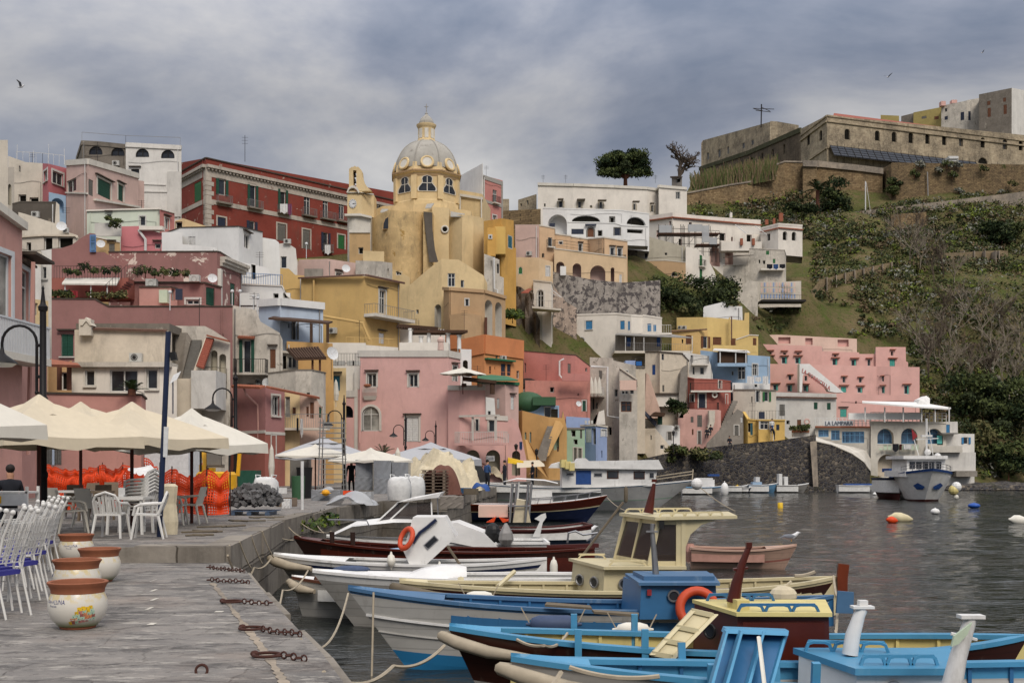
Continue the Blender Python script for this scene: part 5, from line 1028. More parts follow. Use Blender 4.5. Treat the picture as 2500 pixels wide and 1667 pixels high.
for r_ in range(3):
 for k in range(12):
  u0,z1=fr.uz(1858+k*7.3,690+r_*14);u1,z0=fr.uz(1861.5+k*7.3,700+r_*14);mb=MB();fx(mb,fr,u0,u1,z0,z1,0,.05);mb.bd('panel','periwinkle' if(r_==2 or k%3==1)else 'hotelpale',t,t.location)
rl(t,[P(1855,733,187),P(1965,736,187)],1.0,'iron',.8,.025);sb(t,'deck','iron',1860,731,1968,736,187,3)
# yellow house group
t=H('lemon_house','lemon yellow house with brown shutters and air conditioners','lemon',[(1652,159,775),(1726,157,774),(1805,158,781),(1817,158,782),(1818,158,764),(1829,158,763)],880,8,'1740 823 1761 842 Ks;1784 826 1796 843 K',trim='lemon');au(t,fo(t),1657,796,1666,804);au(t,fo(t),1668,796,1677,804)
pipe(t,[(1781,775),(1781,835)],156.8,.09,'lemon');pipe(t,[(1786,772),(1786,830)],156.8,.09,'tilebrown')
t=H('lemon_front_house','small mustard yellow house with tiled eave and brown shutters','yellow2',[(1640,153,806),(1706,152,803),(1728,153,806)],880,5,'1674 818 1688 840 K;1716 821 1732 850 Ko;1664 828 1668 838 D',trim='frame');mb=MB();tl_(mb,P(1638,808,153),P(1727,803,152),.4,.1,30);mb.bd('tiled_eave','tilebrown',t,t.location)
t=H('lemon_side_house','pale yellow house end with brown shutter left of the pink hotel','lemon',[(1797,153,828),(1830,153,817),(1851,154,818)],900,5,'1838 825 1847 843 K',cop=('offwhite',.1,.08));sb(t,'terrace_wall','lemon',1740,843,1850,860,150,.4)
t=H('white_terrace_wall_house','white walled roof terrace with table on top of the yellow house','white',[(1717,164,752),(1720,164,748),(1770,164,736),(1772,164,746),(1812,164,748),(1813,164,780)],800,1.5)
t=H('blue_balcony_house','sky blue house with covered plant balcony','skyblue',[(1710,148,855),(1740,147,858),(1820,146,866),(1880,148,870)],950,6,'1837 889 1849 917 Ws;1801 894 1821 926 Wm;1786 906 1791 916 W',trim='frame')
mb=MB();a,b=P(1755,888,145),P(1823,857,145);mb.b2((a.x,144.6,a.z),(b.x,146,b.z));mb.bd('balcony_shade','thatch',t,t.location);mb=MB()
for px in(1758,1796,1821):mb.tb_([P(px,856,144.2),P(px,888,144.2)],.09,4)
mb.pi([P(1740,856,144),P(1832,862,144),P(1825,857,147),P(1745,852,147)],(0,0,.1));mb.bd('balcony_canopy','pvcw',t,t.location);sb(t,'balcony','skyblue',1752,886,1824,894,144,1.5)
t=H('white_balcony_house','white house with side balcony between cream and coral houses','chalk',[(1668,143,860),(1686,143,862),(1726,143,868),(1735,143,890),(1740,143,915)],945,5,'1709 896 1719 914 W;1691 895 1696 914 W;1686 867 1692 885 W');fr=fo(t);u0,z0=fr.uz(1687,890);u1,_=fr.uz(1728,890);bl(t,fr,u0,u1,z0,1,'rail','offwhite',1,.15)
t=H('coral_house','coral red house with two balconies and round window','coral',[(1676,140,920),(1695,139,924),(1754,139,926),(1784,141,930)],1010,6,'1753 929 1761 949 Ws;1685 962 1697 981 Ws;1706 961 1722 996 Vs;1771 963 1776 986 Gs',trim='offwhite',cop=('coral',.1,.06))
fr=fo(t,-1);fr0=fo(t,0 if len(HFR[t.name])<3 else 1)
for a,b,y in((1684,1784,954),(1680,1752,1002)):
 u0,z0=fr0 .uz(a,y);u1,_=fr0 .uz(b,y);bl(t,fr0,u0,u1,z0,.9,'iron','offwhite',.95,.2)
mb=MB();mb.torus(P(1745,964,138.6),.28,.1,'y');mb.bd('round_window','offwhite',t,t.location)
t=H('coral_pale_house','pale pink house base with grey shutters and sloping white chute','coralpale',[(1655,138,1022),(1672,138,998),(1753,137,1000),(1760,137,1002)],1115,5,'1702 1013 1714 1042 Q;1686 1017 1693 1031 Q;1704 1052 1711 1084 Qs;1689 1047 1693 1061 K',lower=2)
mb=MB();mb.pi([P(1731,1002,136),P(1746,1002,136),P(1745,1030,136),P(1735,1060,136),P(1724,1060,136),P(1732,1030,136)],(0,1,0));mb.bd('chute','cream2',t,t.location)
t=H('coral_side_wall','coral red house side wall with steps along its foot','coral',[(1755,139,1000),(1784,141,935)],1085,3,cat='wall')
t=H('grey_ramp_house','rough grey stair ramp house with shuttered window beside the coral house','greyplaster',[(1725,135,1082),(1760,136,1045),(1800,136,998),(1813,136,1005),(1815,136,1045)],1100,4,'1793 1038 1803 1063 Qs;1808 1018 1813 1032 S',lower=2)
mb=MB();n=12
for k in range(n):a,b=P(1757+k*2.8,1050-k*6,137+k*.1),P(1760+k*2.8,1044-k*6,137+k*.1);mb.b2((a.x,a.y,a.z),(b.x+.5,a.y+1,b.z))
mb.bd('steps','greyplaster',t,t.location)
t=H('cream_green_window_house','weathered cream house with green shutter and tile edge below the blue house','cream2',[(1790,142,950),(1845,141,950),(1895,142,952)],1060,6,'1845 954 1855 982 Ws;1866 956 1877 980 go;1834 968 1837 982 D',cop=('greyaged',.12,.12),trim='frame')
t=H('laundry_white_house','white terrace strip hung with white laundry below the blue house','white',[(1788,144,934),(1880,144,936)],975,4,'1842 938 1849 945 W')
t=H('sunny_yellow_house','small sunny yellow house with flat roof terrace behind the sea wall','sunny',[(1815,137,1005),(1826,136,1022),(1850,136,1024),(1852,135,1024),(1916,136,1024)],1080,5,'1856 1028 1877 1048 Wsm;1895 1036 1903 1050 V;1819 1032 1836 1055 D;1832 1032 1838 1062 Z',cop=('sunny',.15,.12),trim='frame',lower=2)
rl(t,[P(1827,1023,135),P(1916,1023,135)],1.0,'iron',.35)
sb(t,'door','shnavy',1853,1005,1867,1022,138,.2)
t=H('white_quay_house','white house with green shutters and tiled parapet beside the pink hotel','white2',[(1885,153,970),(1892,152,957),(2042,153,961)],1060,7,'1987 982 1996 999 G;2019 983 2028 1000 G;1903 987 1916 1015 Q;1946 1024 1956 1045 K;1920 1026 1928 1036 D',lower=3);mb=MB();tl_(mb,P(1888,968,151.9),P(2042,971,152.9),.3,.08,46);mb.bd('tiled_eave','tilebrown',t,t.location)
mb=MB();mb.torus(P(1970,1029,151.6),.32,.09,'y');mb.bd('lifebuoy_ring','coralpale',t,t.location)
sb(t,'planter_wall','white2',1936,1054,1977,1066,140.8,.6);sb(t,'planter','terracotta',1936,1049,1976,1055,140.7,.7)
# --- pink hotel
t=H('pink_hotel','large pink hotel stepping up the hill with small teal shuttered windows','hotel',[(1850,175,845),(1862,174,840),(2007,173,845),(2008,173,857),(2097,173,860),(2098,173,864),(2137,173,864),(2138,172.5,847),(2211,173,847),(2212,173,882),(2217,173,884)],960,9,'1880 870 1888 887 Ti;1908 871 1922 888 Ti;1941 872 1955 888 Ti;2032 875 2045 892 Ti;2078 877 2091 894 Ti;2118 877 2125 893 W;2172 877 2185 894 T;1877 859 1884 865 D;1912 861 1919 866 D;1945 862 1952 866 D;2036 866 2042 871 D;2175 858 2181 868 D',hood='tilered',terr=False)
t6=H('pink_hotel_lower','pink hotel front storey with teal windows beside the white slanting sign','hotel',[(1880,165,888),(1952,164,889),(2050,164,891),(2140,164,894),(2175,163,895),(2245,162.5,896)],1010,7,'1887 938 1900 954 Ti;1922 939 1934 956 Ti;1961 940 1974 956 Ti;2053 944 2066 958 T;2093 945 2106 959 Ti;2152 943 2160 960 Ti;2207 940 2220 962 Ti;1925 916 1932 928 W;1964 917 1971 930 W;2057 919 2064 934 W;2097 921 2104 934 W;2153 917 2158 931 W',terr=False)
fr=fo(t6)
for tt in(t,t6):
 for fr in HFR[tt.name]:
  for(a,b,y)in((1872,1890,855),(1906,1924,856),(1940,1958,857),(1868,1892,867),(1904,1926,868),(1937,1960,868),(2032,2048,863),(2029,2050,873),(2075,2097,874),(2113,2130,874),(2172,2186,853),(2168,2190,874),(1922,1938,914),(2053,2069,918),(2093,2109,920),(2150,2160,917),(1882,1906,935),(1920,1941,936),(1958,1976,937),(2048,2072,940),(2090,2111,941),(2148,2164,940),(2203,2225,937)):
   if(tt is t)!=(y<890):continue
   u0,z0=fr.uz(a,y+1.2);u1,z1=fr.uz(b,y-.6)
   if u0<0 or u1>fr.L:continue
   mb=MB();fx(mb,fr,u0,u1,z0,z1,0,.35);mb.bd('hood','tilered',tt,tt.location)
t7=H('pink_hotel_upper','pale pink top storey of the hotel with pink wall niches','hotelpale',[(1851,182,818),(1900,182,817),(2092,182,827)],880,6,'1900 823 1930 839 N;1966 825 1984 842 N;2045 829 2072 846 N',niche='hotel',nd=.5,terr=False)
t8=H('pink_hotel_ground','lower pink hotel storey with turquoise door above the restaurant terrace','hotel',[(2042,160,962),(2080,160,962),(2245,160,966)],1040,6,'2051 998 2067 1018 Th;2088 979 2092 985 D',terr=False)
# slanting white sign wall
sg=tg('sign_ramp','white slanting stair wall lettered on the pink hotel front','sign',P(1990,925,161));o_=sg.location
mb=MB();Ys=160.6;mb.pi([P(x,y,Ys)for x,y in((1952,957),(1952,888),(1976,888),(2060,958),(2040,958),(2023,955),(2018,945),(1975,912),(1966,911),(1960,916),(1958,957))],(0,1.2,0));mb.bd('ramp','white',sg,o_)
def text_mesh(s,size=1):
 c=bpy.data.curves.new('txt','FONT');c.body=s;c.size=size;c.resolution_u=2;c.extrude=.0
 o=bpy.data.objects.new('txt',c);S.collection.objects.link(o);dg=bpy.context.evaluated_depsgraph_get();dg.update();me=bpy.data.meshes.new_from_object(o.evaluated_get(dg))
 v=[tuple(x.co)for x in me.vertices];f=[tuple(p.vertices)for p in me.polygons];bpy.data.objects.remove(o);bpy.data.curves.remove(c);bpy.data.meshes.remove(me);return v,f
def tn(s,og,ex,ez,W,Hh,mat,parent,name='lettering',bold=0,thick=.04):
 """letters fitted to a W by Hh box: org lower left, ex and ez unit vectors"""
 v,f=text_mesh(s);xs=[a[0]for a in v];ys=[a[1]for a in v];x0,x1,y0,y1=min(xs),max(xs),min(ys),max(ys);ex,ez=Vector(ex),Vector(ez);n_=ex.cross(ez)
 if n_.y>0:n_=-n_
 mb=MB();mb.add([Vector(og)+ex*((a[0]-x0)/(x1-x0)*W)+ez*((a[1]-y0)/(y1-y0)*Hh)+n_*thick for a in v],f)
 if bold:mb.add([Vector(og)+ex*((a[0]-x0)/(x1-x0)*W+bold)+ez*((a[1]-y0)/(y1-y0)*Hh)+n_*(thick+.002)for a in v],f)
 return mb.bd(name,mat,parent,parent.location if parent is not None else(0,0,0))
a,b=P(1955,906,Ys),P(2030,950,Ys)
a,b=P(1960,909,Ys),P(2028,954,Ys);d=(b-a);tn('LA CORRICELLA',P(1957,909,Ys)+V(0,-.02,0),d.normalized(),V(.25,0,1).normalized(),d.length,.62,'textred',sg,bold=.05,thick=.02)
# --- restaurant on the water
t=H('white_restaurant','white waterside restaurant with blue framed arched windows and roof terrace','lampara',[(2124,149,1029),(2126,148,1028),(2310,148,1030)],1190,8,'2142 1046 2182 1083 Ak;2200 1045 2240 1083 Ak;2262 1046 2300 1083 Ak;2143 1109 2188 1163 Na;2310 1040 2311 1041 D',niche='cream',nd=1.2,rec=.9,lower=1.5,cop=('lampara',.2,.1),terr=False)
t9=H('white_restaurant_wing','low white restaurant wing with blue windows above the basalt wall','lampara',[(1990,150,1040),(2124,148.5,1041)],1200,6,'1998 1049 2023 1066 Wkm;2029 1050 2050 1074 Wkm;2056 1053 2110 1081 Wkm',lower=1.5,cop=('tilered',.18,.5),terr=False)
for i in range(4):
 fr=fo(t9);u,z=fr.uz(2062+i*12,1053);mb=MB();fx(mb,fr,u,u+.12,Z_(1080,149),Z_(1054,149),-.15,-.08);mb.bd('window_bar','bluetrim',t9,t9 .location)
t10=H('white_restaurant_end','white restaurant end block with blue shuttered window on the rocks','chalk',[(2306,148.5,1029),(2338,148.5,1029),(2338.5,148.5,1058),(2379,149,1059)],1185,6,'2352 1067 2364 1084 Bo;2309 1036 2319 1056 B',lower=1.5,terr=False)
sb(t10,'balcony_wall','lampara',2268,1088,2350,1104,146.6,1.5);sb(t10,'door','turq',2288,1063,2302,1086,148,.1);sb(t10,'step_wall','chalk',2284,1104,2382,1150,147.4,1.2);sb(t10,'stone_base','greyplaster',2335,1149,2386,1163,146.8,2);sb(t10,'roof','greyconc',2300,1056,2340,1059,147,2)
fr=fo(t9);mb=MB();u0,z0=fr.uz(2012,1040);u1,z1=fr.uz(2082,1027);fx(mb,fr,u0,u1,z0,z1,.5,.56);mb.bd('sign_board','signwhite',t9,t9 .location);tn('LA LAMPARA',fr.p(u0+.1,z0+.08,.57),fr.e,V(0,0,1),(u1-u0)*.95,(z1-z0)*.8,'textgrey',t9,bold=.06)
def rail3(t,a,b,h=1.0,n=6,mat='pvcw'):
 mb=MB();a,b=Vector(a),Vector(b)
 for k in range(3):mb.tb_([a+V(0,0,h*(k+1)/3),b+V(0,0,h*(k+1)/3)],.05,4)
 for k in range(n+1):q=a.lerp(b,k/n);mb.tb_([q,q+V(0,0,h)],.06,4)
 return mb.bd('railing',mat,t,t.location)
rail3(t9,P(1990,1039,149.5),P(2124,1040,148.3),1.0,14);rail3(t,P(2126,1027,148),P(2310,1029,148),1.1,18)
mb=MB();mb.pi([P(2105,984,145),P(2250,996,145),P(2318,1000,146),P(2322,998,149),P(2245,985,151),P(2105,982,150)],(0,0,.18));mb.bd('terrace_roof','white',t,t.location)
mb=MB()
for px in(2112,2160,2205,2250,2283,2317):mb.tb_([P(px,994,146),P(px,1030,146)],.1,4)
mb.bd('terrace_post','pvcw',t,t.location);sb(t,'terrace_wall','white',2072,1008,2250,1024,147,.3);mb=MB();mb.pi([P(2245,975,150),P(2262,966,151),P(2270,972,151),P(2270,990,150),P(2240,990,150)],(0,2,0));mb.bd('roof_shell','white',t,t.location)
for k in range(9):mb=MB();a,b=P(2147+k*11,1098,147.2),P(2155+k*11,1086 if k%3 else 1094,147.2);mb.b2((a.x,147.3,a.z),(b.x,147.36,b.z));mb.bd('balcony_panel','palegreen',t,t.location)
mb=MB();mb.tb_([P(2142,1086,147.2),P(2240,1084,147.2)],.03,4);mb.bd('clothes_line','rail',t,t.location)
for nm,px,py,w,h,m,lb in(('towel',2179,1083,15,20,'clothdark','dark blue towel on the line under the restaurant arches'),('trousers',2196,1084,6,14,'maroon','brown trousers hung between the restaurant arches'),('sheet',2206,1085,20,11,'clothwhite','white cloths hung under the second restaurant arch')):
 mb=MB();rows=[[P(px+w*i/6+(.6*math.sin(i*2)if j else 0),py+h*j/4-(h*.25*(abs(i-3)/3)if j==4 and nm=='towel' else 0),147.1+.06*math.sin(i*1.7))for i in range(7)]for j in range(5)];mb.grid(rows);sl_(mb,nm,m,lb,'laundry')
 # sea wall with sloping apron
W=H('sea_wall','dark basalt sea wall rising to the right behind the moored boats','basalt',[(1440,122,1150),(1560,126,1122),(1640,129,1104),(1740,132,1091),(1765,132.5,1088),(1800,133,1084),(1900,134.5,1075),(1960,135.5,1066),(1992,136,1061)],1187,6,cat='wall',lower=3,rmat='quaystone',terr=False)
mb=MB();fr=fo(W,-1)
for i in range(len(HFR[W.name])):
 f=HFR[W.name][i]
W2=H('sea_wall_end','basalt wall end with sloping white apron beside the restaurant','basalt',[(1992,136,1078),(2030,137,1086),(2080,139,1108),(2110,141,1130),(2124,143,1150)],1187,4,cat='wall',lower=3,rmat='lampara',terr=False)
mb=MB();mb.pi([P(1985,1190,135.2),P(1977,1078,135.2),P(1993,1076,135.5),P(1997,1190,135.5)],(0,-.15,0));mb.bd('pale_rib','palewall',W2,W2 .location)
mb=MB();mb.grid([[P(x,y,Y)for x,y,Y in((1992,1076,135.8),(2030,1084,136.8),(2080,1106,138.8),(2110,1128,140.8),(2126,1150,142.8))],[P(x,y,Y)for x,y,Y in((1992,1066,149),(2040,1082,148.3),(2090,1092,148),(2115,1100,147.8),(2126,1120,147.8))]]);mb.bd('apron','lampara',W2,W2 .location)
mb=MB();a,b=P(1420,1187,120),P(2100,1187,134.5);mb.pi([V(a.x,a.y,-.8),V(a.x,a.y,.75),V(a.x,a.y+2,.75),V(a.x,a.y+2,-.8)],(b-a));sl_(mb,'low_jetty','basalt','low dark stone jetty ledge along the foot of the sea wall','jetty')
# ================================================================ fortress on the cliff
t=H('fortress','huge weathered stone fortress with arched windows and long red roof on the cliff','castle',[(1955,315,315),(2019,297,282),(2600,None,340)],402,30,'1970 329 1977 355 Da;2000 318 2007 344 Da;2062 315 2075 341 Da;2136 319 2148 344 Da;2177 322 2189 347 Da;2218 324 2230 350 Da;2259 327 2270 352 Da;2300 330 2311 355 Da;2341 333 2351 357 Aa;2394 336 2405 361 Da;2448 340 2459 365 Aa;2487 343 2497 368 Da;2388 385 2411 400 Da',rec=.5,terr=False,fm='castle')
for i in(0,1):
 fr=fo(t,i);z=Z_(282,297);mb=MB()
 for a,b,d in((z-1.7,z-1.35,.35),(z-.3,z+.12,.25),(z-8.6,z-8.2,.3)):fx(mb,fr,0,fr.L,a,b,-.01,d)
 mb.bd('cornice','castle',t,t.location)
fr=fo(t,1);u0,z0=fr.uz(2035,281);mb=MB();zt=Z_(282,297);mb.pi([fr.p(2.5,zt+.1,-1),fr.p(fr.L,zt+.1,-1),fr.p(fr.L,zt+3.6,-8),fr.p(8,zt+3.6,-8)],(0,0,.15));mb.bd('roof','roofred',t,t.location)
mb=MB();mb2=MB()
def solar(u0,u1,z1,z0,d0,d1):
 mb.quad(fr.p(u0,z1,d0),fr.p(u1,z1,d0),fr.p(u1,z0,d1),fr.p(u0,z0,d1))
 mb.quad(fr.p(u0,z1-.15,d0),fr.p(u1,z1-.15,d0),fr.p(u1,z0-.15,d1),fr.p(u0,z0-.15,d1))
 n=int((u1-u0)/2.2)
 for k in range(n+1):u=u0+(u1-u0)*k/n;mb2 .tb_([fr.p(u,z1+.05,d0),fr.p(u,z0+.05,d1)],.09,4);mb2 .tb_([fr.p(u,z1+.8,d0),fr.p(u,z0-2,d0)],.05,4)
 for k in range(5):f=k/4;z,d=z1+(z0-z1)*f,d0+(d1-d0)*f;mb2 .tb_([fr.p(u0,z+.06,d),fr.p(u1,z+.06,d)],.05,4)
uA,_=fr.uz(2020,360);uB,_=fr.uz(2378,380);uC,_=fr.uz(2416,380);zr=Z_(362,297)
solar(uA+.3,uB,zr+.6,zr-2.3,.6,2.4);solar(uC,fr.L,zr+.6,zr-2.3,.6,2.4)
mb.bd('solar_roof','solar',t,t.location);mb2 .bd('roof_frame','iron',t,t.location)
sl_(MB().b2((X_(2312,293),292,Z_(397,293)),(X_(2336,293),296,Z_(384,293))).b2((X_(2313,293),291.6,Z_(391,293)),(X_(2335,293),292,Z_(386,293))),'white_van','carwhite','white van parked below the fortress behind the parapet','van')
t=H('fortress_wing','long ivy streaked fortress wing receding behind the grassy bank','castledark',[(1708,400,408),(1830,355,368),(1955,317,312)],430,12,cop=('moss',1.3,.3),wins='1729 418 1733 440 Da;1756 412 1760 434 Da;1781 404 1786 424 Da;1807 394 1812 415 Da;1832 384 1838 407 Da;1858 373 1863 397 Da;1884 364 1889 386 Da;1912 352 1917 376 Da',rec=.5,terr=False,fm='castle')
t=H('fortress_back_wing','higher ruined fortress wing with tall antenna on its roof','castle',[(1712,440,350),(1716,440,343),(1800,410,320),(1880,385,298),(1881,385,296),(1898,385,297),(1950,380,306)],430,14,'1726 373 1731 390 W;1753 365 1759 384 W;1775 358 1780 376 W;1812 349 1818 363 W;1834 342 1840 354 W',rec=.3,terr=False)
an=tg('antenna_mast','tall radio antenna with wide crossed booms on the fortress roof','antenna',P(1858,306,390));mb=MB();mb.tb_([P(1858,312,390),P(1859,255,390)],.22,5);mb.bd('mast','iron',an,an.location);mb=MB()
for a,b,c,d in((1838,265,1890,267),(1845,270,1882,274),(1858,262,1880,272),(1840,266,1862,271)):mb.tb_([P(a,b,390),P(c,d,390)],.12,4)
mb.bd('boom','iron',an,an.location)
t=H('bastion_wall_left','long sloping tuff retaining wall with stone courses below the grassy bank','tuff',[(1676,262,470),(1780,266,450),(1866,270,437),(1867,270,428),(1895,271,427),(1895.5,271,400),(1914,272,393),(1960,273,394)],560,8,cat='retaining wall',lower=4,terr=False,cop=('palewall',.35,.2))
t=H('bastion_wall_mid','recessed brown tuff wall with stone parapet between two bastions','tuff',[(1960,270,393),(1994,270,394),(1995,274,394),(2100,275,405),(2155,275,412)],520,8,cat='retaining wall',lower=6,terr=False,cop=('palewall',1.4,.5))
t=H('bastion_wall_right','great brown stone bastion wall dotted with shrubs under the fortress','tuffrow',[(2155,278,412),(2176,270,399),(2178,270,397),(2600,272,404)],505,10,cat='retaining wall',lower=8,terr=False)
mb=MB();fr=fo(t,-1);mb.tb_([P(2264,420,269.7),P(2266,490,269.7)],.16,6);mb.bd('drainpipe','rail',t,t.location)
# houses above the fortress roof
for nm,lb,m,pts,b,w in(('hill_yellow_house','mustard yellow house top left behind the long red fortress roof','olive',[(2230,400,275),(2298,395,262)],320,'2250 284 2262 290 Q;2281 284 2292 292 K'),('hill_grey_house','peeling grey white house with orange chimneys behind the red roof','agedwhite',[(2298,390,259),(2360,385,246),(2361,385,245),(2390,385,240)],330,'2307 265 2312 273 W;2306 284 2314 293 V;2345 274 2354 294 V;2364 272 2370 294 V'),('hill_tall_house','tall grey plaster house at the top right of the hill','greyaged',[(2390,378,231),(2470,372,215)],330,'2410 247 2418 257 K;2411 264 2419 286 K;2449 239 2456 249 K;2450 256 2458 279 K'),('hill_white_house','white house end with thin poles at the upper right corner','chalk',[(2470,372,215),(2520,390,224)],330,''),('hill_low_house','tiny yellow rooftop behind the fortress roof','olive',[(2150,410,281),(2195,408,283)],310,''),('hill_slate_house','slate roofed grey house top behind the fortress roof','greyaged',[(2200,405,284),(2233,402,276)],320,'')):
 H(nm,lb,m,pts,b,10,w,terr=False,fm='iron')
mb=MB()
for a,b,c,d in((2298,247,2309,258),(2324,244,2337,252)):mb.b2((X_(a,388),388,Z_(d,388)),(X_(c,388),390,Z_(b,388)))
sl_(mb,'chimney_stacks','coralpale','pair of orange chimney boxes on a far hilltop roof','chimney')
t=H('ruined_tower','small overgrown ruin between pink house and white palace','castle',[(1228,230,486),(1243,230,486)],540,6,terr=False);t=H('ruined_hall','roofless stone ruin on the ridge left of the white palace','castle',[(1265,225,488),(1310,222,474)],530,6,'1270 497 1274 504 D;1285 489 1290 500 D',terr=False)
t=H('ridge_wall','long low stone terrace wall on the ridge behind the bright yellow house','tuff',[(1228,205,515),(1320,200,510)],570,4,cat='wall',terr=False)
t=H('rail_hut','little open wooden watch hut by the bare tree','greyplaster',[(1640,230,432),(1665,228,431)],450,3,'1650 435 1661 446 D',cop=('eave',.3,.5),cat='hut',terr=False)
# terrace walls on the slope
t=H('terrace_wall_posts','pale terrace wall with concrete posts climbing the green slope','terracewall',[(1960,205,735),(2002,208,683),(2050,211,670),(2110,215,655),(2180,219,639)],740,1.2,cat='retaining wall',lower=3,terr=False);
for px,y0,y1 in((2017,678,712),(2040,673,704),(2062,667,699),(2085,661,694),(2107,656,690),(2130,651,684),(2153,646,677),(2175,641,670)):
 Y=205+(px-1960)*.0636;mb=MB();mb.b2((X_(px,Y),Y-.4,Z_(y1+3,Y)),(X_(px+2,Y),Y+.5,Z_(y0-1,Y)));mb.bd('post','palewall',t,t.location)
t=H('terrace_wall_upper','upper terrace wall with posts on the right of the slope','terracewall',[(2265,232,620),(2330,234,617),(2440,238,611),(2461,239,613)],655,1.2,cat='retaining wall',lower=3,terr=False)
for px in(2349,2374,2400,2426,2434):mb=MB();mb.b2((X_(px,236),235,Z_(655,236)),(X_(px+2,236),238,Z_(614,236)));mb.bd('post','palewall',t,t.location)
t=H('terrace_wall_lower','low grey stone wall on the slope just above the pink hotel','terracewall',[(1830,192,800),(1900,194,806),(2000,196,812),(2090,198,800),(2178,200,810),(2184,200,842)],850,1.2,cat='retaining wall',lower=3,terr=False)
t=H('path_parapet','long thin pale path parapet climbing across the cliff under the bastion','palewall',[(2065,258,521),(2138,258,511),(2300,262,492),(2500,268,468),(2600,270,456)],518,.8,cat='wall',lower=1,terr=False)
bpy.data.objects[t.name].location
mb=MB();mb.pi([P(2065,520,256),P(2130,512,255),P(2139,511,256),P(2137,522,256),P(2120,528,255),P(2066,530,256)],(0,2,0));mb.bd('viewpoint','palewall',t,t.location)
t=H('cliff_pillar_wall','stone buttress wall standing out of the scrubby cliff','tuff',[(2175,250,525),(2200,249,522),(2240,249,520),(2262,251,518)],600,3,cat='wall',lower=4,terr=False)
fp=tg('flagpole','tall white pole with stay wires on the cliff viewpoint','pole',P(2113,513,254));mb=MB();mb.tb_([P(2113,513,254),P(2113,443,254)],.13,6);mb.bd('mast','pvcw',fp,fp.location);mb=MB();mb.tb_([P(2115,446,254),P(2125,515,254)],.05,4);mb.tb_([P(2128,524,253),P(2146,610,235)],.06,4);mb.bd('stay_wire','pvcw',fp,fp.location)
# ================================================================ terrain
ctl=[(-120,40,1),(-60,40,1),(-20,40,1.0),(-60,75,2),(-30,75,1.3),(-12,80,1.3),(-90,100,12),(-130,130,25),(-120,180,36),(-70,180,38),(-30,190,40),(-30,240,42),(-120,260,42),(0,108,1.4),(8,118,1.4),(14,121,1.4),(2,190,38),(12,215,42),(0,260,44),(-12,130,14),(-12,150,24),(6,165,32),(20,175,36),(30,190,40),(25,230,50),(40,300,62),(0,340,55),(-100,340,44),(100,420,84),(160,420,95),(60,400,70)]
ctl+=[(16,116,-3),(22,121,-3),(30,129,1),(36,131,4),(42,136,1),(40,127,-3),(50,130,-3),(60,133,-3),(75,140,-3),(110,150,-3),(150,165,-3),(0,60,-6),(30,60,-6),(80,90,-6),(150,100,-6),(220,180,-3)]
for px,py,Y in[(2390,1180,157),(2450,1182,162),(2520,1182,166),(2640,1180,175),(2300,1000,170),(2400,1050,173),(2500,1050,176),(2640,1050,182),(2260,900,186),(2380,900,192),(2500,900,197),(2640,900,202),(2230,780,206),(2350,780,202),(2480,780,206),(2640,780,212),(2120,760,202),(2000,800,193),(1850,770,184),(1880,745,194),(1960,738,206),(2080,705,208),(2185,680,216),(2100,650,222),(2200,640,228),(2350,660,230),(2460,650,236),(2500,620,244),(2400,610,246),(2300,612,240),(2050,640,228),(1980,650,226),(2020,570,238),(2100,540,252),(2250,525,258),(2400,505,264),(2600,480,272),(2300,570,250),(2450,560,256),(2600,560,262),(1990,535,250),(1990,580,238),(1860,1000,164),(1950,1000,170),(2050,1000,172),(2150,1000,172),(2235,1000,170),(1870,900,186),(1950,900,187),(2050,900,187),(2150,900,187),(1840,950,158),(1750,772,165),(1640,772,165),(1560,765,164),(1600,708,170),(1700,700,172),(1780,700,176),(1860,738,193),(1956,736,193),(1830,740,186),(1900,802,191),(1700,465,272),(1800,455,278),(1880,440,284),(1750,430,330),(1690,440,300),(1900,425,310),(1960,418,288),(2100,420,288),(2300,420,288),(2600,422,288),(2100,425,300),(2300,425,300),(2600,425,300),(1700,568,254),(1800,568,257),(1900,548,261),(1960,535,262),(1640,545,240),(1240,870,138),(1300,875,149),(1360,880,149),(1420,885,149),(1300,700,157),(1500,475,240),(1600,470,245),(1930,614,207),(1900,692,200),(1960,690,197),(1850,702,206),(1780,692,198),(1640,465,255)]:
 ctl.append((X_(px,Y),Y,Z_(py,Y)))
ctl+=[(x,y,z)for x,y,z in TERR if y>96]
ca=np.array(ctl,float);keep=[]
for i in range(len(ca)):
 if all((ca[i,0]-ca[j,0])**2+(ca[i,1]-ca[j,1])**2>9 for j in keep):keep.append(i)
ca=ca[keep];D=np.sqrt(((ca[:,None,:2]-ca[None,:,:2])**2).sum(-1));Wt=np.linalg.solve(D+np.eye(len(ca))*-1.2,ca[:,2]-ca[:,2].mean())
def terr_z(x,y):
 x=np.atleast_1d(np.asarray(x,float));y=np.atleast_1d(np.asarray(y,float));r=np.sqrt((x[:,None]-ca[None,:,0])**2+(y[:,None]-ca[None,:,1])**2);return r@Wt+ca[:,2].mean()
nx,ny=230,190
gx=np.linspace(-190,330,nx);gy=np.linspace(58,440,ny);GX,GY=np.meshgrid(gx,gy);gz=terr_z(GX.ravel(),GY.ravel()).reshape(GX.shape)
rs=np.random.RandomState(3)
def vnoise(X,Y,s):
 g=rs.rand(80,80);u,v=(X/s)%79,(Y/s)%79;i,j=u.astype(int),v.astype(int);a,b=u-i,v-j;a,b=a*a*(3-2*a),b*b*(3-2*b)
 return(g[i,j]*(1-a)+g[i+1,j]*a)*(1-b)+(g[i,j+1]*(1-a)+g[i+1,j+1]*a)*b-.5
hm=np.clip((GX-30)/20,0,1)*np.clip(gz/6,0,1);gz=gz+hm*(vnoise(GX+400,GY,14)*3+vnoise(GX+400,GY,5)*1.4)
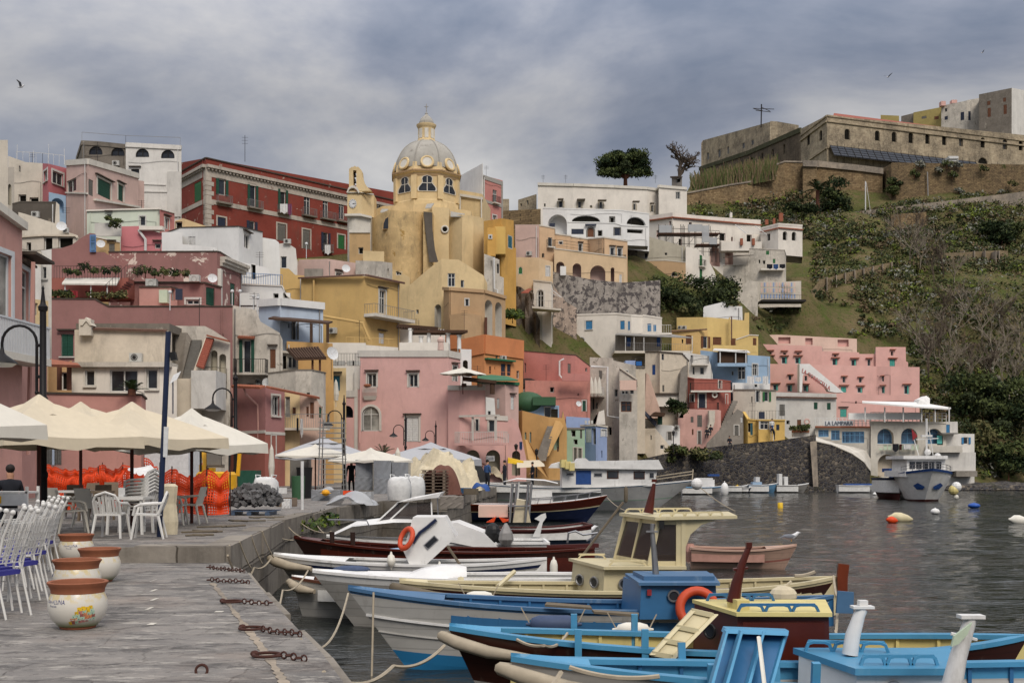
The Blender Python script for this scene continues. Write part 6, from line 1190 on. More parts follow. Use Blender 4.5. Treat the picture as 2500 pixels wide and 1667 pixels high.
yl=np.interp(GX,[-190,-90,-60,-30,-20,0,8],[70,85,82,88,101,109,122]);gz=np.where(GX<8,np.minimum(gz,.9+np.maximum(0,GY-yl)*.8),gz)
yw=np.interp(GX,[6,8,14,18,23,31,36,45,60,66,80,110,160,330],[114,123,127,130,133,135,137,144,149,156,162,168,176,200]);gz=np.where(GX>=6,np.minimum(gz,-3+np.maximum(0,GY-yw)*3.2),gz)
mb=MB();mb.v=[tuple(p)for p in np.stack([GX.ravel(),GY.ravel(),gz.ravel()],-1)]
mb.f=[[j*nx+i,j*nx+i+1,(j+1)*nx+i+1,(j+1)*nx+i]for j in range(ny-1)for i in range(nx-1)];mb.m=[0]*len(mb.f)
tag(mb.bd('hillside','hillside',None,(0,0,0),180),kind='structure')
mb=MB();mb.quad((-1500,-200,-.3),(1500,-200,-.3),(1500,2500,-.3),(-1500,2500,-.3));tag(mb.bd('sea','water'),kind='structure')
yy=8*(200/8)**np.linspace(0,1,430);kk=np.linspace(-.34,.6,470);WY,WK=np.meshgrid(yy,kk,indexing='ij');WX=WK*WY
wz=sum(a*vnoise(WX*c_-WY*s_+900,WX*s_+WY*c_*1.6+900,l)for a,l,c_,s_ in((.035,.55,.97,.24),(.045,1.1,.99,-.12),(.055,2.7,.95,.3),(.06,6.1,1,.05)))-.02
mb=MB();mb.v=[tuple(p)for p in np.stack([WX.ravel(),WY.ravel(),wz.ravel()],-1)];mb.f=[[j*470+i,j*470+i+1,(j+1)*470+i+1,(j+1)*470+i]for j in range(429)for i in range(469)];mb.m=[0]*len(mb.f);tag(mb.bd('water','water',None,(0,0,0),180),kind='structure')
rq=random.Random(4);mb=MB();mb.grid([[P(1210+i*9,y0+(i*2 if j==0 else 0)+rq.uniform(-5,5),152-j*.5+rq.uniform(-1,1))for i in range(13)]for j,y0 in enumerate((690,715,745,780,815,860,900))]);tag(mb.bd('cliff_rock','cliffrock'),kind='structure')
mb=MB();mb.quad((-2500,440,30),(2500,440,70),(2500,2500,40),(-2500,2500,40));tag(mb.bd('distant_land','hillside'),kind='structure')
# ================================================================ quay
def gp(pts,z):return[G(x,y,z)for x,y in pts]
ZL,ZU=1.3,1.56
le=gp([(905,1760),(840,1667),(788,1595),(723,1530),(660,1462),(622,1420),(600,1392),(552,1374)],ZL);YS=G(548,1335,ZU).y
poly=[V(-40,2,ZL),V(1.0,2,ZL)]+le+[V(le[-1].x,YS+.3,ZL),V(-40,YS+.3,ZL)]
tag(MB().pi([p-V(0,0,4)for p in poly],(0,0,4)).bd('lower_quay','paving'),kind='structure')
mb=MB();rq=random.Random(5)
for a,b in zip(le,le[1:]):
 n=max(1,int((b-a).length/1.0))
 for k in range(n):
  p,q=a.lerp(b,k/n),a.lerp(b,(k+1)/n);d=(q-p).normalized();nn=V(d.y,-d.x,0);j=rq.uniform(.02,.1)
  mb.pi([p+d*.015-nn*.25+V(0,0,-.03),p+d*.015+nn*j+V(0,0,-.03),q-d*.015+nn*j+V(0,0,-.03),q-d*.015-nn*.25+V(0,0,-.03)],(0,0,-rq.uniform(.5,.62)))
tag(mb.bd('quay_edge_stones','blockquay'),kind='structure')
ue=gp([(552,1334),(690,1270),(760,1252),(820,1237),(935,1222)],ZU)+gp([(1000,1224),(1010,1214),(1075,1216),(1165,1197),(1210,1188)],ZU)+[V(2,106,ZU),V(7,113,ZU),V(9,119,ZU)]
poly=[V(-95,YS,ZU),V(ue[0].x,YS,ZU)]+ue[1:]+[V(9,126,ZU),V(-95,126,ZU)]
mb=MB().pi([p-V(0,0,4)for p in poly],(0,0,4));mb.m=[1]*len(mb.m);mb.m[1]=0;mb.m[0]=0
tag(mb.bd('upper_quay',['paving2','blockquay']),kind='structure')
mb=MB();rq=random.Random(9)
for a,b in zip([V(-20,YS,ZU)]+ue[:9],[ue[0]]+ue[1:10]):
 n=max(1,int((b-a).length/1.5));d=(b-a).normalized();nn=V(d.y,-d.x,0)
 for k in range(n):
  p,q=a.lerp(b,k/n),a.lerp(b,(k+1)/n);j=rq.uniform(.03,.1);h=rq.uniform(-.03,.02)
  mb.pi([p+d*.015-nn*.4+V(0,0,h),p+d*.015+nn*j+V(0,0,h),q-d*.015+nn*j+V(0,0,h),q-d*.015-nn*.4+V(0,0,h)],(0,0,-.24 if a.x<-10 else-.55))
tag(mb.bd('quay_coping_stones','blockquay'),kind='structure')
mb=MB();a=[G(x,y,0.2)for x,y in((560,1400),(640,1345),(700,1318))]
mb.tb_(a,[.5,.6,.5],6);tag(mb.bd('weedy_rubble','basalt'),kind='structure')
# painted dashes and a pale mortar seam on the lower quay
for i,(x,y,w,h)in enumerate(((374,1417,18,5),(375,1441,22,5),(377,1463,24,6),(365,1485,24,6),(371,1523,28,5),(535,1493,26,3))):
 a,b=G(x-w/2,y+h/2,ZL),G(x+w/2,y-h/2,ZL);o=MB().quad(V(a.x,a.y,ZL+.005),V(b.x,a.y,ZL+.005),V(b.x,b.y,ZL+.005),V(a.x,b.y,ZL+.005)).bd('painted_dash','lampara');tag(o,kind='structure')
sm_=gp([(518,1422),(545,1455),(570,1490),(600,1530),(632,1570),(660,1610),(695,1667)],ZL+.006);mb=MB();rr=random.Random(2);seam_w=[.03]
for a,b in zip(sm_,sm_[1:]):
 for k in range(12):w0,w1=seam_w[-1],rr.uniform(.012,.05);seam_w.append(w1);p,q=a.lerp(b,k/12),a.lerp(b,(k+1)/12);mb.quad(p-V(w0,0,0),p+V(w0,0,0),q+V(w1,0,0),q-V(w1,0,0))
tag(mb.bd('mortar_seam','palewall'),kind='structure')
# iron rings with chains
def ring(px,py,tx,ty,i,lb,rg=True):
 c=G(px,py,ZL+.03);e=G(tx,ty,ZL+.03);t=tg('mooring_ring' if rg else 'mooring_chain',lb,'mooring ring' if rg else 'chain',c,'iron mooring gear on the quay');d=(e-c).normalized()
 if rg:mb=MB();mb.torus(c+d*.12,.11,.014,n=20,m=6);mb.ell(c,(.04,.04,.03),8,5);mb.bd('ring','rust',t,c)
 mb=MB();s0=.24 if rg else 0;n=int(((e-c).length-s0)/.05)
 for k in range(n):
  q=c+d*(s0+k*.05)+V(0,.012*math.sin(k*1.3),.008*math.sin(k*.9));z=V(0,0,1);mb.torus(q,.028,.0085,tilt=(d,z if k%2 else d.cross(z)),n=8,m=4)
 mb.bd('chain','rust',t,c)
ring(592,1530,742,1548,0,'rusty iron ring and chain nearer the middle of the quay edge');ring(622,1595,760,1606,1,'rusty iron ring and rope chain nearest the water corner');ring(544,1466,672,1472,2,'taut rusty chain crossing the quay from a small ring');ring(510,1415,618,1420,3,'thin chain lying on the far part of the lower quay',False);ring(508,1384,605,1394,4,'chain heap along the far corner of the lower quay',False)
sl_(MB().torus(G(492,1636,ZL+.02),.045,.011,tilt=((1,0,0),(0,.3,1)),n=16,m=6),'mooring_ring','rust','half buried rusty ring alone near the bottom of the photo','mooring ring','iron mooring gear on the quay')
# ropes
def rope(pts,lb,r=.018,m='ropec',sag=.12,n=14):
 p=[]
 for a,b in zip(pts,pts[1:]):
  a,b=Vector(a),Vector(b)
  for k in range(n):f=k/n;q=a.lerp(b,f);q.z-=sag*(b-a).length*4*f*(1-f)*.5;p.append(q)
 p.append(Vector(pts[-1]));sl_(MB().tb_(p,r,5),'mooring_rope',m,lb,'rope','mooring ropes')
 # ---------------------------------------------------------------- terracotta pots
def pot(px,rim,rot,lb):
 Y=F*(ZC-1.767)/(rim-HY);c=V(X_(px,Y),Y,ZL);t=tg('painted_pot',lb,'flower pot',c,'painted pots along the quay',rot)
 pr=[(.165,0),(.17,.025),(.185,.03),(.255,.11),(.283,.2),(.28,.28),(.25,.355)]
 MB().lh_(pr[2:],n=40).bd('body','potbody',t,smooth=60)
 MB().lh_([(.0,.002),(.165,.002),(.172,.012),(.172,.03),(.15,.034)],n=32).bd('base','terracotta',t)
 MB().lh_([(.235,.352),(.253,.356),(.255,.385),(.27,.42),(.287,.445),(.29,.458),(.28,.467),(.255,.462),(.235,.41),(.23,.36)],n=40).bd('rim','terracotta',t,smooth=40)
 MB().lh_([(.0,.36),(.236,.37)],n=24).bd('soil','soil',t)
 def rad(z):
  for(r0,z0),(r1,z1)in zip(pr,pr[1:]):
   if z0<=z<=z1:return r0+(r1-r0)*(z-z0)/(z1-z0)
  return.25
 def on(u,z,k=.003):q=-math.pi/2+u/.28;r=rad(z)+k;return(r*math.cos(q),r*math.sin(q),z)
 def txt(s,u0,z0,W,Hh,m):
  v,f=text_mesh(s);xs=[a[0]for a in v];ys=[a[1]for a in v];x0,x1,y0,y1=min(xs),max(xs),min(ys),max(ys);mb=MB();mb.add([on(u0+(a[0]-x0)/(x1-x0)*W,z0+(a[1]-y0)/(y1-y0)*Hh)for a in v],f);mb.bd('lettering',m,t)
 txt('Chiaro di',-.25,.272,.1,.028,'inkblue');txt('LUNA',-.14,.264,.12,.042,'inkblue');txt('Procida',-.2,.234,.09,.02,'inkblue')
 rg=random.Random(4);mb=MB();cols=['buoyyellow','redbrown','salmon','gelato','orange']
 for r_ in range(5):
  for k in range(8-r_):
   u=.0+k*.036+r_*.024;z=.06+r_*.034+k*.006
   if u>.29 or z>.25:continue
   h=rg.uniform(.03,.042);mi=0 if r_==4 or rg.random()<.15 else rg.randrange(1,5);mb.quad(on(u,z),on(u+.035,z),on(u+.035,z+h),on(u,z+h),mi);mb.quad(on(u+.009,z+.008,.005),on(u+.014,z+.008,.005),on(u+.014,z+.018,.005),on(u+.009,z+.018,.005),5)
 mb.bd('painted_houses',cols+['inkblue'],t);return t
def potmat():
 t=NT('potbody');tc=t.n('ShaderNodeTexCoord');z=t.n('ShaderNodeSeparateXYZ',{0:tc.outputs['Object']}).outputs[2]
 a=t.ramp(z,[(.26,0.),(.31,1.)]);nz=t.ramp(t.noise(16,det=4),[(.48,0.),(.56,.6)]);fac=t.n('ShaderNodeMath',{0:a,1:nz},operation='MULTIPLY').outputs[0]
 col=t.mix(fac,lin('cdc8bd'),lin('cdb568'));g=t.ramp(z,[(.035,1.),(.1,0.)]);col=t.mix(g,col,lin('6e7448'));t.out(col,.28,None,spec=.5)
potmat()
pot(190,1417,0,'painted white pot nearest the camera with terracotta rim and blue lettering');pot(188,1364,-.9,'second painted pot with open brown rim behind the nearest one');pot(243,1337,-1.3,'third painted pot set to the right of the row');pot(186,1303,.5,'farthest painted pot standing by the stone step')
# ---------------------------------------------------------------- plastic chairs and tables
def plastic_chair(mat,solid=False):
 t=tg('plastic_chair','x','chair');MB().pi([(-.23,-.22,.42),(.23,-.22,.42),(.21,.22,.44),(-.21,.22,.44)],(0,0,.03)).bd('seat',mat,t)
 mb=MB();n=7
 if solid:mb.pi([(-.22,-.2,.44),(.22,-.2,.44),(.2,-.33,.86),(-.2,-.33,.86)],(0,.025,0))
 else:
  for k in range(n):
   x=-.19+.38*k/(n-1);h=.86-.12*(abs(x)/.19)**2;mb.pi([(x-.02,-.2,.45),(x+.02,-.2,.45),(x+.022,-.32,h-.03),(x-.022,-.32,h-.03)],(0,.02,0))
  mb.tb_([(-.24,-.2,.45),(-.24,-.29,.68),(-.18,-.33,.8),(0,-.335,.86),(.18,-.33,.8),(.24,-.29,.68),(.24,-.2,.45)],.024,6)
 mb.bd('backrest',mat,t)
 for sx in(-1,1):
  MB().tb_([(sx*.24,-.28,.66),(sx*.27,.1,.64),(sx*.265,.2,.6),(sx*.24,.24,.44)],.026,6).bd('armrest',mat,t)
  for sy,y in((-1,-.3),(1,.27)):MB().tb_([(sx*.22,sy*.2,.44),(sx*.27,y,0)],[.03,.022],6).bd('leg',mat,t)
 return t
def place(pr,used,px,py,rz,lb,grp,z=ZU,sc_=1,dz=0):
 c=G(px,py,z);c.z+=dz
 if pr.name not in used:used.add(pr.name);o=pr;o.location=c;o.rotation_euler=(0,0,rz);o['label']=lb;o['group']=grp;o.scale=(sc_,)*3;return o
 return dup(pr,c,rz,lb,grp,sc_)
USED=set();wc=plastic_chair('whitechair');cc=plastic_chair('canvas2',True);bc=plastic_chair('brownchair',True);g1='plastic chairs on the quay terrace'
place(wc,USED,272,1312,0,'white slatted plastic armchair seen from behind beside the table',g1);place(wc,USED,362,1314,1.75,'white slatted plastic armchair facing left by the navy pole',g1)
for k in range(7):place(wc,USED,345,1296,1.2,'white plastic armchair in the stack, number %s from the ground up'%['one','two','three','four','five','six','seven'][k]if 0 else['bottom chair of the white plastic stack under the parasol','second chair up in the white plastic stack','third chair up in the white plastic stack','middle chair of the white plastic stack','fifth chair up in the white plastic stack','next to top chair of the white plastic stack','topmost chair of the white plastic stack'][k],g1,dz=k*.07)
place(cc,USED,178,1300,-1.1,'cream plastic armchair turned right beside the painted pots',g1);place(cc,USED,222,1286,-.3,'cream plastic armchair behind the slatted white one',g1);place(cc,USED,140,1282,-.2,'cream chair with wide woven back at the left of the terrace',g1);place(cc,USED,466,1278,1.5,'cream chair standing alone right of the navy pole',g1);place(cc,USED,425,1281,-1.5,'cream chair half hidden behind the white sack',g1)
for x,y,r,lb in((185,1262,.3,'brown woven chair left of the dark table row'),(212,1252,2.9,'brown woven chair under the first parasol pole'),(248,1262,.5,'brown woven chair just behind the white table'),(272,1246,-2.8,'brown woven chair near the orange net centre'),(140,1250,.2,'brown woven chair farthest left by the net'),(330,1250,2.6,'brown woven chair behind the stacked white chairs')):place(bc,USED,x,y,r,lb,'brown woven chairs by the net')
def table(px,py,lb,w=.75,z=ZU,m='whitechair'):
 t=tg('plastic_table',lb,'table',G(px,py,z),'terrace tables');MB().box((0,0,.71),(w,w,.05)).bd('tabletop',m,t)
 for sx in(-1,1):
  for sy in(-1,1):MB().tb_([(sx*w*.42,sy*w*.42,.69),(sx*w*.46,sy*w*.46,0)],.032,5).bd('leg',m,t)
table(318,1302,'white plastic table with napkin holder beside the stacked chairs');table(178,1268,'cream plastic table at the left behind the painted pots',.8);table(235,1270,'small brown table between the woven chairs',.7,m='brownchair')
sl_(MB().box((0,0,.09),(.1,.1,.18)).box((.05,-.051,.1),(.06,.004,.12)),'napkin_holder',['signwhite'],'dark and white napkin holder on the white plastic table','napkin holder',loc=tuple(G(285,1302,ZU)+V(.1,0,.735)))
# wire chairs leaning in folded rows
def wire_chair():
 t=tg('wire_chair','x','chair');mb=MB()
 for sy in(-.2,.2):mb.tb_([(.12,sy,0),(.03,sy,.35),(0,sy,.5),(.08,sy,.85),(.2,sy,1.1)],.014,5);mb.ell((.205,sy,1.12),.028,8,6)
 mb.bd('back_frame','whitechair',t);mb=MB()
 for k in range(6):f=k/5;mb.tb_([(.02+.13*f,-.2,.58+.42*f),(.02+.13*f,.2,.58+.42*f)],.007,4)
 for k in range(5):y=-.13+.065*k;mb.tb_([(.02,y,.58),(.16,y+.03,1.0)],.006,4);mb.tb_([(.02,y,.58),(.16,y-.03,1.0)],.006,4)
 mb.bd('back_lattice','whitechair',t)
 MB().box((-.2,0,.47),(.38,.4,.05)).bd('cushion','purple',t)
 mb=MB();
 for sy in(-.2,.2):mb.tb_([(-.4,sy,0),(-.36,sy,.44),(0,sy,.45)],.012,5)
 mb.tb_([(-.38,-.2,.25),(-.38,.2,.25)],.008,4);mb.bd('front_frame','whitechair',t);return t
wch=wire_chair();k=0
W0=['nearest','second','third','fourth']
for i,(px,py,n)in enumerate(((22,1506,3),(72,1474,3),(98,1438,3),(120,1402,3))):
 for j in range(n):
  c=G(px,py,ZL)+V(-.13*j,.07*j,.02*j);lb='%s white wire chair with purple seat in the %s leaning row by the pots'%(['front','middle','rear'][j],W0[i])
  if k==0:wch.location=c;wch['label']=lb;wch['group']='white wire chairs folded in rows';o=wch
  else:o=dup(wch,c,.1,lb,'white wire chairs folded in rows')
  o.rotation_euler=(0,.03*j,-.25+.1*i);k+=1
  # sign board and white cabinet at far left
t=tg('snack_board','white metal serving rack with small coloured sticker at the left edge','rack',G(28,1330,ZU));o_=t.location;mb=MB()
for z in(.25,.6,.9):mb.box((o_.x,o_.y,o_.z+z),(.75,.5,.03))
for sx in(-.36,.36):
 for sy in(-.23,.23):mb.box((o_.x+sx,o_.y+sy,o_.z+.5),(.04,.04,1.0))
mb.bd('frame','whitechair',t,o_);MB().box((o_.x,o_.y-.26,o_.z+.78),(.75,.02,.2)).bd('panel','signwhite',t,o_);MB().box((o_.x-.1,o_.y-.275,o_.z+.78),(.09,.01,.12)).bd('sticker','buoyyellow',t,o_)
# ---------------------------------------------------------------- parasols
def parasol(px,py,Y,hd,rot,m,lb,grp,drop=1.0,val=.2,vent=True,pole='pole',n=4,pb=ZU):
 ap=P(px,py,Y);t=tg('parasol',lb,'parasol',V(ap.x,Y,pb),grp,rot);h=ap.z-pb;mb=MB();R_=5;rows=[]
 for i in range(R_+1):
  f=i/R_;row=[]
  for k in range(n*6+1):
   q=2*math.pi*k/(n*6);s_=q/(2*math.pi/n)%1;rr_=math.cos(math.pi/n)/math.cos((s_-.5)*2*math.pi/n);r=hd*f*rr_;sag=.10*math.sin(math.pi*f)*abs(math.sin(math.pi*s_))+.07*f*math.sin(math.pi*s_);row.append((r*math.cos(q),r*math.sin(q),h-drop*f**1.15-sag*.9))
  rows.append(row)
 mb.grid(rows);mb.bd('canopy',m,t,smooth=50);e=rows[-1]
 if val:MB().grid([[(p[0]*1.001,p[1]*1.001,p[2])for p in e],[(p[0]*1.01,p[1]*1.01,p[2]-val-.04*math.sin(i*1.9))for i,p in enumerate(e)]]).bd('valance',m,t)
 if vent:
  vr=[[(p[0]*k_,p[1]*k_,h+.1-(.42*k2)+(-.02*math.sin(i*2)if k2==1 else 0))for i,p in enumerate(e)]for k_,k2 in((.01,0),(.18,.55),(.36,1))];MB().grid(vr).bd('vent',m,t,smooth=60)
 MB().tb_([(0,0,0),(0,0,h+.06)],.04,8).bd('pole',pole,t);mb=MB()
 for k in range(n):q=2*math.pi*k/n;mb.tb_([(0,0,h-.08),(hd*.97*math.cos(q),hd*.97*math.sin(q),h-drop-.05)],.018,4)
 mb.bd('rib',pole,t);return t
g2='cream parasols over the terrace tables'
parasol(-205,905,17.5,1.85,.4,'canvas2','grey white parasol cut by the left edge',g2,.8);parasol(95,975,22.5,2.0,.1,'canvas','cream parasol behind the tall left lamp post',g2,.72);parasol(197,990,29,1.9,.5,'canvas','cream parasol set back with knobbed top',g2,.6);parasol(322,992,24.5,2.0,.25,'canvas','cream parasol in the middle of the terrace row',g2,.66);parasol(468,1007,27,1.75,.2,'canvas2','whitest parasol at the right end of the terrace row',g2,.72)
g3='parasols farther along the quay'
parasol(790,1070,70,2.9,.3,'greycanvas','wide grey parasol behind the ladder tower',g3,1.0,.25);parasol(770,1088,62,2.3,.6,'canvas2','low white parasol beside the grey metal cabinet',g3,.5,.1);parasol(905,1097,60,2.2,.2,'canvas2','white parasol with two soft peaks on the far terrace',g3,.55,.1);parasol(1052,1083,72,3.4,.4,'greycanvas','largest grey parasol in front of the pink house',g3,.95,.4);parasol(1130,898,97,2.0,.2,'canvas2','small white parasol on the roof of the pink terrace wing',g3,.5,.05,pb=9)
for px,py,Y,w,h,lb in((971,1092,66,.5,2.2,'closed white parasol between the white and grey parasols'),(663,1085,72,.4,2.0,'closed beige parasol before the pink corner house'),(820,926,92,.5,1.7,'closed white parasol on the terrace with teal door')):
 c=P(px,py,Y);sl_(MB().lh_([(.02,0),(w*.3,-.3),(w*.5,-h*.7),(w*.35,-h),(.03,-h),(.03,-h-.5)],c,9),'folded_parasol','canvas2',lb,'parasol',g3)
for i in range(3):c=P(1444+i*9.5,920,124.5);sl_(MB().lh_([(.03,0),(.2,-.7),(.34,-1.8),(.2,-2.1),(.05,-2.2)],c,9),'folded_parasol','canvas2','closed white parasol %s on the mottled house balcony'%['leftmost','in the middle','rightmost'][i],'parasol','closed parasols on the balcony')
# ---------------------------------------------------------------- street lamps
def lamp():
 t=tg('street_lamp','x','street lamp');h=5.1;MB().lh_([(.0,0),(.13,0),(.13,.5),(.09,.55),(.085,1.1),(.1,1.12),(.1,1.2),(.075,1.25),(.075,2.6),(.1,2.63),(.1,2.75),(.07,2.8),(.065,4.55),(.09,4.57),(.1,4.65),(.06,4.7),(.05,4.75),(.022,5.0),(.03,5.04),(.0,5.1)],n=14).bd('pole','lampiron',t,smooth=40)
 mb=MB();mb.tb_([(-.13,0,2.9),(-.13,0,3.05),(-.13,0,3.9)]+[(-.13-.36+.36*math.cos(a),0,3.9+.36*math.sin(a))for a in[math.pi*k/10 for k in range(11)]]+[(-.85,0,3.75)],.03,8);mb.ell((-.13,0,2.87),.045,8,6);mb.tb_([(0,0,3.2),(-.15,0,3.2)],.035,6);mb.tb_([(0,0,3.85),(-.15,0,3.85)],.035,6);mb.bd('arm','lampiron',t,smooth=40)
 MB().lh_([(.03,.22),(.05,.1),(.09,.05),(.3,-.1),(.31,-.13),(.28,-.13)],(-.85,0,3.6),18).bd('lamp_shade','lampiron',t,smooth=50);MB().lh_([(.28,-.13),(.2,-.19),(.0,-.21)],(-.85,0,3.6),18).bd('diffuser','signwhite',t,smooth=60);return t
lp=lamp();first=True
for px,ty,rz,lb in((105,696,0,'tall black street lamp nearest the camera on the left'),(575,893,0,'black street lamp behind the small digger'),(840,963,0,'black street lamp beside the ladder tower'),(990,1008,0,'street lamp before the middle of the big pink house'),(1064,1026,0,'street lamp before the big grey parasol'),(1120,1040,0,'street lamp at the pink house corner'),(1125,1053,0,'farthest street lamp just behind the pink corner one'),(640,1012,math.pi,'street lamp with arm to the right before the pink corner house')):
 Y=F*(5.1+ZU-ZC)/(HY-ty);c=V(X_(px,Y),Y,ZU)
 if first:lp.location=c;lp['label']=lb;lp['group']='street lamps along the quay';first=False
 else:dup(lp,c,rz,lb,'street lamps along the quay')
for px,ty,by,lb in((1260,1084,1162,'old lantern post beside the yellow awning'),(1310,1096,1165,'thin lantern post before the amber stairs'),(1644,1052,1104,'lantern post on the lane above the sea wall')):
 Y=98 if px<1400 else 121;a,b=P(px,by,Y),P(px,ty,Y);mb=MB();mb.tb_([a,b-V(0,0,.5)],.05,6);mb.lh_([(.05,-.5),(.12,-.42),(.16,-.12),(.2,-.1),(.02,.05)],b,8);sl_(mb,'lantern_post','iron',lb,'street lamp','lantern posts')
for px,py,Y,lb in((567,711,83.3,'globe lamp on the mauve parapet, left one'),(586,711,84,'globe lamp on the mauve parapet, right one'),(619,724,88,'globe lamp left on the white wall'),(629,727,88,'globe lamp right on the white wall'),(748,595,100,'single globe lamp below the red palace'),(415,713,81,'single globe lamp on the long mauve wall')):
 a=P(px,py,Y);sl_(MB().ell(a,.13,10,8).tb_([a-V(0,0,.12),a-V(0,0,1.3)],.03,6),'globe_lamp','signwhite',lb,'lamp','globe lamps on the terraces')
 # navy pole with solar panel, sign and canvas wrap
t=tg('navy_pole','tall navy blue pole with notice board and floodlight on the terrace','pole',G(388,1312,ZU));o_=t.location;Y=o_.y
MB().tb_([P(389,1310,Y),P(411,810,Y)],.05,8).bd('mast','navypole',t,o_);a,b=P(398,1115,Y-.1),P(411,1042,Y-.1);MB().pi([a,P(408,1116,Y-.1),P(411,1042,Y-.1),P(400,1041,Y-.1)],(0,.02,0)).bd('notice_board','signwhite',t,o_);MB().pi([P(414,860,Y-.05),P(426,858,Y-.05),P(430,878,Y-.05),P(416,880,Y-.05)],(0,.12,0)).bd('floodlight','black',t,o_)
sl_(MB().lh_([(.17,0),(.19,.25),(.15,.6),(.18,.95),(.12,1.0)],(0,0,0),10),'canvas_sack','tarp','tall cream canvas sack tied at the foot of the navy pole','sack',loc=tuple(G(412,1304,ZU)))
sp=tg('solar_panel','small white solar panel on a post by the outside stairs','solar panel',P(427,932,68));o_=sp.location;MB().pi([P(414,937,68),P(432,926,68),P(442,906,68.2),P(423,916,68.2)],(0,.06,.02)).bd('panel','signwhite',sp,o_);MB().tb_([P(422,930,68.3),P(422,1010,68.3)],.05,6).bd('post','steel',sp,o_)
# ================================================================ boats
class Boat:
 def __init__(s,name,label,A,B,zb,zm,zs,beam,rows,mats,inner='white',rail='white',stern='p',deck=.32,fore=0,foremat=None,rake=.7,ribs=None,grp='boats moored at the quay',cat='boat',railw=.09,keel=-.35,flare=.62,smin=.0):
  s.A,s.B=Vector((A[0],A[1],0)),Vector((B[0],B[1],0));s.d=s.B-s.A;s.L=s.d.length;s.e=s.d.normalized();s.n=Vector((-s.e.y,s.e.x,0))
  if s.n.y<0:s.n=-s.n
  s.z3,s.beam,s.st,s.rk,s.keel,s.fl=(zb,zm,zs),beam,stern,rake,keel,flare
  s.t=tg(name,label,cat,(s.A+s.B)/2,grp);s.o=s.t.location;N=28
  st=[i/N for i in range(N+1)];vs=rows;hm=MB()
  for side in(-1,1):
   for j in range(len(vs)-1):hm.grid([[s.pt(u,side,v)for u in st]for v in(vs[j],vs[j+1])],j)
  if stern=='t':
   for j in range(len(vs)-1):hm.grid([[s.pt(1,sd,v)for sd in(-1,1)]for v in(vs[j],vs[j+1])],j)
  s.hull=hm.bd('hull',mats,s.t,s.o,40)
  im=MB();du=[u for u in st if fore<u<1.0 or u==1];
  ins=lambda u,side,z:s.bp(u,side*max(.01,s.hw(u)-.05),z)
  for side in(-1,1):im.grid([[ins(u,side,z if z is not None else s.sh(u)-.01)for u in du]for z in(deck,None)])
  im.grid([[s.bp(u,-max(.01,s.hw(u)-.06),deck)for u in du],[s.bp(u,max(.01,s.hw(u)-.06),deck)for u in du]]);im.bd('interior',inner,s.t,s.o)
  gm=MB()
  for side in(-1,1):
   a=[s.bp(u,side*(s.hw(u)+.025),s.sh(u))for u in st];b=[s.bp(u,side*max(0,s.hw(u)-railw),s.sh(u))for u in st];up=V(0,0,.05)
   gm.grid([a,[p+up for p in a],[p+up for p in b],b])
  if stern=='t':p,q=s.bp(1,-s.hw(1),s.sh(1)),s.bp(1,s.hw(1),s.sh(1));gm.tb_([p+V(0,0,.02),q+V(0,0,.02)],.05,4)
  gm.bd('gunwale',rail,s.t,s.o)
  if fore:s.deckp(0,fore,foremat or rail)
  if ribs:
   n=int(s.L/.42)
   for k in range(2,n-1):
    u=k/n
    if u<fore+.03:continue
    for side in(-1,1):a,b=s.bp(u,side*(s.hw(u)-.065),deck),s.bp(u,side*(s.hw(u)-.065),s.sh(u));MB().tb_([a,b],.026,4).bd('rib',ribs,s.t,s.o)
 def hw(s,u):
  w=1-(1-min(1,u/.5))**2.3
  if s.st=='p':w*=1-(max(0,(u-.6)/.4))**2.6
  else:w*=1-.22*max(0,(u-.5)/.5)**2
  return s.beam/2*w
 def sh(s,u):a,b,c=s.z3;return a+(b-a)*(1-(1-min(1,u/.6))**2)if u<.6 else b+(c-b)*((u-.6)/.4)**2
 def bp(s,u,off,z):p=s.A+s.e*(u*s.L)+s.n*off;return Vector((p.x,p.y,z))
 def pt(s,u,side,v):
  z=s.keel+(s.sh(u)-s.keel)*v;f=s.fl*v**.5+(1-s.fl)*v if v>0 else 0;p=s.bp(u,side*s.hw(u)*f,z);r=s.rk*(1-v)*(1-u)**4
  if s.st=='p':r-=s.rk*.4*(1-v)*u**6
  return p+s.e*r
 def deckp(s,u0,u1,mat,dz=.03,name='foredeck'):
  us=[u0+(u1-u0)*k/8 for k in range(9)];mb=MB();mb.grid([[s.bp(u,sd*max(0,s.hw(u)-.02),s.sh(u)+dz+(.05 if sd==0 else 0))for u in us]for sd in(-1,0,1)]);return mb.bd(name,mat,s.t,s.o)
 def strake(s,v,r,mat,name='rubbing_strake'):
  mb=MB()
  for sd in(-1,1):mb.tb_([s.pt(k/24,sd,v)+s.n*sd*.01 for k in range(25)],r,4)
  return mb.bd(name,mat,s.t,s.o)
 def add(s,mb,name,mat,par=None,sm=None):return mb.bd(name,mat,par or s.t,s.o,sm)
 def snub(s,mat='ropec',r=.085,u1=.16):
  mb=MB();p=[s.bp(.16,-s.hw(.16)-.06,s.sh(.16)-.16),s.bp(.07,-s.hw(.07)-.07,s.sh(.07)-.16),s.bp(.015,-s.hw(.015)-.08,s.sh(0)-.12),s.bp(-.012,0,s.sh(0)-.07),s.bp(.02,s.hw(.02)+.07,s.sh(0)-.1)]
  mb.tb_(p,[r*.5,r,r*1.05,r*.9,r*.6],8);s.add(mb,'rope_fender',mat,None,60)
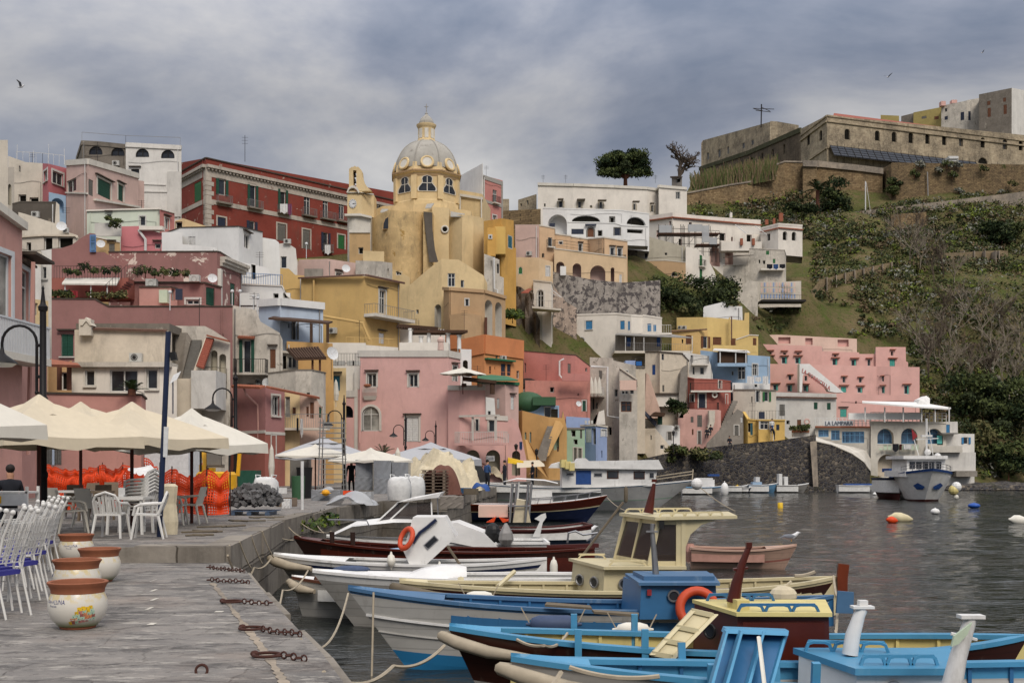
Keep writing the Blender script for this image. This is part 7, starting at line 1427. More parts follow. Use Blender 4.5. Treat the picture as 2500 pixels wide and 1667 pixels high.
def cb_(pts,z0,z1,ins=0.0,mb=None): # plan corners (photo column, distance) front-far, front-near, aft-near, aft-far
 mb=mb or MB();b=[V(X_(p,Y),Y,z0)for p,Y in pts];c=sum(b,V(0,0,0))/4
 return mb.hexa(b+[V(p.x+(c.x-p.x)*ins,p.y+(c.y-p.y)*ins,z1)for p in b])
def arcs(mb,a,b,n,h,r=.02,d=None): # low grab rail with arched openings from a to b
 a,b=Vector(a),Vector(b)
 for k in range(n):
  p,q=a.lerp(b,k/n),a.lerp(b,(k+1)/n);mb.tb_([p.lerp(q,.02),p.lerp(q,.12)+V(0,0,h*.8),p.lerp(q,.3)+V(0,0,h),p.lerp(q,.7)+V(0,0,h),p.lerp(q,.88)+V(0,0,h*.8),p.lerp(q,.98)],r,4)
 return mb.pi([a.lerp(b,.03)+V(0,0,h*.85),b.lerp(a,.03)+V(0,0,h*.85),b.lerp(a,.05)+V(0,0,h*1.2),a.lerp(b,.05)+V(0,0,h*1.2)],(0,.03,0))
def fender(px,py,Y,L,r,m,lb,rot=0,vert=False):
 c=P(px,py,Y);pr=[(.015,-L/2-.06),(.03,-L/2),(r*.7,-L/2+.02),(r,-L/2+.12),(r,L/2-.12),(r*.7,L/2-.02),(.03,L/2),(.015,L/2+.06)];o=sl_(MB().lh_(pr,n=14),'fender',m,lb,'fender','fenders hung on the boats',tuple(c),50);o.rotation_euler=(0,0 if vert else math.pi/2+rot,0)
 if not vert:sl_(MB().tb_([(-L/2,0,.0),(-L/2-.12,0,.22)],.01,4).tb_([(L/2,0,0),(L/2+.1,0,.2)],.01,4),'fender_rope','ropec','pair of thin cords holding the '+lb[:lb.find(' fender')+7],'rope',loc=tuple(c))
def lifebuoy(c,R_,r,tilt,lb):sl_(MB().torus((0,0,0),R_,r,tilt=tilt,n=24,m=10),'lifebuoy','lifebuoy',lb,'lifebuoy','orange lifebuoys',tuple(c),60)
def porthole(b,c,r,par,tilt=((1,0,0),(0,0,1)),m='steel'):
 mb=MB();mb.torus(c,r,r*.2,tilt=tilt,n=16,m=6);o=b.add(mb,'porthole',m,par);u,w=Vector(tilt[0]).normalized(),Vector(tilt[1]).normalized();mb=MB();mb.add([Vector(c)+(u*math.cos(k*math.pi/8)+w*math.sin(k*math.pi/8))*r for k in range(16)],[tuple(range(16))]);b.add(mb,'pane','pane',o)
 # --- nearest: cyan boat with white cabin
A=G(1247,1613,1.1);b=Boat('fishing_boat','nearest cyan railed boat with white cabin, blue roof and open hatch',A,(7.2,A.y+.5),1.1,.88,.98,1.4,[0,.4,.78,1],['hullw2','hullw2','hullg'],'cyanpaint','cyanpaint',fore=.1,ribs='bluepaint',railw=.12);b.snub(r=.075)
for u,sd in((.24,-1),(.24,1),(.37,-1),(.37,1)):b.add(MB().tb_([b.bp(u,sd*.55,.6),b.bp(u,sd*.62,1.16)],.05,4),'bitt','cyanpaint')
b.add(MB().pi([b.bp(.30,-.7,.85),b.bp(.315,-.72,.85),b.bp(.315,.7,.85),b.bp(.3,.7,.85)],(0,0,.09)),'thwart','cyanpaint')
pl=[(1946,11.3),(2090,10.3),(2330,10.3),(2310,11.3)];cb=b.add(cb_(pl,.5,1.04,.02),'cabin','hullw2');b.add(cb_([(1936,11.4),(2088,10.22),(2340,10.22),(2320,11.4)],1.04,1.1),'cabin_roof','cyanpaint',cb)
porthole(b,V(X_(2182,10.27),10.27,.9),.07,cb);mb=MB();arcs(mb,V(X_(2100,10.4),10.4,1.1),V(X_(2290,10.4),10.4,1.1),3,.08);b.add(mb,'grab_rail','cyanpaint',cb);mb=MB();arcs(mb,V(X_(1965,11.2),11.2,1.1),V(X_(2170,11.1),11.1,1.1),3,.09);b.add(mb,'grab_rail','cyanpaint',cb)
b.add(MB().tb_([P(2075,1597,10.9),P(2082,1550,10.9),P(2098,1500,10.9),P(2106,1485,10.9)],[.075,.07,.055,.05],8).box(P(2105,1481,10.9),(.2,.12,.025)).box(P(2106,1472,10.9),(.08,.08,.06)),'funnel','hullw2',None,50)
ms=b.add(MB().tb_([P(2318,1700,9.6),P(2340,1600,9.6),P(2370,1510,9.6)],[.09,.07,.05],8).box(P(2370,1504,9.6),(.2,.12,.03)).tb_([P(2322,1546,9.6),P(2385,1561,9.6)],.015,5),'mast','hullw2',None,50);b.add(MB().pi([P(2374,1519,9.5),P(2330,1552,9.5),P(2323,1578,9.5),P(2340,1572,9.5),P(2362,1548,9.5)],(0,.03,0)),'flag','palegreen',ms)
ht=b.add(MB().pi([P(1772,1534,10.4),P(1925,1540,10.2),P(1925,1547,10.2),P(1878,1700,9.7),P(1728,1700,9.9)],(0,.05,0)),'hatch','bluepaint');mb=MB()
for x in(1776,1812,1866,1921):mb.pi([P(x-3,1540,10.15),P(x+3,1540,10.15),P(x-41,1700,9.66),P(x-49,1700,9.66)],(0,.12,0))
mb.pi([P(1772,1533,10.3),P(1926,1539,10.1),P(1924,1551,10.05),P(1768,1545,10.25)],(0,.14,0));b.add(mb,'hatch_frame','cyanpaint',ht);b.add(MB().tb_([P(1852,1555,10.0),P(1868,1690,9.5)],.02,5),'hatch_stay','fender',ht)
# --- maroon cabin boat
A=G(1097,1537,1.1);B=G(2512,1563,1.0);b=Boat('fishing_boat','blue railed boat with yellow inside, maroon cabin and leaning ladder',A,B,1.1,.92,1.02,1.4,[0,.36,.44,.62,.98,1],['hullg','hullblue','hullg','hullbrown','hullbrown'],'yellowpaint','cyanpaint',fore=.09,ribs='yellowpaint',railw=.11);b.snub(r=.07)
for u,sd in((.22,-1),(.22,1),(.33,-1),(.33,1)):b.add(MB().tb_([b.bp(u,sd*.62,.75),b.bp(u,sd*.62,1.2)],.05,4),'bitt','cyanpaint')
cb=b.add(cb_([(1690,12.9),(1798,11.85),(2028,11.8),(2015,12.9)],.5,1.36,.03),'cabin','maroon');b.add(cb_([(1690,12.95),(1798,11.78),(2032,11.75),(2015,12.95)],1.36,1.4),'cabin_roof','yellowpaint',cb)
b.add(MB().b2((X_(1812,11.8),11.76,.75),(X_(2010,11.8),11.79,1.3)),'side_panel','mahogany',cb);porthole(b,V(X_(1730,12.4),12.33,1.13),.075,cb,((1,-1.3,0),(0,0,1)),'black')
mb=MB();arcs(mb,V(X_(1800,11.85),11.85,1.4),V(X_(2000,11.85),11.85,1.4),3,.07);b.add(mb,'grab_rail','bluepaint',cb);mb=MB();arcs(mb,V(X_(1725,12.8),12.8,1.4),V(X_(1890,12.8),12.8,1.4),3,.07);b.add(mb,'grab_rail','bluepaint',cb);b.add(cb_([(1775,12.3),(1800,12.0),(1830,12.0),(1812,12.3)],1.4,1.5),'mast_base','yellowpaint',cb)
ms=b.add(MB().tb_([P(1790,1470,12.2),P(1798,1425,12.2),P(1812,1375,12.2),P(1828,1335,12.2)],[.075,.06,.04,.03],8).box(P(1828,1330,12.2),(.06,.06,.06)).tb_([P(1790,1390,12.2),P(1826,1386,12.2)],.018,5),'mast','mahogany',None,50);b.add(MB().tb_([P(1808,1470,12.3),P(1812,1388,12.3)],.008,4),'flag_staff','fender',ms);b.add(MB().pi([P(1811,1392,12.3),P(1802,1400,12.3),P(1800,1442,12.35),P(1810,1445,12.3)],(0,.02,0)),'flag','shgreen2',ms);b.add(MB().pi([P(1800,1430,12.35),P(1786,1436,12.35),P(1780,1465,12.35),P(1792,1472,12.3)],(0,.02,0)),'flag','clothred',ms)
ld=tg('cabin_door','cream panelled cabin door leaning against the maroon cabin','door',P(1670,1600,11.6));o_=ld.location;q=[P(1590,1596,11.5),P(1640,1605,11.5),P(1745,1498,11.9),P(1692,1486,11.9)];MB().pi(q,(0,.03,-.03)).bd('board','creampaint',ld,o_);mb=MB()
for a,c in((q[0],q[3]),(q[1],q[2])):mb.pi([a+V(-.02,-.05,0),a+V(.03,-.05,0),c+V(.03,-.05,0),c+V(-.02,-.05,0)],(0,.05,0))
for f in(0.02,.3,.6,.96):a,c=q[0].lerp(q[3],f),q[1].lerp(q[2],f);mb.pi([a+V(0,-.045,-.02),c+V(0,-.045,-.02),c+V(0,-.045,.03),a+V(0,-.045,.03)],(0,.045,0))
mb.bd('frame','creampaint',ld,o_)
# --- blue cabin boat
A=G(850,1440,1.12);B=G(2035,1463,.98);b=Boat('fishing_boat','old white hulled boat with blue deck, blue cabin and rust streaks',A,B,1.12,.86,1.0,1.3,[0,.3,.42,.74,.97,1],['hullblue','hullblue','hullw','hullw','hullblue2'],'bluepaint','hullblue2',fore=.2,foremat='hullblue2',ribs='bluepaint',rake=1.1,deck=.6);b.strake(.76,.022,'hullw2');b.strake(.6,.012,'hullw')
cb=b.add(cb_([(1517,17.0),(1562,15.75),(1752,15.8),(1735,17.1)],.8,1.27,.04),'cabin','bluepaint');b.add(cb_([(1526,17.1),(1560,15.7),(1758,15.7),(1740,17.1)],1.27,1.31),'cabin_roof','hullblue2',cb);b.add(cb_([(1545,16.8),(1572,16.0),(1745,16.0),(1725,16.8)],1.31,1.37),'roof_hatch','hullblue2',cb)
porthole(b,V(X_(1645,15.75),15.75,1.12),.075,cb);b.add(MB().box(V(X_(1585,15.75),15.74,1.17),(.06,.03,.08)),'side_light','clothred',cb)
lifebuoy(V(X_(1703,15.6),15.6,.97),.24,.065,((1,0,0),(0,.25,1)),'orange lifebuoy leaning on the blue cabin');b.add(MB().tb_([P(1602,1412,16.3),P(1593,1300,16.3)],[.05,.032],6).box(P(1592,1297,16.3),(.16,.1,.02)).tb_([P(1592,1297,16.3),P(1593,1278,16.3)],.03,6),'mast','steel')
b.add(MB().pi([P(2046,1442,16.4),P(2085,1445,16.4),P(2083,1497,16.4),P(2042,1496,16.4)],(0,.05,0)),'rudder','hullblue2');b.add(MB().pi([P(1335,1474,15.9),P(1440,1482,15.6),P(1445,1488,15.5),P(1330,1480,15.8)],(0,0,.03)).pi([P(1445,1492,15.5),P(1560,1500,15.4),P(1558,1506,15.3),P(1450,1497,15.4)],(0,0,.03)),'loose_boards','ropedark')
sl_(MB().ell((0,0,.1),(.2,.16,.14),10,7).tb_([(0,0,.2),(.12,0,.3)],.02,5),'cloth_bundle','tarp','beige cloth bundle on the blue boat behind the maroon cabin','cloth',loc=tuple(P(1912,1470,16.2)))
fender(1352,1523,15.1,.62,.12,'fenderblue','dark blue cylinder fender on the white hull');fender(1545,1536,15.0,.42,.095,'fender','white oval fender nearest on the white hull')
# --- cream wheelhouse boat
A=G(975,1422,1.0);B=G(2042,1412,.95);b=Boat('fishing_boat','cream wheelhouse boat with varnished dark brown hull',A,B,1.0,.83,.95,1.65,[0,.4,.96,1],['hullbrown','hullbrown','creampaint'],'creampaint','creampaint',fore=.06,ribs='creampaint');b.snub('ropedark',.09)
cb=b.add(cb_([(1392,20.3),(1472,18.75),(1672,18.8),(1650,20.3)],.7,1.22,.05),'cabin','creampaint');b.add(cb_([(1388,20.4),(1474,18.65),(1676,18.7),(1652,20.4)],1.22,1.27),'cabin_roof','creampaint',cb)
tl=((1,-1.1,0),(0,.1,1))
for px,py,Y in((1415,1415,19.75),(1450,1421,19.05)):porthole(b,P(px,py,Y),.085,cb,tl)
porthole(b,V(X_(1525,18.72),18.73,.98),.085,cb);mb=MB();arcs(mb,V(X_(1485,18.85),18.85,1.27),V(X_(1580,18.85),18.85,1.27),1,.08);b.add(mb,'grab_rail','creampaint',cb);mb=MB();arcs(mb,V(X_(1410,20.2),20.2,1.27),V(X_(1480,20.2),20.2,1.27),1,.08);b.add(mb,'grab_rail','creampaint',cb)
q0=[V(X_(p,Y),Y,1.27)for p,Y in((1502,20.25),(1585,18.9),(1668,18.9),(1655,20.25))];z1=2.02;q1=[V(p.x+d,p.y,z1)for p,d in zip(q0,(.18,.16,0,0))];mb=MB()
for i in range(4):mb.tb_([q0[i],q1[i]],.05,4);j=(i+1)%4;mb.pi([q0[i],q0[j],q0[j]+V(0,0,.07),q0[i]+V(0,0,.07)],(0,.03,0));mb.pi([q1[i]-V(0,0,.08),q1[j]-V(0,0,.08),q1[j],q1[i]],(0,.03,0))
m0,m1=(q0[0]+q0[1])/2,(q1[0]+q1[1])/2;mb.tb_([m0,m1],.035,4);mb.pi([q0[2]+V(-.12,-.02,0),q0[2]+V(.02,-.02,0),q1[2]+V(.02,-.02,0),q1[2]+V(-.12,-.02,0)],(0,.05,0));mb.pi([q1[2]+V(0,-.01,0),q1[2]+V(.55,-.01,0),q1[2]+V(.3,-.01,-.08),q1[2]+V(.12,-.01,-.24),q1[2]+V(.02,-.01,-.5),q1[2]+V(0,-.01,-.5)],(0,.05,0));wh=b.add(mb,'wheelhouse','creampaint');
for i in range(4):j=(i+1)%4;b.add(MB().quad(q0[i]+V(0,.01,.06),q0[j]+V(0,.01,.06),q1[j]+V(0,.01,-.07),q1[i]+V(0,.01,-.07)),'window_glass','tintglass',wh)
zr=z1;b.add(MB().hexa([V(X_(1512,20.4),20.4,zr),V(X_(1600,18.75),18.75,zr),V(X_(1800,18.85),18.85,zr+.02),V(X_(1778,20.4),20.4,zr+.02),V(X_(1512,20.4),20.4,zr+.06),V(X_(1600,18.75),18.75,zr+.05),V(X_(1800,18.85),18.85,zr+.07),V(X_(1778,20.4),20.4,zr+.08)]),'wheelhouse_roof','creampaint',wh);mb=MB();arcs(mb,V(X_(1610,18.9),18.9,zr+.05),V(X_(1765,18.9),18.9,zr+.07),5,.06);b.add(mb,'roof_rail','creampaint',wh);mb=MB();arcs(mb,V(X_(1525,20.2),20.2,zr+.06),V(X_(1690,20.2),20.2,zr+.07),4,.07);b.add(mb,'roof_rail','creampaint',wh)
b.add(MB().tb_([P(1583,1252,19.6),P(1590,1215,19.6),P(1597,1180,19.6)],[.09,.06,.03],8).box(P(1597,1173,19.6),(.08,.08,.05)),'horn_mast','mahogany',None,50);b.add(MB().lh_([(.012,0),(.015,.3),(.05,.4)],(0,0,0),8),'horn','clothred').location=P(1606,1379,18.7)-Vector(b.o);b.add(MB().box(P(1615,1280,18.8),(.08,.08,.12)),'lamp','black',wh)
b.add(MB().pi([P(2048,1375,19.8),P(2074,1378,19.8),P(2070,1410,19.8),P(2069,1450,19.8),P(2046,1448,19.8),P(2045,1405,19.8)],(0,.07,0)),'rudder_post','varnish');b.add(MB().tb_([P(1255,1395,19.5),P(1215,1432,18.6)],.04,6),'crossbar','creampaint');b.add(MB().tb_([P(1125,1412,19.6),P(1125,1440,19.4)],.06,6),'bitt','creampaint');b.add(MB().tb_([P(1425,1352,21.5),P(1522,1225,21.5)],.025,5),'boathook','ropedark');fender(1170,1456,18.2,.42,.09,'fender','white pear fender lying on the dark brown hull')
# --- white open boats
A=G(763,1397,.95);b=Boat('motorboat','white motorboat with smooth covered foredeck behind the cream boat',A,(2.2,A.y+.5),.95,.82,.8,1.4,[0,.4,.9,1],['hullg','hullg','hullw2'],'hullwhite','hullw2','t',fore=.42,foremat='hullw2',rake=1.0)
us=[0,.1,.3,.6,.85,1];b.add(MB().grid([[b.bp(.28+.2*u,sd*.55*math.sin(math.pi*min(1,u*.8+.2)/1.15),b.sh(.3)+.02+(.2*math.sin(math.pi*min(1,u*.7))if abs(sd)<1 else 0))for u in us]for sd in(-1,-.6,0,.6,1)]),'cuddy','hullw2',None,60);b.add(MB().ell(b.bp(.12,.1,1.0),(.35,.15,.07),10,6),'folded_cover','fenderblue')
A=G(668,1356,1.0);B=G(1335,1371,.9);b=Boat('open_boat','white open boat with raised tilted cabin and dark rail line',A,B,1.0,.84,.95,1.4,[0,.45,.88,.93,1],['hullg','hullg','navy','hullw2'],'hullwhite','hullw2',fore=.28,foremat='hullw2',rake=1.0);b.snub('ropec',.1);Yt=23.6
tc=tg('tilted_cabin','white boat cabin tipped up on its side with small window','cabin',P(1040,1340,Yt));o_=tc.location;MB().pi([P(1028,1389,Yt),P(1113,1311,Yt),P(1085,1262,Yt),P(1008,1262,Yt),P(985,1345,Yt),P(1003,1386,Yt)],(0,1.1,0)).bd('shell','hullw2',tc,o_);w_=MB().pi([P(1034,1330,Yt-.02),P(1060,1306,Yt-.02),P(1071,1317,Yt-.02),P(1044,1342,Yt-.02)],(0,.02,0)).bd('window','steel',tc,o_);MB().pi([P(1037,1330,Yt-.025),P(1060,1309,Yt-.025),P(1068,1317,Yt-.025),P(1045,1338,Yt-.025)],(0,.01,0)).bd('pane','pane',w_,o_);mb=MB();mb.tb_([P(1008,1325,Yt-.05),P(1025,1300,Yt-.05),P(1045,1285,Yt-.05),P(1065,1268,Yt-.05)],.04,5);mb.bd('cover_roll','navy',tc,o_);MB().tb_([P(1092,1332,Yt),P(1125,1381,Yt)],.03,5).bd('prop','ropedark',tc,o_)
lifebuoy(P(992,1314,Yt-.1),.2,.055,((.55,0,.8),(-.3,.6,.4)),'orange lifebuoy hung on the tilted white cabin');fender(1073,1395,23,.3,.1,'fender','white hanging fender beside the tilted cabin',vert=True);fender(955,1368,23.4,.25,.09,'fender','white hanging fender on the left of the open boat',vert=True);fender(1352,1390,23.8,.42,.08,'fender','ribbed white fender hung off the open boat stern',vert=True)
A=G(712,1412,.72);b=Boat('dinghy','small white dinghy with brown rim and thick rope fender',A,(A.x+2.9,A.y+.3),.72,.62,.65,1.3,[0,.3,1],['hullbrown','hullw'],'hullwhite','wood','t',rake=.3,fore=.15,foremat='hullw2');b.snub('ropec',.09)
A=G(718,1314,1.1);B=G(1452,1343,.9);b=Boat('long_boat','long open boat with wide dark brown wale and pale blue line',A,B,1.1,.84,.92,1.7,[0,.45,.66,.7,1],['hullg','hullw2','bluetrim','hullbrown'],'mahogany','mahogany',fore=.1,ribs='mahogany',rake=1.0)
for u in(.15,.22):b.add(MB().tb_([b.bp(u,-.4,.9),b.bp(u,-.4,1.3)],.06,6),'bitt','darkwood')
b.add(MB().pi([b.bp(.3,-.5,.84),b.bp(.42,-.6,.84),b.bp(.38,.5,.86)],(0,0,.04)),'cover','skyblue');b.add(MB().pi([P(1335,1330,26),P(1462,1326,26.5),P(1462,1336,26.5),P(1335,1336,26)],(0,.08,0)),'tiller','maroon')
# --- cabin cruiser
A=G(797,1311,1.05);b=Boat('cabin_cruiser','white cabin cruiser with hardtop, tinted windscreen and black outboard',A,(.9,A.y+.3),1.05,.9,.9,2.0,[0,.45,.72,.8,1],['hullw2','hullw2','navy','hullw2'],'hullwhite','hullw2','t',fore=.5,foremat='hullw2',rake=1.2,deck=.5);Yc=A.y
f=lambda x,y,d:P(x,y,Yc+d)
b.add(MB().grid([[f(800,1312,-.0),f(860,1285,-.7),f(960,1275,-.9),f(1100,1275,-.9)],[f(802,1306,0),f(870,1272,-.35),f(960,1262,-.5),f(1080,1262,-.5)],[f(804,1305,.1),f(880,1270,.4),f(960,1260,.6),f(1080,1260,.6)],[f(806,1307,.2),f(890,1275,.8),f(970,1268,1.0),f(1100,1265,1.0)]]),'coachroof','hullw2',None,60);ws=MB();ws.quad(f(921,1273,-.6),f(1055,1272,-.7),f(1053,1225,-.6),f(972,1226,-.5));ws.quad(f(921,1273,-.6),f(972,1226,-.5),f(985,1224,.5),f(935,1268,.6));w_=b.add(ws,'windscreen','tintglass');mb=MB()
for p,q in(((921,1273,-.62),(972,1226,-.52)),((947,1273,-.64),(998,1226,-.55)),((1055,1272,-.72),(1053,1225,-.62)),((921,1273,-.62),(1055,1272,-.72))):mb.tb_([f(*p),f(*q)],.025,4)
b.add(mb,'windscreen_frame','hullw2',w_);b.add(MB().pi([f(968,1226,-.7),f(1070,1214,-.8),f(1078,1202,-.8),f(1064,1205,-.8),f(1000,1216,-.7)],(0,1.6,.0)),'hardtop','hullw2');mb=MB();mb.tb_([f(800,1268,-.8),f(895,1270,-.8),f(902,1285,-.8)],.02,5);b.add(mb,'bow_rail','steel');b.add(MB().tb_([f(1070,1272,-.6),f(1068,1215,-.6)],.02,4),'hardtop_post','steel')
b.add(MB().pi([f(1085,1320,-.9),f(1085,1280,-.9),f(1115,1275,-.9),f(1180,1300,-.9),f(1215,1335,-.9),f(1210,1345,-.9)],(0,1.6,0)),'stern_moulding','hullw2');ob=tg('outboard_motor','black outboard motor tilted up with grey net bag over it','outboard motor',f(1200,1310,-.5));o_=ob.location;MB().ell(f(1203,1300,-.5),(.2,.17,.26),12,8).bd('cowl','black',ob,o_);MB().tb_([f(1210,1305,-.5),f(1250,1335,-.5),f(1290,1330,-.5)],[.16,.12,.06],8).bd('shaft','black',ob,o_);MB().lh_([(.03,.3),(.08,.22),(.17,.05),(.2,-.12),(.12,-.26),(.02,-.3)],f(1235,1305,-.8),9).bd('net_bag','rail',ob,o_)
# --- boats farther along
A,B=G(1106,1290,.85),G(1416,1270,.9);b=Boat('wooden_boat','slate blue wooden launch with maroon wale, steel frame and orange covers',A,(B.x,A.y+.6),.85,.8,.95,1.9,[0,.4,.75,.8,1],['slateblue','slateblue','hullw2','maroon'],'hullwhite','maroon','t',rake=.4,deck=.5);Y=A.y
mb=MB()
for x,d in((1252,-.7),(1290,-.7),(1262,.7),(1298,.7)):mb.tb_([P(x-8,1275,Y+d),P(x,1180,Y+d)],.04,6)
mb.tb_([P(1240,1235,Y-.7),P(1295,1235,Y-.7)],.03,5);b.add(mb,'frame','steel');b.add(MB().pi([P(1252,1275,Y-.6),P(1262,1218,Y-.6),P(1285,1222,Y-.6),P(1296,1275,Y-.6)],(0,.9,0)),'console_cover','tarp');b.add(MB().pi([P(1187,1275,Y-.7),P(1212,1260,Y-.7),P(1206,1274,Y-.7)],(0,.8,0)).pi([P(1218,1262,Y-.7),P(1246,1270,Y-.7),P(1228,1275,Y-.7)],(0,.8,0)),'seat_cover','orangeplastic');b.add(MB().b2(P(1168,1262,Y-.5),P(1240,1232,Y+.3)),'locker','hotelpale');mb=MB();mb.tb_([P(1385,1325,Y-.8),P(1388,1300,Y-.8),P(1405,1296,Y-.8),P(1424,1305,Y-.8),P(1460,1300,Y-.8),P(1460,1290,Y-.8)],.035,5);mb.tb_([P(1432,1320,Y-.8),P(1460,1303,Y-.8)],.03,5);b.add(mb,'boarding_ladder','steel');mb=MB();mb.pi([P(1300,1310,Y-1.2),P(1318,1310,Y-1.2),P(1325,1275,Y-1.2),P(1334,1262,Y-1.2),P(1332,1252,Y-1.2),P(1322,1255,Y-1.2),P(1305,1266,Y-1.2),P(1318,1272,Y-1.2)],(0,.06,0));b.add(mb,'passerelle','hullw2')
A,B=G(1482,1211,1.55),G(1112,1240,1.2);Y=F*2.9/(1272-HY);b=Boat('wooden_yacht','dark navy and mahogany yacht with steel bow rail',(X_(1482,Y),Y),(X_(1105,Y),Y+.8),Z_(1211,Y),Z_(1232,Y),Z_(1232,Y),2.6,[0,.35,.68,.72,1],['navy','navy','creampaint','mahogany'],'hullwhite','varnish','t',fore=.5,foremat='hullw2',rake=1.3,deck=.9);z=.32
for sd in(-1,1):
 mb=MB();p=[b.bp(.04+.08*k,sd*(b.hw(.04+.08*k)-.08),b.sh(.04+.08*k)+.03)for k in range(7)];mb.tb_([q+V(0,0,z)for q in p],.025,4)
 for q in p:mb.tb_([q,q+V(.1,0,z)],.02,4)
 b.add(mb,'bow_rail','steel')
mb=MB();mb.grid([[P(1228,1176,Y-1),P(1262,1169,Y-1),P(1330,1173,Y-1),P(1362,1180,Y-1)],[P(1228,1175,Y+1),P(1262,1166,Y+1),P(1330,1170,Y+1),P(1362,1178,Y+1)]])
for x in(1245,1262,1292):mb.tb_([P(x,1245,Y-.8),P(x+5,1174,Y-.8)],.05,5)
b.add(mb,'t_top','hullw2');b.add(cb_([(1290,Y-.8),(1350,Y-.8),(1350,Y+.8),(1290,Y+.8)],Z_(1235,Y),Z_(1195,Y),.1),'console','hullw2')
Y=F*2.9/(1245-HY);b=Boat('white_ship','big white wooden ship with long deckhouse and blue door',(X_(1693,Y),Y-.5),(X_(1180,Y),Y+1.5),Z_(1172,Y),Z_(1190,Y),Z_(1180,Y),4.2,[0,.12,.5,.53,.97,1],['maroon','hullw2','gelato','hullw2','bluetrim'],'hullwhite','hullw2','t',fore=.4,foremat='hullg',rake=3,deck=1.2);Yf=Y-1.6
dk=b.add(MB().pi([P(1372,1190,Yf),P(1372,1142,Yf),P(1606,1142,Yf),P(1598,1186,Yf)],(0,3,0)),'deckhouse','hullw2');b.add(MB().pi([P(1343,1142,Yf-.3),P(1350,1132,Yf-.3),P(1368,1127,Yf-.3),P(1408,1127,Yf-.3),P(1414,1118,Yf-.3),P(1430,1118,Yf-.3),P(1438,1125,Yf-.3),P(1608,1122,Yf-.3),P(1620,1145,Yf-.3),P(1600,1146,Yf-.3)],(0,3.6,0)),'deckhouse_roof','hullw2',dk);b.add(MB().b2(P(1406,1182,Yf-.02),P(1443,1148,Yf+.02)),'door','shdblue',dk)
for a,c,d,e,m in((1482,1168,1510,1149,'wood'),(1547,1169,1574,1150,'wood'),(1584,1168,1598,1152,'hullw2'),(1450,1163,1470,1154,'steel'),(1382,1161,1401,1153,'steel')):w_=b.add(MB().b2(P(a,c,Yf-.03),P(d,e,Yf+.02)),'window',m,dk);b.add(MB().b2(P(a+2,c-2,Yf-.05),P(d-2,e+2,Yf)),'pane','pane',w_)
mb=MB()
for k in range(3):mb.box(P(1375+k*10,1131+k*4,Yf-.6),(.35,.3,.5),.3)
b.add(mb,'foam_floats','yellowpaint');mb=MB()
for y in(1158,1165):mb.tb_([P(1600,y+5,Yf),P(1690,y-8,Y-.6)],.04,4)
mb.tb_([P(1690,1175,Y-.6),P(1692,1145,Y-.6)],.05,4);b.add(mb,'bow_rail','ropec');fender(1528,1207,Y-2.3,1.0,.13,'ropedark','yellow black fender hung on the white ship side',vert=True)
sl_(MB().ell((0,0,0),.38,12,8),'ball_fender','hullw2','white ball fender at the bow of the white ship','fender','fenders hung on the boats',tuple(P(1701,1181,Y-1)))
A=G(1945,1333,.62);b=Boat('rowboat','weathered pink wooden rowing boat with gull on its bow',A,(X_(1690,A.y),A.y+.3),.62,.5,.55,1.3,[0,.35,.6,.66,1],['hullpinkwood','hullpinkwood','redbrown','hullpinkwood'],'rosewood','hullpinkwood','t',fore=.3,foremat='hullpinkwood',rake=.5,deck=.2,grp='boats on the open water');b.add(MB().lh_([(.12,-.3),(.16,0),(.1,.22)],P(1685,1345,A.y+.2),8),'outboard','rosewood')
def small(px0,px1,wl,top,m,lb,cab=None,bm=1.8,col=None):
 Y=min(F*2.9/(wl-HY),126);z=max(.5,Z_(top,Y));b=Boat('small_boat',lb,(X_(px1,Y),Y),(X_(px0,Y),Y+.3),z*1.15,z*.9,z*.95,bm,[0,.6,.9,1],[m,m,col or m],'hullwhite',col or 'hullw2','t',fore=.35,foremat='hullw2',rake=.8,deck=.15,grp='boats under the sea wall')
 if cab:
  for(a,c,d,e,mm)in cab:b.add(MB().b2(P(a,c,Y-.5),P(d,e,Y+.6)),'cabin',mm)
 return b
small(1665,1776,1207,1188,'hullw2','white cabin cruiser with blue bimini under the sea wall',((1700,1190,1740,1170,'hullw2'),(1732,1162,1752,1157,'shdblue'),(1700,1170,1736,1166,'hullw2')),2.6,'bluetrim');small(1778,1828,1201,1186,'hullw2','low white boat just right of the white cruiser');small(1806,1840,1200,1190,'navy','dark blue dinghy between two white boats');small(1828,1902,1195,1182,'bluetrim','pale blue fishing boat with small blue cabin',((1838,1183,1855,1176,'skyblue'),(1845,1176,1850,1164,'signwhite')));small(1896,1975,1194,1183,'hullg','grey white boat with thin white mast',((1902,1185,1904,1156,'hullw2'),(1915,1186,1918,1163,'hullw2')));small(2046,2160,1198,1184,'hullw2','long white gozzo with blue cover near the trawler',((2065,1184,2130,1180,'shdblue'),),2)
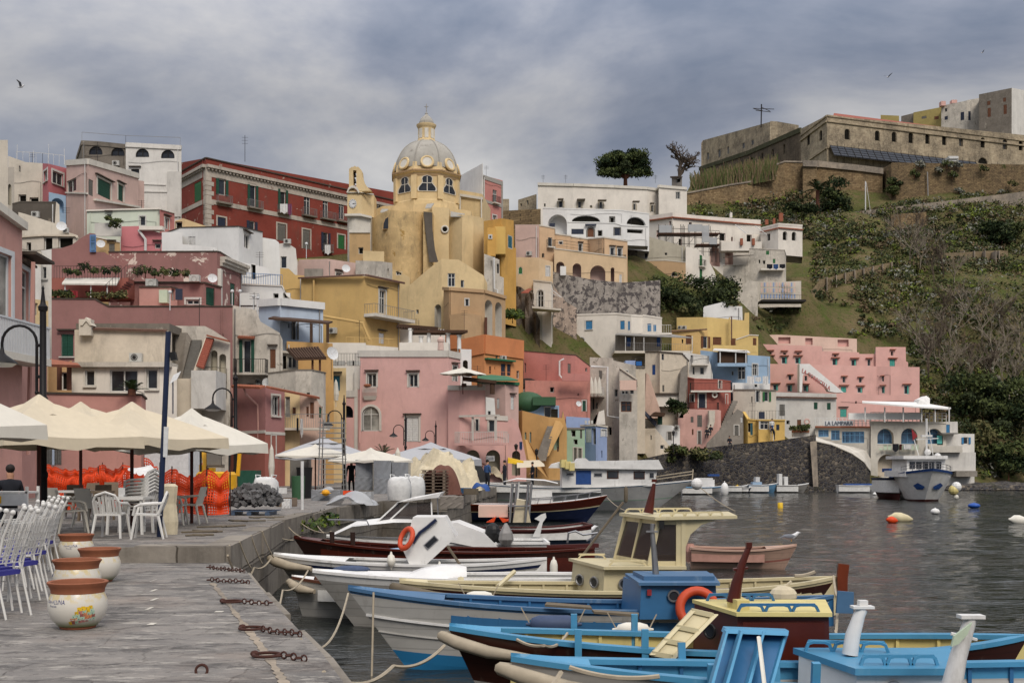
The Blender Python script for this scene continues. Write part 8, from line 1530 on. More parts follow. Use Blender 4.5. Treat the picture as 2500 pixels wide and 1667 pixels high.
# trawler
Y=F*2.9/(1225-HY);TX=X_(2279,Y);t=tg('trawler','white fishing trawler bow on with blue deck line and blue diamonds','trawler',(TX,Y,0));o_=t.location
def sec(f,v): # f 0 bow .. 1 stern ; half width and height
 w=2.35*(1-(1-min(1,f/.45))**2.4);sh=Z_(1158,Y)+1.0*(1-f)**2*.5-.3*f;z=-.3+(sh+.3)*v;return w*(.45+.55*v**.8),z
mb=MB();st=[0,.03,.08,.15,.25,.4,.6,.8,1];vs=[0,.15,.45,.8,.93,1]
for sd in(-1,1):
 for j in range(5):mb.grid([[(TX+sd*sec(f,v)[0]-f*-2.3,Y+f*11+(1-v)*2.2*(1-f)**3-.0,sec(f,v)[1])for f in st]for v in(vs[j],vs[j+1])],j)
mb.bd('hull',['maroon','hullw2','hullw2','hullw2','shdblue'],t,o_,35)
mb=MB();mb.grid([[(TX-f*-2.3+sd*sec(f,1)[0]*.98,Y+f*11,sec(f,.93)[1])for f in st]for sd in(-1,1)]);mb.bd('deck','hullg',t,o_)
def tb(n,m,x0,y0,x1,y1,d0,d1,par=None):a,c=P(x0,y1,Y+d0),P(x1,y0,Y+d0);return MB().b2((a.x,Y+d0,a.z),(c.x,Y+d1,c.z)).bd(n,m,par or t,o_)
wh=tb('wheelhouse','hullw2',2214,1118,2308,1162,3.2,7);tb('wheelhouse_roof','hullw2',2206,1112,2314,1120,2.8,7.4,wh);tb('bridge_deck','hullw2',2210,1149,2318,1164,2.6,8)
for k in range(5):w_=tb('window','pane',2221+k*16,1127,2234.5+k*16,1144,3.14,3.2,wh)
mb=MB();n=12
for sd in(-1,1):
 p=[V(TX-f*-2.3+sd*sec(f,1)[0]*.93,Y+f*11+.1,sec(f,1)[1])for f in(0.01,.03,.06,.1,.16,.24,.34)];mb.tb_([q+V(0,0,.48)for q in p],.03,4);mb.tb_([q+V(0,0,.25)for q in p],.02,4)
 for q in p:mb.tb_([q,q+V(0,0,.48)],.025,4)
mb.bd('bow_rail','steel',t,o_)
for sd in(-1,1):
 mb=MB();q=[(TX+sd*x,z)for x,z in((.35,Z_(1188,Y)),(.95,Z_(1179,Y)),(1.25,Z_(1186,Y)),(.9,Z_(1196,Y)),(.45,Z_(1195,Y)))]
 def onh(x,z):
  best=min((abs(sec(f/100,(z+.3)/(sec(f/100,1)[1]+.3))[0]-abs(x-TX)),f/100)for f in range(1,40))[1];v=(z+.3)/(sec(best,1)[1]+.3);return V(x-best*-2.3,Y+best*11+(1-v)*2.2*(1-best)**3-.12,z)
 c=V(sum(a for a,_ in q)/5,0,sum(z for _,z in q)/5);mb.add([onh(c.x,c.z)]+[onh(a,z)for a,z in q],[(0,i+1,(i+1)%5+1)for i in range(5)]);mb.bd('diamond','shdblue',t,o_)
mb=MB();c=P(2262,1118,Y+5)
mb.tb_([c,c+V(0,0,3.4)],.09,5);mb.tb_([c+V(-.9,0,1.6),c+V(1.0,0,1.7)],.06,4);mb.box(c+V(0,0,1.9),(.9,.3,.18));mb.ell(c+V(.1,0,.5),.28,10,7);mb.ell(c+V(.95,0,.15),.3,10,7);mb.tb_([c+V(-.6,0,0),c+V(-1.2,0,2.0)],.04,4);mb.tb_([c+V(.6,0,0),c+V(.2,0,2.6)],.04,4);mb.bd('radar_mast','pvcw',t,o_);mb=MB();mb.pi([c+V(-.8,-.1,1.9),c+V(-1.3,-.1,2.5),c+V(-1.2,-.1,1.5)],(0,.05,0));mb.bd('flag','clothred',t,o_)
for px,py,r,m in((2335,1188,.42,'hullw2'),(2328,1196,.42,'yellowpaint'),(2334,1213,.22,'fender')):MB().ell(P(px,py,Y+1),r,10,7).bd('fender',m,t,o_)
Yd=Y+9;b=Boat('tender','small white tender with blue rail beside the trawler',(X_(2182,Yd),Yd-2),(X_(2176,Yd),Yd+3),Z_(1165,Yd),Z_(1168,Yd),Z_(1168,Yd),2.2,[0,.4,.9,1],['maroon','hullw2','navy'],'hullwhite','navy','t',rake=.5,deck=.6,grp='boats on the open water');b.add(MB().b2(P(2171,1152,Yd),P(2194,1143,Yd+2)),'canopy','shdblue');b.add(MB().ell(P(2188,1156,Yd),(.4,.4,.7),8,6),'folded_flag','clothred')
# buoys
for px,py,rx,rz,m,lb in((1905,1237,.22,.3,'buoyyellow','upright yellow drum buoy in mid harbour'),(2378,1237,.42,.2,'buoyblue','blue barrel float right of the trawler'),(2283,1252,.28,.2,'hullw2','small white buoy below the trawler'),(2136,1207,.22,.18,'hullw2','tiny white buoy left of the trawler'),(1769,1206,.42,.75,'hullw2','upright white fender buoy at the cruiser stern'),(1800,1199,.5,.45,'buoyyellow','yellow ball buoy by the dark blue dinghy'),(1826,1199,.42,.4,'hullw2','white ball buoy with blue cap by the dinghy'),(1888,1197,.6,.38,'creampaint','cream pear buoy near the grey white boat'),(1795,1192,.22,.2,'clothred','small red ball among the buoys under the wall'),(2007,1193,.36,.42,'hullw2','white round buoy left of the long gozzo'),(2043,1188,.24,.25,'hullw2','small white buoy by the gozzo stern'),(2159,1193,.26,.25,'buoyyellow','small yellow buoy between gozzo and trawler'),(2020,1185,.3,.2,'hullw2','white oval float against the jetty')):
 c=G(px,py+2,0);mb=MB()
 if m=='buoyyellow' and px==1905:mb.lh_([(.0,-.2),(.19,-.2),(.19,.34),(.16,.36),(0,.36)],n=14)
 else:mb.ell((0,0,rz*.7),(rx,rx,rz),12,8).lh_([(.06,rz*1.6),(.05,rz*1.85),(0,rz*1.9)],n=6)
 sl_(mb,'buoy',m,lb,'buoy','buoys in the harbour',tuple(c),60)
for px,py,L,r,m,lb in((2198,1268,1.1,.3,'creampaint','large cream pear float lying on the water'),(2178,1271,.5,.2,'orangeplastic','orange float tied to the large cream one'),(2488,1274,.9,.28,'fender','dirty white float cut by the right edge')):
 c=G(px,py+3,0);o=sl_(MB().lh_([(.05,-L*.62),(.09,-L*.5),(r*.9,-L*.3),(r,0),(r*.7,L*.35),(r*.25,L*.58),(.02,L*.62)],n=14),'float',m,lb,'float','buoys in the harbour',tuple(c+V(0,0,r*.5)),60);o.rotation_euler=(0,math.pi/2+.12,0)
 # gulls
def gull(c,sc_,lb,fly=0,rz=0):
 t=tg('gull',lb,'gull',c,'gulls',rz);t.scale=(sc_,)*3;mb=MB();mb.tb_([(-.24,0,.1),(-.1,0,.11),(.05,0,.13),(.13,0,.19),(.18,0,.24),(.22,0,.245)],[.012,.055,.075,.05,.04,.012],8);mb.tb_([(.21,0,.243),(.26,0,.232)],[.013,.004],5);mb.bd('body','gullwhite',t,smooth=80);mb=MB()
 if fly:
  for s_ in(-1,1):mb.grid([[(.1,s_*.05,.15),(.14,s_*.3,.34),(.02,s_*.62,.42)],[(-.08,s_*.05,.15),(-.04,s_*.3,.33),(-.06,s_*.62,.42)]])
 else:
  for s_ in(-1,1):mb.ell((-.06,s_*.055,.14),(.17,.025,.055),8,6)
  mb.tb_([(-.2,0,.13),(-.32,0,.1)],[.03,.01],5)
 mb.bd('wing','gullgrey',t)
 if not fly:MB().tb_([(0,.02,.07),(0,.02,0)],.006,4).tb_([(0,-.02,.07),(0,-.02,0)],.006,4).bd('leg','hatyellow',t)
Y=G(1935,1333,.62).y;gull(P(1932,1321,Y),1.05,'grey and white gull standing on the pink rowing boat');gull(P(1436,1308,43),1.5,'white gull standing on the steel stern ladder');gull(P(51,217,60),.75,'white gull flying at the upper left',1);gull(P(2168,191,120),.9,'tiny dark gull flying over the fortress',1,.6);gull(P(2398,131,160),.8,'farthest tiny gull at the upper right of the sky',1,.2)
# mooring lines
for pts,lb,r in(([P(850,1448,16.4),G(735,1560,ZL),],'rope from the blue deck bow to the quay ring',.014),([P(912,1445,16.2),P(906,1700,15.8)],'rope hanging straight down beside the blue deck bow',.016),([P(1085,1575,12.3),P(960,1625,11),G(790,1640,ZL)],'slack rope from the maroon cabin boat to the quay corner',.018),([P(752,1392,21),P(690,1440,19),G(640,1470,ZL)],'rope from the covered motorboat to the quay',.015),([P(662,1362,24),P(620,1385,22.5),G(556,1355,ZU)],'rope from the tilted cabin boat to the stone corner',.018),([P(716,1318,28.4),G(632,1278,ZU)],'rope from the brown wale boat to the quay',.015),([P(735,1310,28.4),G(690,1266,ZU)],'thin rope beside the brown wale boat',.013),([P(790,1300,30),G(715,1258,ZU)],'rope from the cruiser bow to the quay',.014),([P(808,1296,30),G(760,1248,ZU)],'second rope from the cruiser bow',.014),([P(1482,1214,60),P(1540,1250,58)],'dark rope from the navy yacht bow into the water',.02),([P(1692,1172,75),P(1795,1247,74)],'double anchor line from the white ship bow',.03),([P(1262,1560,12),P(1330,1575,11.6),P(1385,1545,12.6)],'rope lying across the yellow inside of the boat',.016),([P(1390,1628,10.2),P(1610,1650,10.0)],'thick rope along the nearest cyan rail',.022),([P(1370,1640,10),P(1325,1690,9.6)],'rope end hanging over the nearest bow',.022),([P(2035,1405,19),P(2045,1455,17.5),P(2040,1540,15),P(2058,1560,14)],'ropes knotted at the sterns by the rudder',.02),([P(1940,1405,19.3),P(1990,1395,19.3)],'coil of rope on the cream stern deck',.03)):rope(pts,lb,r)
for i,(x0,y0,x1,y1)in enumerate(((560,1330,575,1395),(585,1322,612,1385),(613,1306,640,1375),(640,1296,668,1360))):rope([G(x0,y0,ZU+.02),P(x1,y1,G(x0,y0,ZU).y+.2)],['rope drooping over the quay wall nearest the stone corner','second rope drooping over the quay wall','third rope drooping over the quay wall','fourth rope drooping over the quay wall by the weeds'][i],.014)
for i,(x,y)in enumerate(((470,1305),(505,1296),(540,1284),(600,1270),(650,1262))):
 c=G(x,y,ZU+.02);rr=random.Random(i);rope([c+V(rr.uniform(-.5,.5),rr.uniform(-.4,.4),0)for _ in range(6)],['tangled rope coil on the quay right of the navy pole','brown rope tangle beside the white sack','rope loops on the quay stones','rope tangle by the cobble pallet','rope tangle at the weedy quay edge'][i],.018,'ropedark',0,6)
 # ================================================================ vegetation
def leaves(cent,rad,n,size,seed,up=.5,mats=None,flat=1.0,hollow=.55):
 """many small leaf faces scattered through clumps: arrays of vertices, faces and material indices"""
 r=np.random.RandomState(seed);C_=np.repeat(np.asarray(cent,float),n,0);R_=np.repeat(np.asarray(rad,float),n)[:,None];m=len(C_)
 d=r.normal(size=(m,3));d/=np.linalg.norm(d,axis=1)[:,None];d[:,2]=np.where(d[:,2]<-.3,-d[:,2],d[:,2]);q=(hollow+(1-hollow)*r.rand(m,1))
 p=C_+d*R_*q*np.array([1,1,flat]);a=r.normal(size=(m,3));a/=np.linalg.norm(a,axis=1)[:,None];b=np.cross(a,d+r.normal(size=(m,3))*.5);b/=np.linalg.norm(b,axis=1)[:,None]+1e-9
 s=size*(.6+.8*r.rand(m,1));v=np.stack([p-a*s,p-b*s*.5,p+a*s,p+b*s*.5],1).reshape(-1,3);mi=np.repeat(mats if mats is not None else r.randint(0,3,len(cent)),n);mi=np.where(r.rand(m)<.25,r.randint(0,3,m),mi);return v,mi
def leafmesh(name,parts,mats,parent=None,og=(0,0,0)):
 v=np.concatenate([a for a,_ in parts])-np.array(og,float);mi=np.concatenate([b for _,b in parts]);n=len(v)//4;me=bpy.data.meshes.new(name);me.vertices.add(len(v));me.vertices.foreach_set('co',v.ravel());me.loops.add(len(v));me.loops.foreach_set('vertex_index',np.arange(len(v)));me.polygons.add(n);me.polygons.foreach_set('loop_start',np.arange(0,len(v),4))
 for m in mats:me.materials.append(M(m))
 me.polygons.foreach_set('material_index',np.clip(mi,0,len(mats)-1));me.update(calc_edges=True);o=bpy.data.objects.new(name,me);S.collection.objects.link(o)
 if parent is not None:o.parent=parent
 elif tuple(og)!=(0,0,0):o.location=og
 return o
for nm,hx in(('scrubdark','3a422c'),('scrubmid','4f5834'),('scrubolive','676442'),('scrubgrey','85857a'),('scrublime','6f7c34'),('scrubbrown','75654f'),('pinegreen','232f1c'),('twig','83796b'),('twigdark','5d5248')):si_(nm,hx,.9,0,.3,.1,2)
SCR=['scrubdark','scrubmid','scrubolive','scrubgrey','scrublime','scrubbrown']
rs=np.random.RandomState(11);N_=20000;xs=rs.uniform(24,190,N_);ys=rs.uniform(150,300,N_);zs=terr_z(xs,ys);px=CX+F*xs/ys;py=HY-F*(zs-ZC)/ys
den=vnoise(xs+300,ys,9)+.5*vnoise(xs+300,ys,3)+rs.uniform(-.35,.35,N_)
grass=(px>1800)&(px<2090)&(py>700)&(py<830)
ok=(px>1560)&(px<2620)&(zs>1.2)&(den>-.42)&~((px<1985)&(py>590)&(py<750))&~((px<2225)&(py>830))&~((px<2390)&(py>1150))&~((px>1650)&(px<1835)&(py>740))&~((py<475)&(px<2065))&~((px<1690)&(py<640))&~((py<520-.13*(px-2065))&(px>2065))&~(grass&(rs.rand(N_)<.75))
xs,ys,zs,den=xs[ok],ys[ok],zs[ok],den[ok];gr=ok.sum();rad=rs.uniform(.5,2.0,gr)*np.where(den>.25,1.25,1)
mat_i=rs.choice(6,gr,p=[.18,.24,.2,.14,.08,.16]);parts=[leaves(np.stack([xs,ys,zs+.15],-1),rad,42,.3,5,mats=mat_i,flat=.8)];a_=parts[0];parts=[(a_[0],np.where(a_[1]<3,a_[1],a_[1]))]
tag(leafmesh('hillside_scrub',parts,SCR),'dense grey green scrub covering the steep slope on the right','scrub',kind='stuff')
# grass tufts on the bank and slope
def tufts(name,box,n,h,mats,lb,seed,Yr):
 r=np.random.RandomState(seed);px=r.uniform(box[0],box[2],n);f=r.rand(n);y0=np.interp(px,[box[0],box[2]],box[4])if len(box)>4 else box[1];y1=np.interp(px,[box[0],box[2]],box[5])if len(box)>5 else box[3];py=y0+(y1-y0)*f;Y=Yr[0]+(Yr[1]-Yr[0])*(1-f);p=np.stack([(px-CX)*Y/F,Y,ZC+(HY-py)*Y/F],-1);a=r.uniform(-.3,.3,(n,3));hh=h*(.5+r.rand(n,1));w=.1*h**.5
 v=np.stack([p+[-w,0,-.3],p+[w,0,-.3],p+np.array([w*.3,0,0])+a*hh+[0,0,1]*hh,p+np.array([-w*.3,0,0])+a*hh+[0,0,1]*hh],1).reshape(-1,3);return tag(leafmesh(name,[(v,r.randint(0,len(mats),n))],mats),lb,'grass',kind='stuff')
tufts('reed_bank',(1690,0,1895,0,(470,424),(474,436)),2600,3.0,['scrubmid','scrubolive','scrubbrown'],'tall reeds along the bank below the fortress wing',3,(268,285))
mb=MB();mb.grid([[P(x,y,Y)for x,y,Y in((1676,470,263),(1780,450,267),(1866,434,271),(1915,420,273))],[P(x,y,Y)for x,y,Y in((1690,445,300),(1780,440,310),(1866,428,300),(1915,410,300))]]);tag(mb.bd('grass_bank','hillside'),kind='structure')
def bh_(name,cs,m3,lb,cat,n=130,size=.22,grp=None,hollow=.45,flat=.85,stem=None):
 """shrub from clumps given as (column, row, distance, radius in metres)"""
 c=[P(x,y,Y)for x,y,Y,_ in cs];o=c[0];t=tg(name,lb,cat,o,grp);leafmesh('foliage',[leaves([tuple(p)for p in c],[k[3]for k in cs],n,size,len(lb)+int(cs[0][0]),flat=flat,hollow=hollow)],m3,t,o);mb=MB()
 for p,k in list(zip(c,cs))[:1]:mb.tb_([p-V(0,0,k[3]*(stem or.75)),p],[.05*k[3]+.02,.02],5)
 mb.bd('stem','wood',t,o);return t
def rc(box,Yr,n,r0,r1,seed):r=random.Random(seed);return[(r.uniform(box[0],box[2]),r.uniform(box[1],box[3]),r.uniform(*Yr),r.uniform(r0,r1))for _ in range(n)]
DK=['scrubdark','pinegreen','scrubmid'];OL=['scrubolive','scrubmid','scrubdark']
bh_('dark_shrubbery',rc((1595,692,1690,762),(163,168),22,1.3,2.4,1),DK,'dark rounded evergreen shrubs below the white wedge house','shrub',190);bh_('dark_shrubbery',rc((1685,692,1785,750),(164,170),22,1.2,2.4,2),DK,'dark shrubs in front of the green railing under the scaffolded house','shrub',190);bh_('olive_shrub',rc((1552,715,1612,752),(162,165),9,1.0,1.9,3),OL,'brownish olive shrub at the right end of the stained retaining wall','shrub',180);bh_('garden_plants',rc((1500,748,1720,766),(161,164),20,.6,1.1,4),OL,'low garden plants behind the white blue shuttered house','shrub',90)
bh_('dark_tree',rc((2330,930,2440,1010),(168,174),18,1.6,3,5),DK,'large dark evergreen tree low on the slope right of the hotel','tree',230,.3);bh_('dark_tree',rc((2430,940,2530,1040),(168,176),16,1.6,3,6),DK,'dark evergreen tree at the right edge above the water','tree',230,.3);bh_('dark_tree',rc((2330,1040,2450,1120),(160,166),16,1.3,2.4,7),OL,'mid green bushes right behind the white restaurant end','tree',200,.28);bh_('dark_tree',rc((2440,1090,2540,1150),(160,164),12,1.2,2.2,8),DK,'dark bushes over the rocks at the right waterline','tree',200,.28);bh_('dark_tree',rc((2400,560,2500,600),(246,256),14,1.8,3.2,9),DK,'dark tree mass above the upper terrace wall','tree',180,.4);bh_('garden_tree',rc((2020,450,2065,520),(258,264),14,1.4,2.6,12),DK,'dark leafy tree beside the palm under the bastion','tree',170,.35);bh_('garden_tree',rc((1930,505,1990,518),(250,256),9,1.2,1.8,13),DK,'flat topped dark tree left of the palm','tree',170,.3,stem=2.6);bh_('ivy_column',rc((2172,430,2195,480),(268.5,269.5),9,.7,1.4,14),OL,'ivy hanging on the bastion corner','ivy',160,.3)
for i,(x,y)in enumerate(((2245,403),(2290,415),(2312,402),(2336,402),(2400,412),(2325,428),(2232,425),(2470,448),(2445,470),(2340,466))):bh_('wall_shrub',[(x,y,269.6,random.Random(i).uniform(.8,1.5)),(x+8,y+4,269.6,.8)],SCR[1:4],['grey shrub on the bastion top left end','small shrub on the bastion below the parapet','shrub on the parapet left of the white van','shrub on the parapet below the white van','big blue grey shrub on the bastion near the doorway','hanging shrub in the bastion middle','tiny shrub on the bastion left part','small shrub high at the right of the bastion','shrub low on the right bastion wall','shrub in the lower middle of the bastion wall'][i],'shrub',90,.3,'shrubs on the bastion wall')
# umbrella pine, bare trees, palms
cs=rc((1466,395,1590,432),(237,245),60,1.1,2.0,21)+rc((1482,376,1572,400),(238,244),36,1.1,1.9,22);t=tg('umbrella_pine','wide dark umbrella pine on the ridge above the white palace','tree',P(1527,462,241));o_=t.location;leafmesh('crown',[leaves([tuple(P(a,b,c))for a,b,c,_ in cs],[k[3]for k in cs],210,.26,8,flat=.75,hollow=.3)],['pinegreen','scrubdark','scrubmid'],t,o_);mb=MB();mb.tb_([P(1527,465,241),P(1527,440,241),P(1525,400,241)],[.5,.4,.25],7)
for x,y in((1475,400),(1500,385),(1550,385),(1580,405),(1490,410),(1565,412)):mb.tb_([P(1527,438,241),P((x+1527)/2,415,241),P(x,y,241)],[.22,.15,.07],5)
mb.bd('trunk','wood',t,o_)
def bare(seed,H_,spread=.5,depth=5,nb=3,l0=.36):
 r=random.Random(seed);mb=MB()
 def br(p,d,L,rad,k):
  q=p+d*L*.5+V(r.uniform(-.08,.08),r.uniform(-.08,.08),.03)*L;e=p+d*L;mb.tb_([p,q,e],[rad,rad*.85,rad*.7],4 if k<2 else 3,cap=False)
  if k>=depth:return
  for _ in range(nb if k else 4):dd=(d+V(r.gauss(0,spread),r.gauss(0,spread),r.gauss(.12,spread*.5))).normalized();br(e if r.random()<.7 else q,dd,L*r.uniform(.55,.8),rad*.68,k+1)
 br(V(0,0,-.5),V(r.uniform(-.1,.1),0,1).normalized(),H_*l0,H_*(.014 if l0>.3 else.032),0);return mb
protos=[];rt=random.Random(3)
TR=[(2255,850,188),(2290,830,190),(2320,800,194),(2345,850,190),(2375,880,187),(2400,790,198),(2425,860,192),(2450,780,200),(2470,860,193),(2490,800,200),(2270,900,183),(2310,920,180),(2360,925,181),(2415,930,182),(2460,920,184),(2240,800,192),(2300,760,200),(2360,760,202),(2485,900,188),(2280,690,216),(2250,660,222),(2220,650,226),(2300,670,220),(2330,700,216),(2200,600,236),(2240,610,236)]
for i,(x,y,Y)in enumerate(TR):
 X=X_(x,Y);c=V(X,Y,float(terr_z(X,Y)[0])-.3);sc_=rt.uniform(.8,1.25);lb='bare grey branched tree on the overgrown slope right of the pink hotel'
 if i<3:t=tg('bare_tree',lb,'tree',c,'bare trees on the slope',rt.uniform(0,6));t.scale=(sc_,)*3;bare(i+3,9,.42,5).bd('trunk',['twig','twigdark','twig'][i],t);protos.append(t)
 else:dup(protos[i%3],c,rt.uniform(0,6),lb,'bare trees on the slope',sc_)
t=tg('ridge_bare_tree','leafless rounded tree on the ridge between pine and fortress','tree',P(1655,462,248));bare(15,17,.7,6,3,.2).bd('trunk','twigdark',t)
def palm(c,n,L,droop,lb,name='palm',trunk=0,tr=.2):
 t=tg(name,lb,'palm',c-V(0,0,trunk));r=random.Random(n);mb=MB()
 for k in range(n):
  q=2*math.pi*k/n+r.uniform(-.2,.2);el=r.uniform(.15,1.35);d=V(math.cos(q)*math.cos(el),math.sin(q)*math.cos(el),math.sin(el));s_=V(-math.sin(q),math.cos(q),0);p=[V(0,0,trunk)+d*L*f-V(0,0,droop*L*f*f)for f in(0,.25,.5,.75,1)]
  for j in range(11):f=.12+.08*j;i0=min(3,int(f*4));a=p[i0].lerp(p[i0+1],f*4-i0);w=L*.2*math.sin(math.pi*min(1,f*.9+.1));e=(p[i0+1]-p[i0]).normalized();mb.add([a,a+e*L*.05,a+s_*w+e*w*.7,a-s_*w+e*w*.7],[(0,1,2),(0,1,3)])
  mb.tb_(p,[L*.012]*5,3)
 mb.bd('fronds','palmleaf',t);MB().tb_([(0,0,-.3),(0,0,trunk)]if trunk else[(0,0,-.2),(0,0,.1)],tr,8).bd('trunk','wood',t);return t
palm(P(1996,465,256),26,4.6,.45,'tall palm with drooping fronds below the bastion corner',trunk=5,tr=.4);palm(P(322,955,57.6),30,.95,.35,'dark green cycas standing on the low pink terrace wall','cycas');palm(P(935,1108,66),16,.9,.3,'small spiky palm beside the far white parasol','yucca')
# terrace plants on the mauve house
for i,(x,y,r_)in enumerate(((165,664,.4),(187,665,.35),(206,652,.6),(228,662,.4),(255,662,.45),(281,660,.4),(335,665,.5),(355,662,.7),(378,668,.5),(400,666,.6),(425,668,.5),(451,668,.45))):
 bh_('potted_plant',[(x,y,84.5 if i<6 else 86.4,r_),(x+4,y+4,84.5 if i<6 else 86.4,r_*.7)],OL if i%2 else DK,'potted plant %s on the mauve house terrace rail'%['first','second','third and tallest','fourth','fifth','sixth','seventh','eighth, bushy','ninth','tenth','eleventh','last'][i],'plant',60,.12,'potted plants on the mauve terraces')
bh_('terrace_hedge',rc((130,718,300,727),(82.6,83),18,.3,.5,31),OL,'trailing green hedge along the lower mauve terrace','hedge',70,.12);bh_('quay_weeds',[(715+14*k,1292-3*k,31+.8*k,.42)for k in range(7)],['leaf2','leaf','scrublime'],'green weeds growing at the foot of the quay wall','weeds',90,.1);bh_('wall_creeper',rc((1630,1095,1760,1125),(128.3,130.5),14,.6,1.3,33),OL,'green creeper hanging over the left part of the sea wall','creeper',120,.22);bh_('hanging_shrub',rc((1640,985,1668,1012),(134,136),6,.6,1.2,34),DK,'dark shrub hanging beside the grey buttress','shrub',130,.2);bh_('planter_shrub',rc((1935,1043,1972,1049),(139.5,140),6,.5,.7,35),OL,'plants in the terracotta planter by the white quay house','shrub',90,.16);bh_('terrace_pot_plant',[(285,545,107,.7),(278,552,107,.6),(265,536,108,.4)],OL,'bushy potted plant on the mint house terrace','plant',110,.14);bh_('gully_grass',rc((1240,762,1275,775),(138,140),8,.6,1.0,36),['leaf2','scrublime','leaf'],'grass tuft on the rocks under the jutting terrace','grass',100,.2)
mb=MB();rr=random.Random(8)
for k in range(60):c=G(rr.uniform(2335,2560),rr.uniform(1188,1197),0);s_=rr.uniform(.5,1.6);mb.ell(c+V(0,0,.1),(s_*1.5,s_,s_*.55),6,4)
tag(mb.bd('shore_rocks','basalt'),kind='structure')
# ================================================================ works on the quay
def at(px,py,z=ZU):return G(px,py,z)
dg=tg('mini_digger','small yellow excavator seen from behind on the quay','excavator',at(527,1232));o_=dg.location;D_=lambda x,y,z:o_+V(x,y,z)
mb=MB();mb.box(D_(0,.3,.85),(1.1,1.0,.5));mb.lh_([(.3,.5),(.68,.55),(.7,1.05),(.62,1.15),(.0,1.16)],D_(0,.1,0),16,a0=math.pi,a1=2*math.pi);b_=mb.bd('body','diggeryellow',dg,o_,40);MB().box(D_(.12,-.62,.85),(.62,.04,.5)).bd('rear_cover','diggeryellow',b_,o_);tn('KOMATSU',D_(-.18,-.65,.62),V(1,0,0),V(0,0,1),.55,.1,'black',b_,thick=.005)
for x in(-.5,.5):MB().pi([D_(x-.16,-.8,.12),D_(x-.16,-.65,0),D_(x-.16,.95,0),D_(x-.16,1.1,.12),D_(x-.16,1.0,.4),D_(x-.16,-.7,.4)],(.32,0,0)).bd('track','rubber',dg,o_)
mb=MB()
for x in(-.5,.5):
 for y in(-.1,.8):mb.tb_([D_(x,y,1.1),D_(x,y,2.2)],.04,6)
mb.box(D_(0,.35,2.22),(1.15,1.1,.07));mb.bd('canopy','black',dg,o_);MB().box(D_(-.05,.2,1.35),(.5,.45,.12)).box(D_(-.05,0,1.65),(.5,.12,.55)).bd('seat','shgrey',dg,o_);MB().tb_([D_(-.55,.9,1.0),D_(-.8,1.3,2.1),D_(-.85,1.9,1.6)],[.12,.1,.08],4).tb_([D_(.65,.5,1.0),D_(.7,.6,2.0)],.08,4).bd('boom','diggeryellow',dg,o_);MB().box(D_(-.85,2.1,1.2),(.5,.4,.4)).bd('bucket','diggeryellow',dg,o_)
def net(pts,h,lb,gap=.09,m='orangeplastic'):
 t=tg('safety_net',lb,'safety net',pts[0],'orange safety nets');o_=t.location;mb=MB();pts=[Vector(p)for p in pts];cols=[];r=random.Random(len(lb))
 for a,b in zip(pts,pts[1:]):
  n=max(2,int((b-a).length/gap))
  for k in range(n):f=k/n;cols.append((a.lerp(b,f)+V(.05*math.sin(k*.5),.06*math.sin(k*.37),0),h*(1-.16*math.sin(math.pi*f)+.03*math.sin(k*.7))))
 rows=int(h/gap);P_=[[c+V(0,.05*math.sin(j*.9),hh*(.04+.96*j/rows))for j in range(rows+1)]for c,hh in cols]
 for row in P_:mb.grid([row,[q+V(.036,0,0)for q in row]])
 for j in range(rows+1):w=.042 if j not in(rows,rows-1)else.06;mb.grid([[r_[j]for r_ in P_],[r_[j]+V(0,0,w)for r_ in P_]])
 mb.bd('mesh',m,t,o_);mb=MB()
 for p in pts:mb.tb_([p,p+V(0,0,h*1.12)],.02,5)
 mb.bd('post','rust',t,o_)
net([at(95,1255),at(240,1245),at(300,1238),at(420,1252),at(505,1262),at(562,1258)],1.2,'orange safety net fencing off the works along the terrace',.08);net([at(110,1222),at(250,1212),at(300,1216),at(390,1216)],1.35,'second orange net line behind the terrace one',.1);net([at(352,1206),at(420,1203),at(520,1200)],1.7,'taller orange net before the blue shop front',.13)
t=tg('kiosk','white kiosk with blue signs behind the orange net','kiosk',P(405,1180,56));sb(t,'wall','signwhite',352,1080,460,1180,56,2);sb(t,'sign','signblue',350,1084,440,1093,55.8,.1)
tp=tg('tarp_heap','white tarpaulin heap behind the orange net','tarpaulin',at(350,1232));o_=tp.location;MB().grid([[o_+V(-1.0+.25*i,.8*math.cos(math.pi*j/6),max(0,1.35*math.sin(math.pi*j/6)*math.sin(math.pi*(i+.6)/9.2)**.4+.08*math.sin(i*2.3+j)))for i in range(9)]for j in range(7)]).bd('cover','clothwhite',tp,o_,60)
cp=tg('pallet','blue grey pallet carrying the heap of paving cubes','pallet',at(622,1256));o_=cp.location
def pallet(t,o_,m='pallet',n=1):
 for k in range(n):
  mb=MB();z=k*.15
  for x in(-.55,-.1,.4):mb.box(o_+V(x+.05,0,z+.05),(.12,1.0,.09))
  for y in range(6):mb.box(o_+V(0,-.45+y*.18,z+.12),(1.25,.1,.025))
  mb.bd('layer' if n>1 else 'boards',m,t,o_)
pallet(cp,o_,'slateblue');mb=MB();rr=random.Random(6)
for k in range(300):
 r=.72*rr.random()**.5;q=rr.uniform(0,6.28);zmx=.68*(1-(r/.86)**3);c=o_+V(r*math.cos(q)*1.0,r*math.sin(q)*.7,.16+zmx*rr.uniform(.35,1));a,b=V(rr.gauss(0,1),rr.gauss(0,1),rr.gauss(0,1)).normalized(),V(rr.gauss(0,1),rr.gauss(0,1),rr.gauss(0,1));d=a.cross(b).normalized();b=d.cross(a);s_=.055
 mb.hexa([c+(a*i+b*j+d*k_)*s_ for k_ in(-1,1)for i,j in((-1,-1),(1,-1),(1,1),(-1,1))])
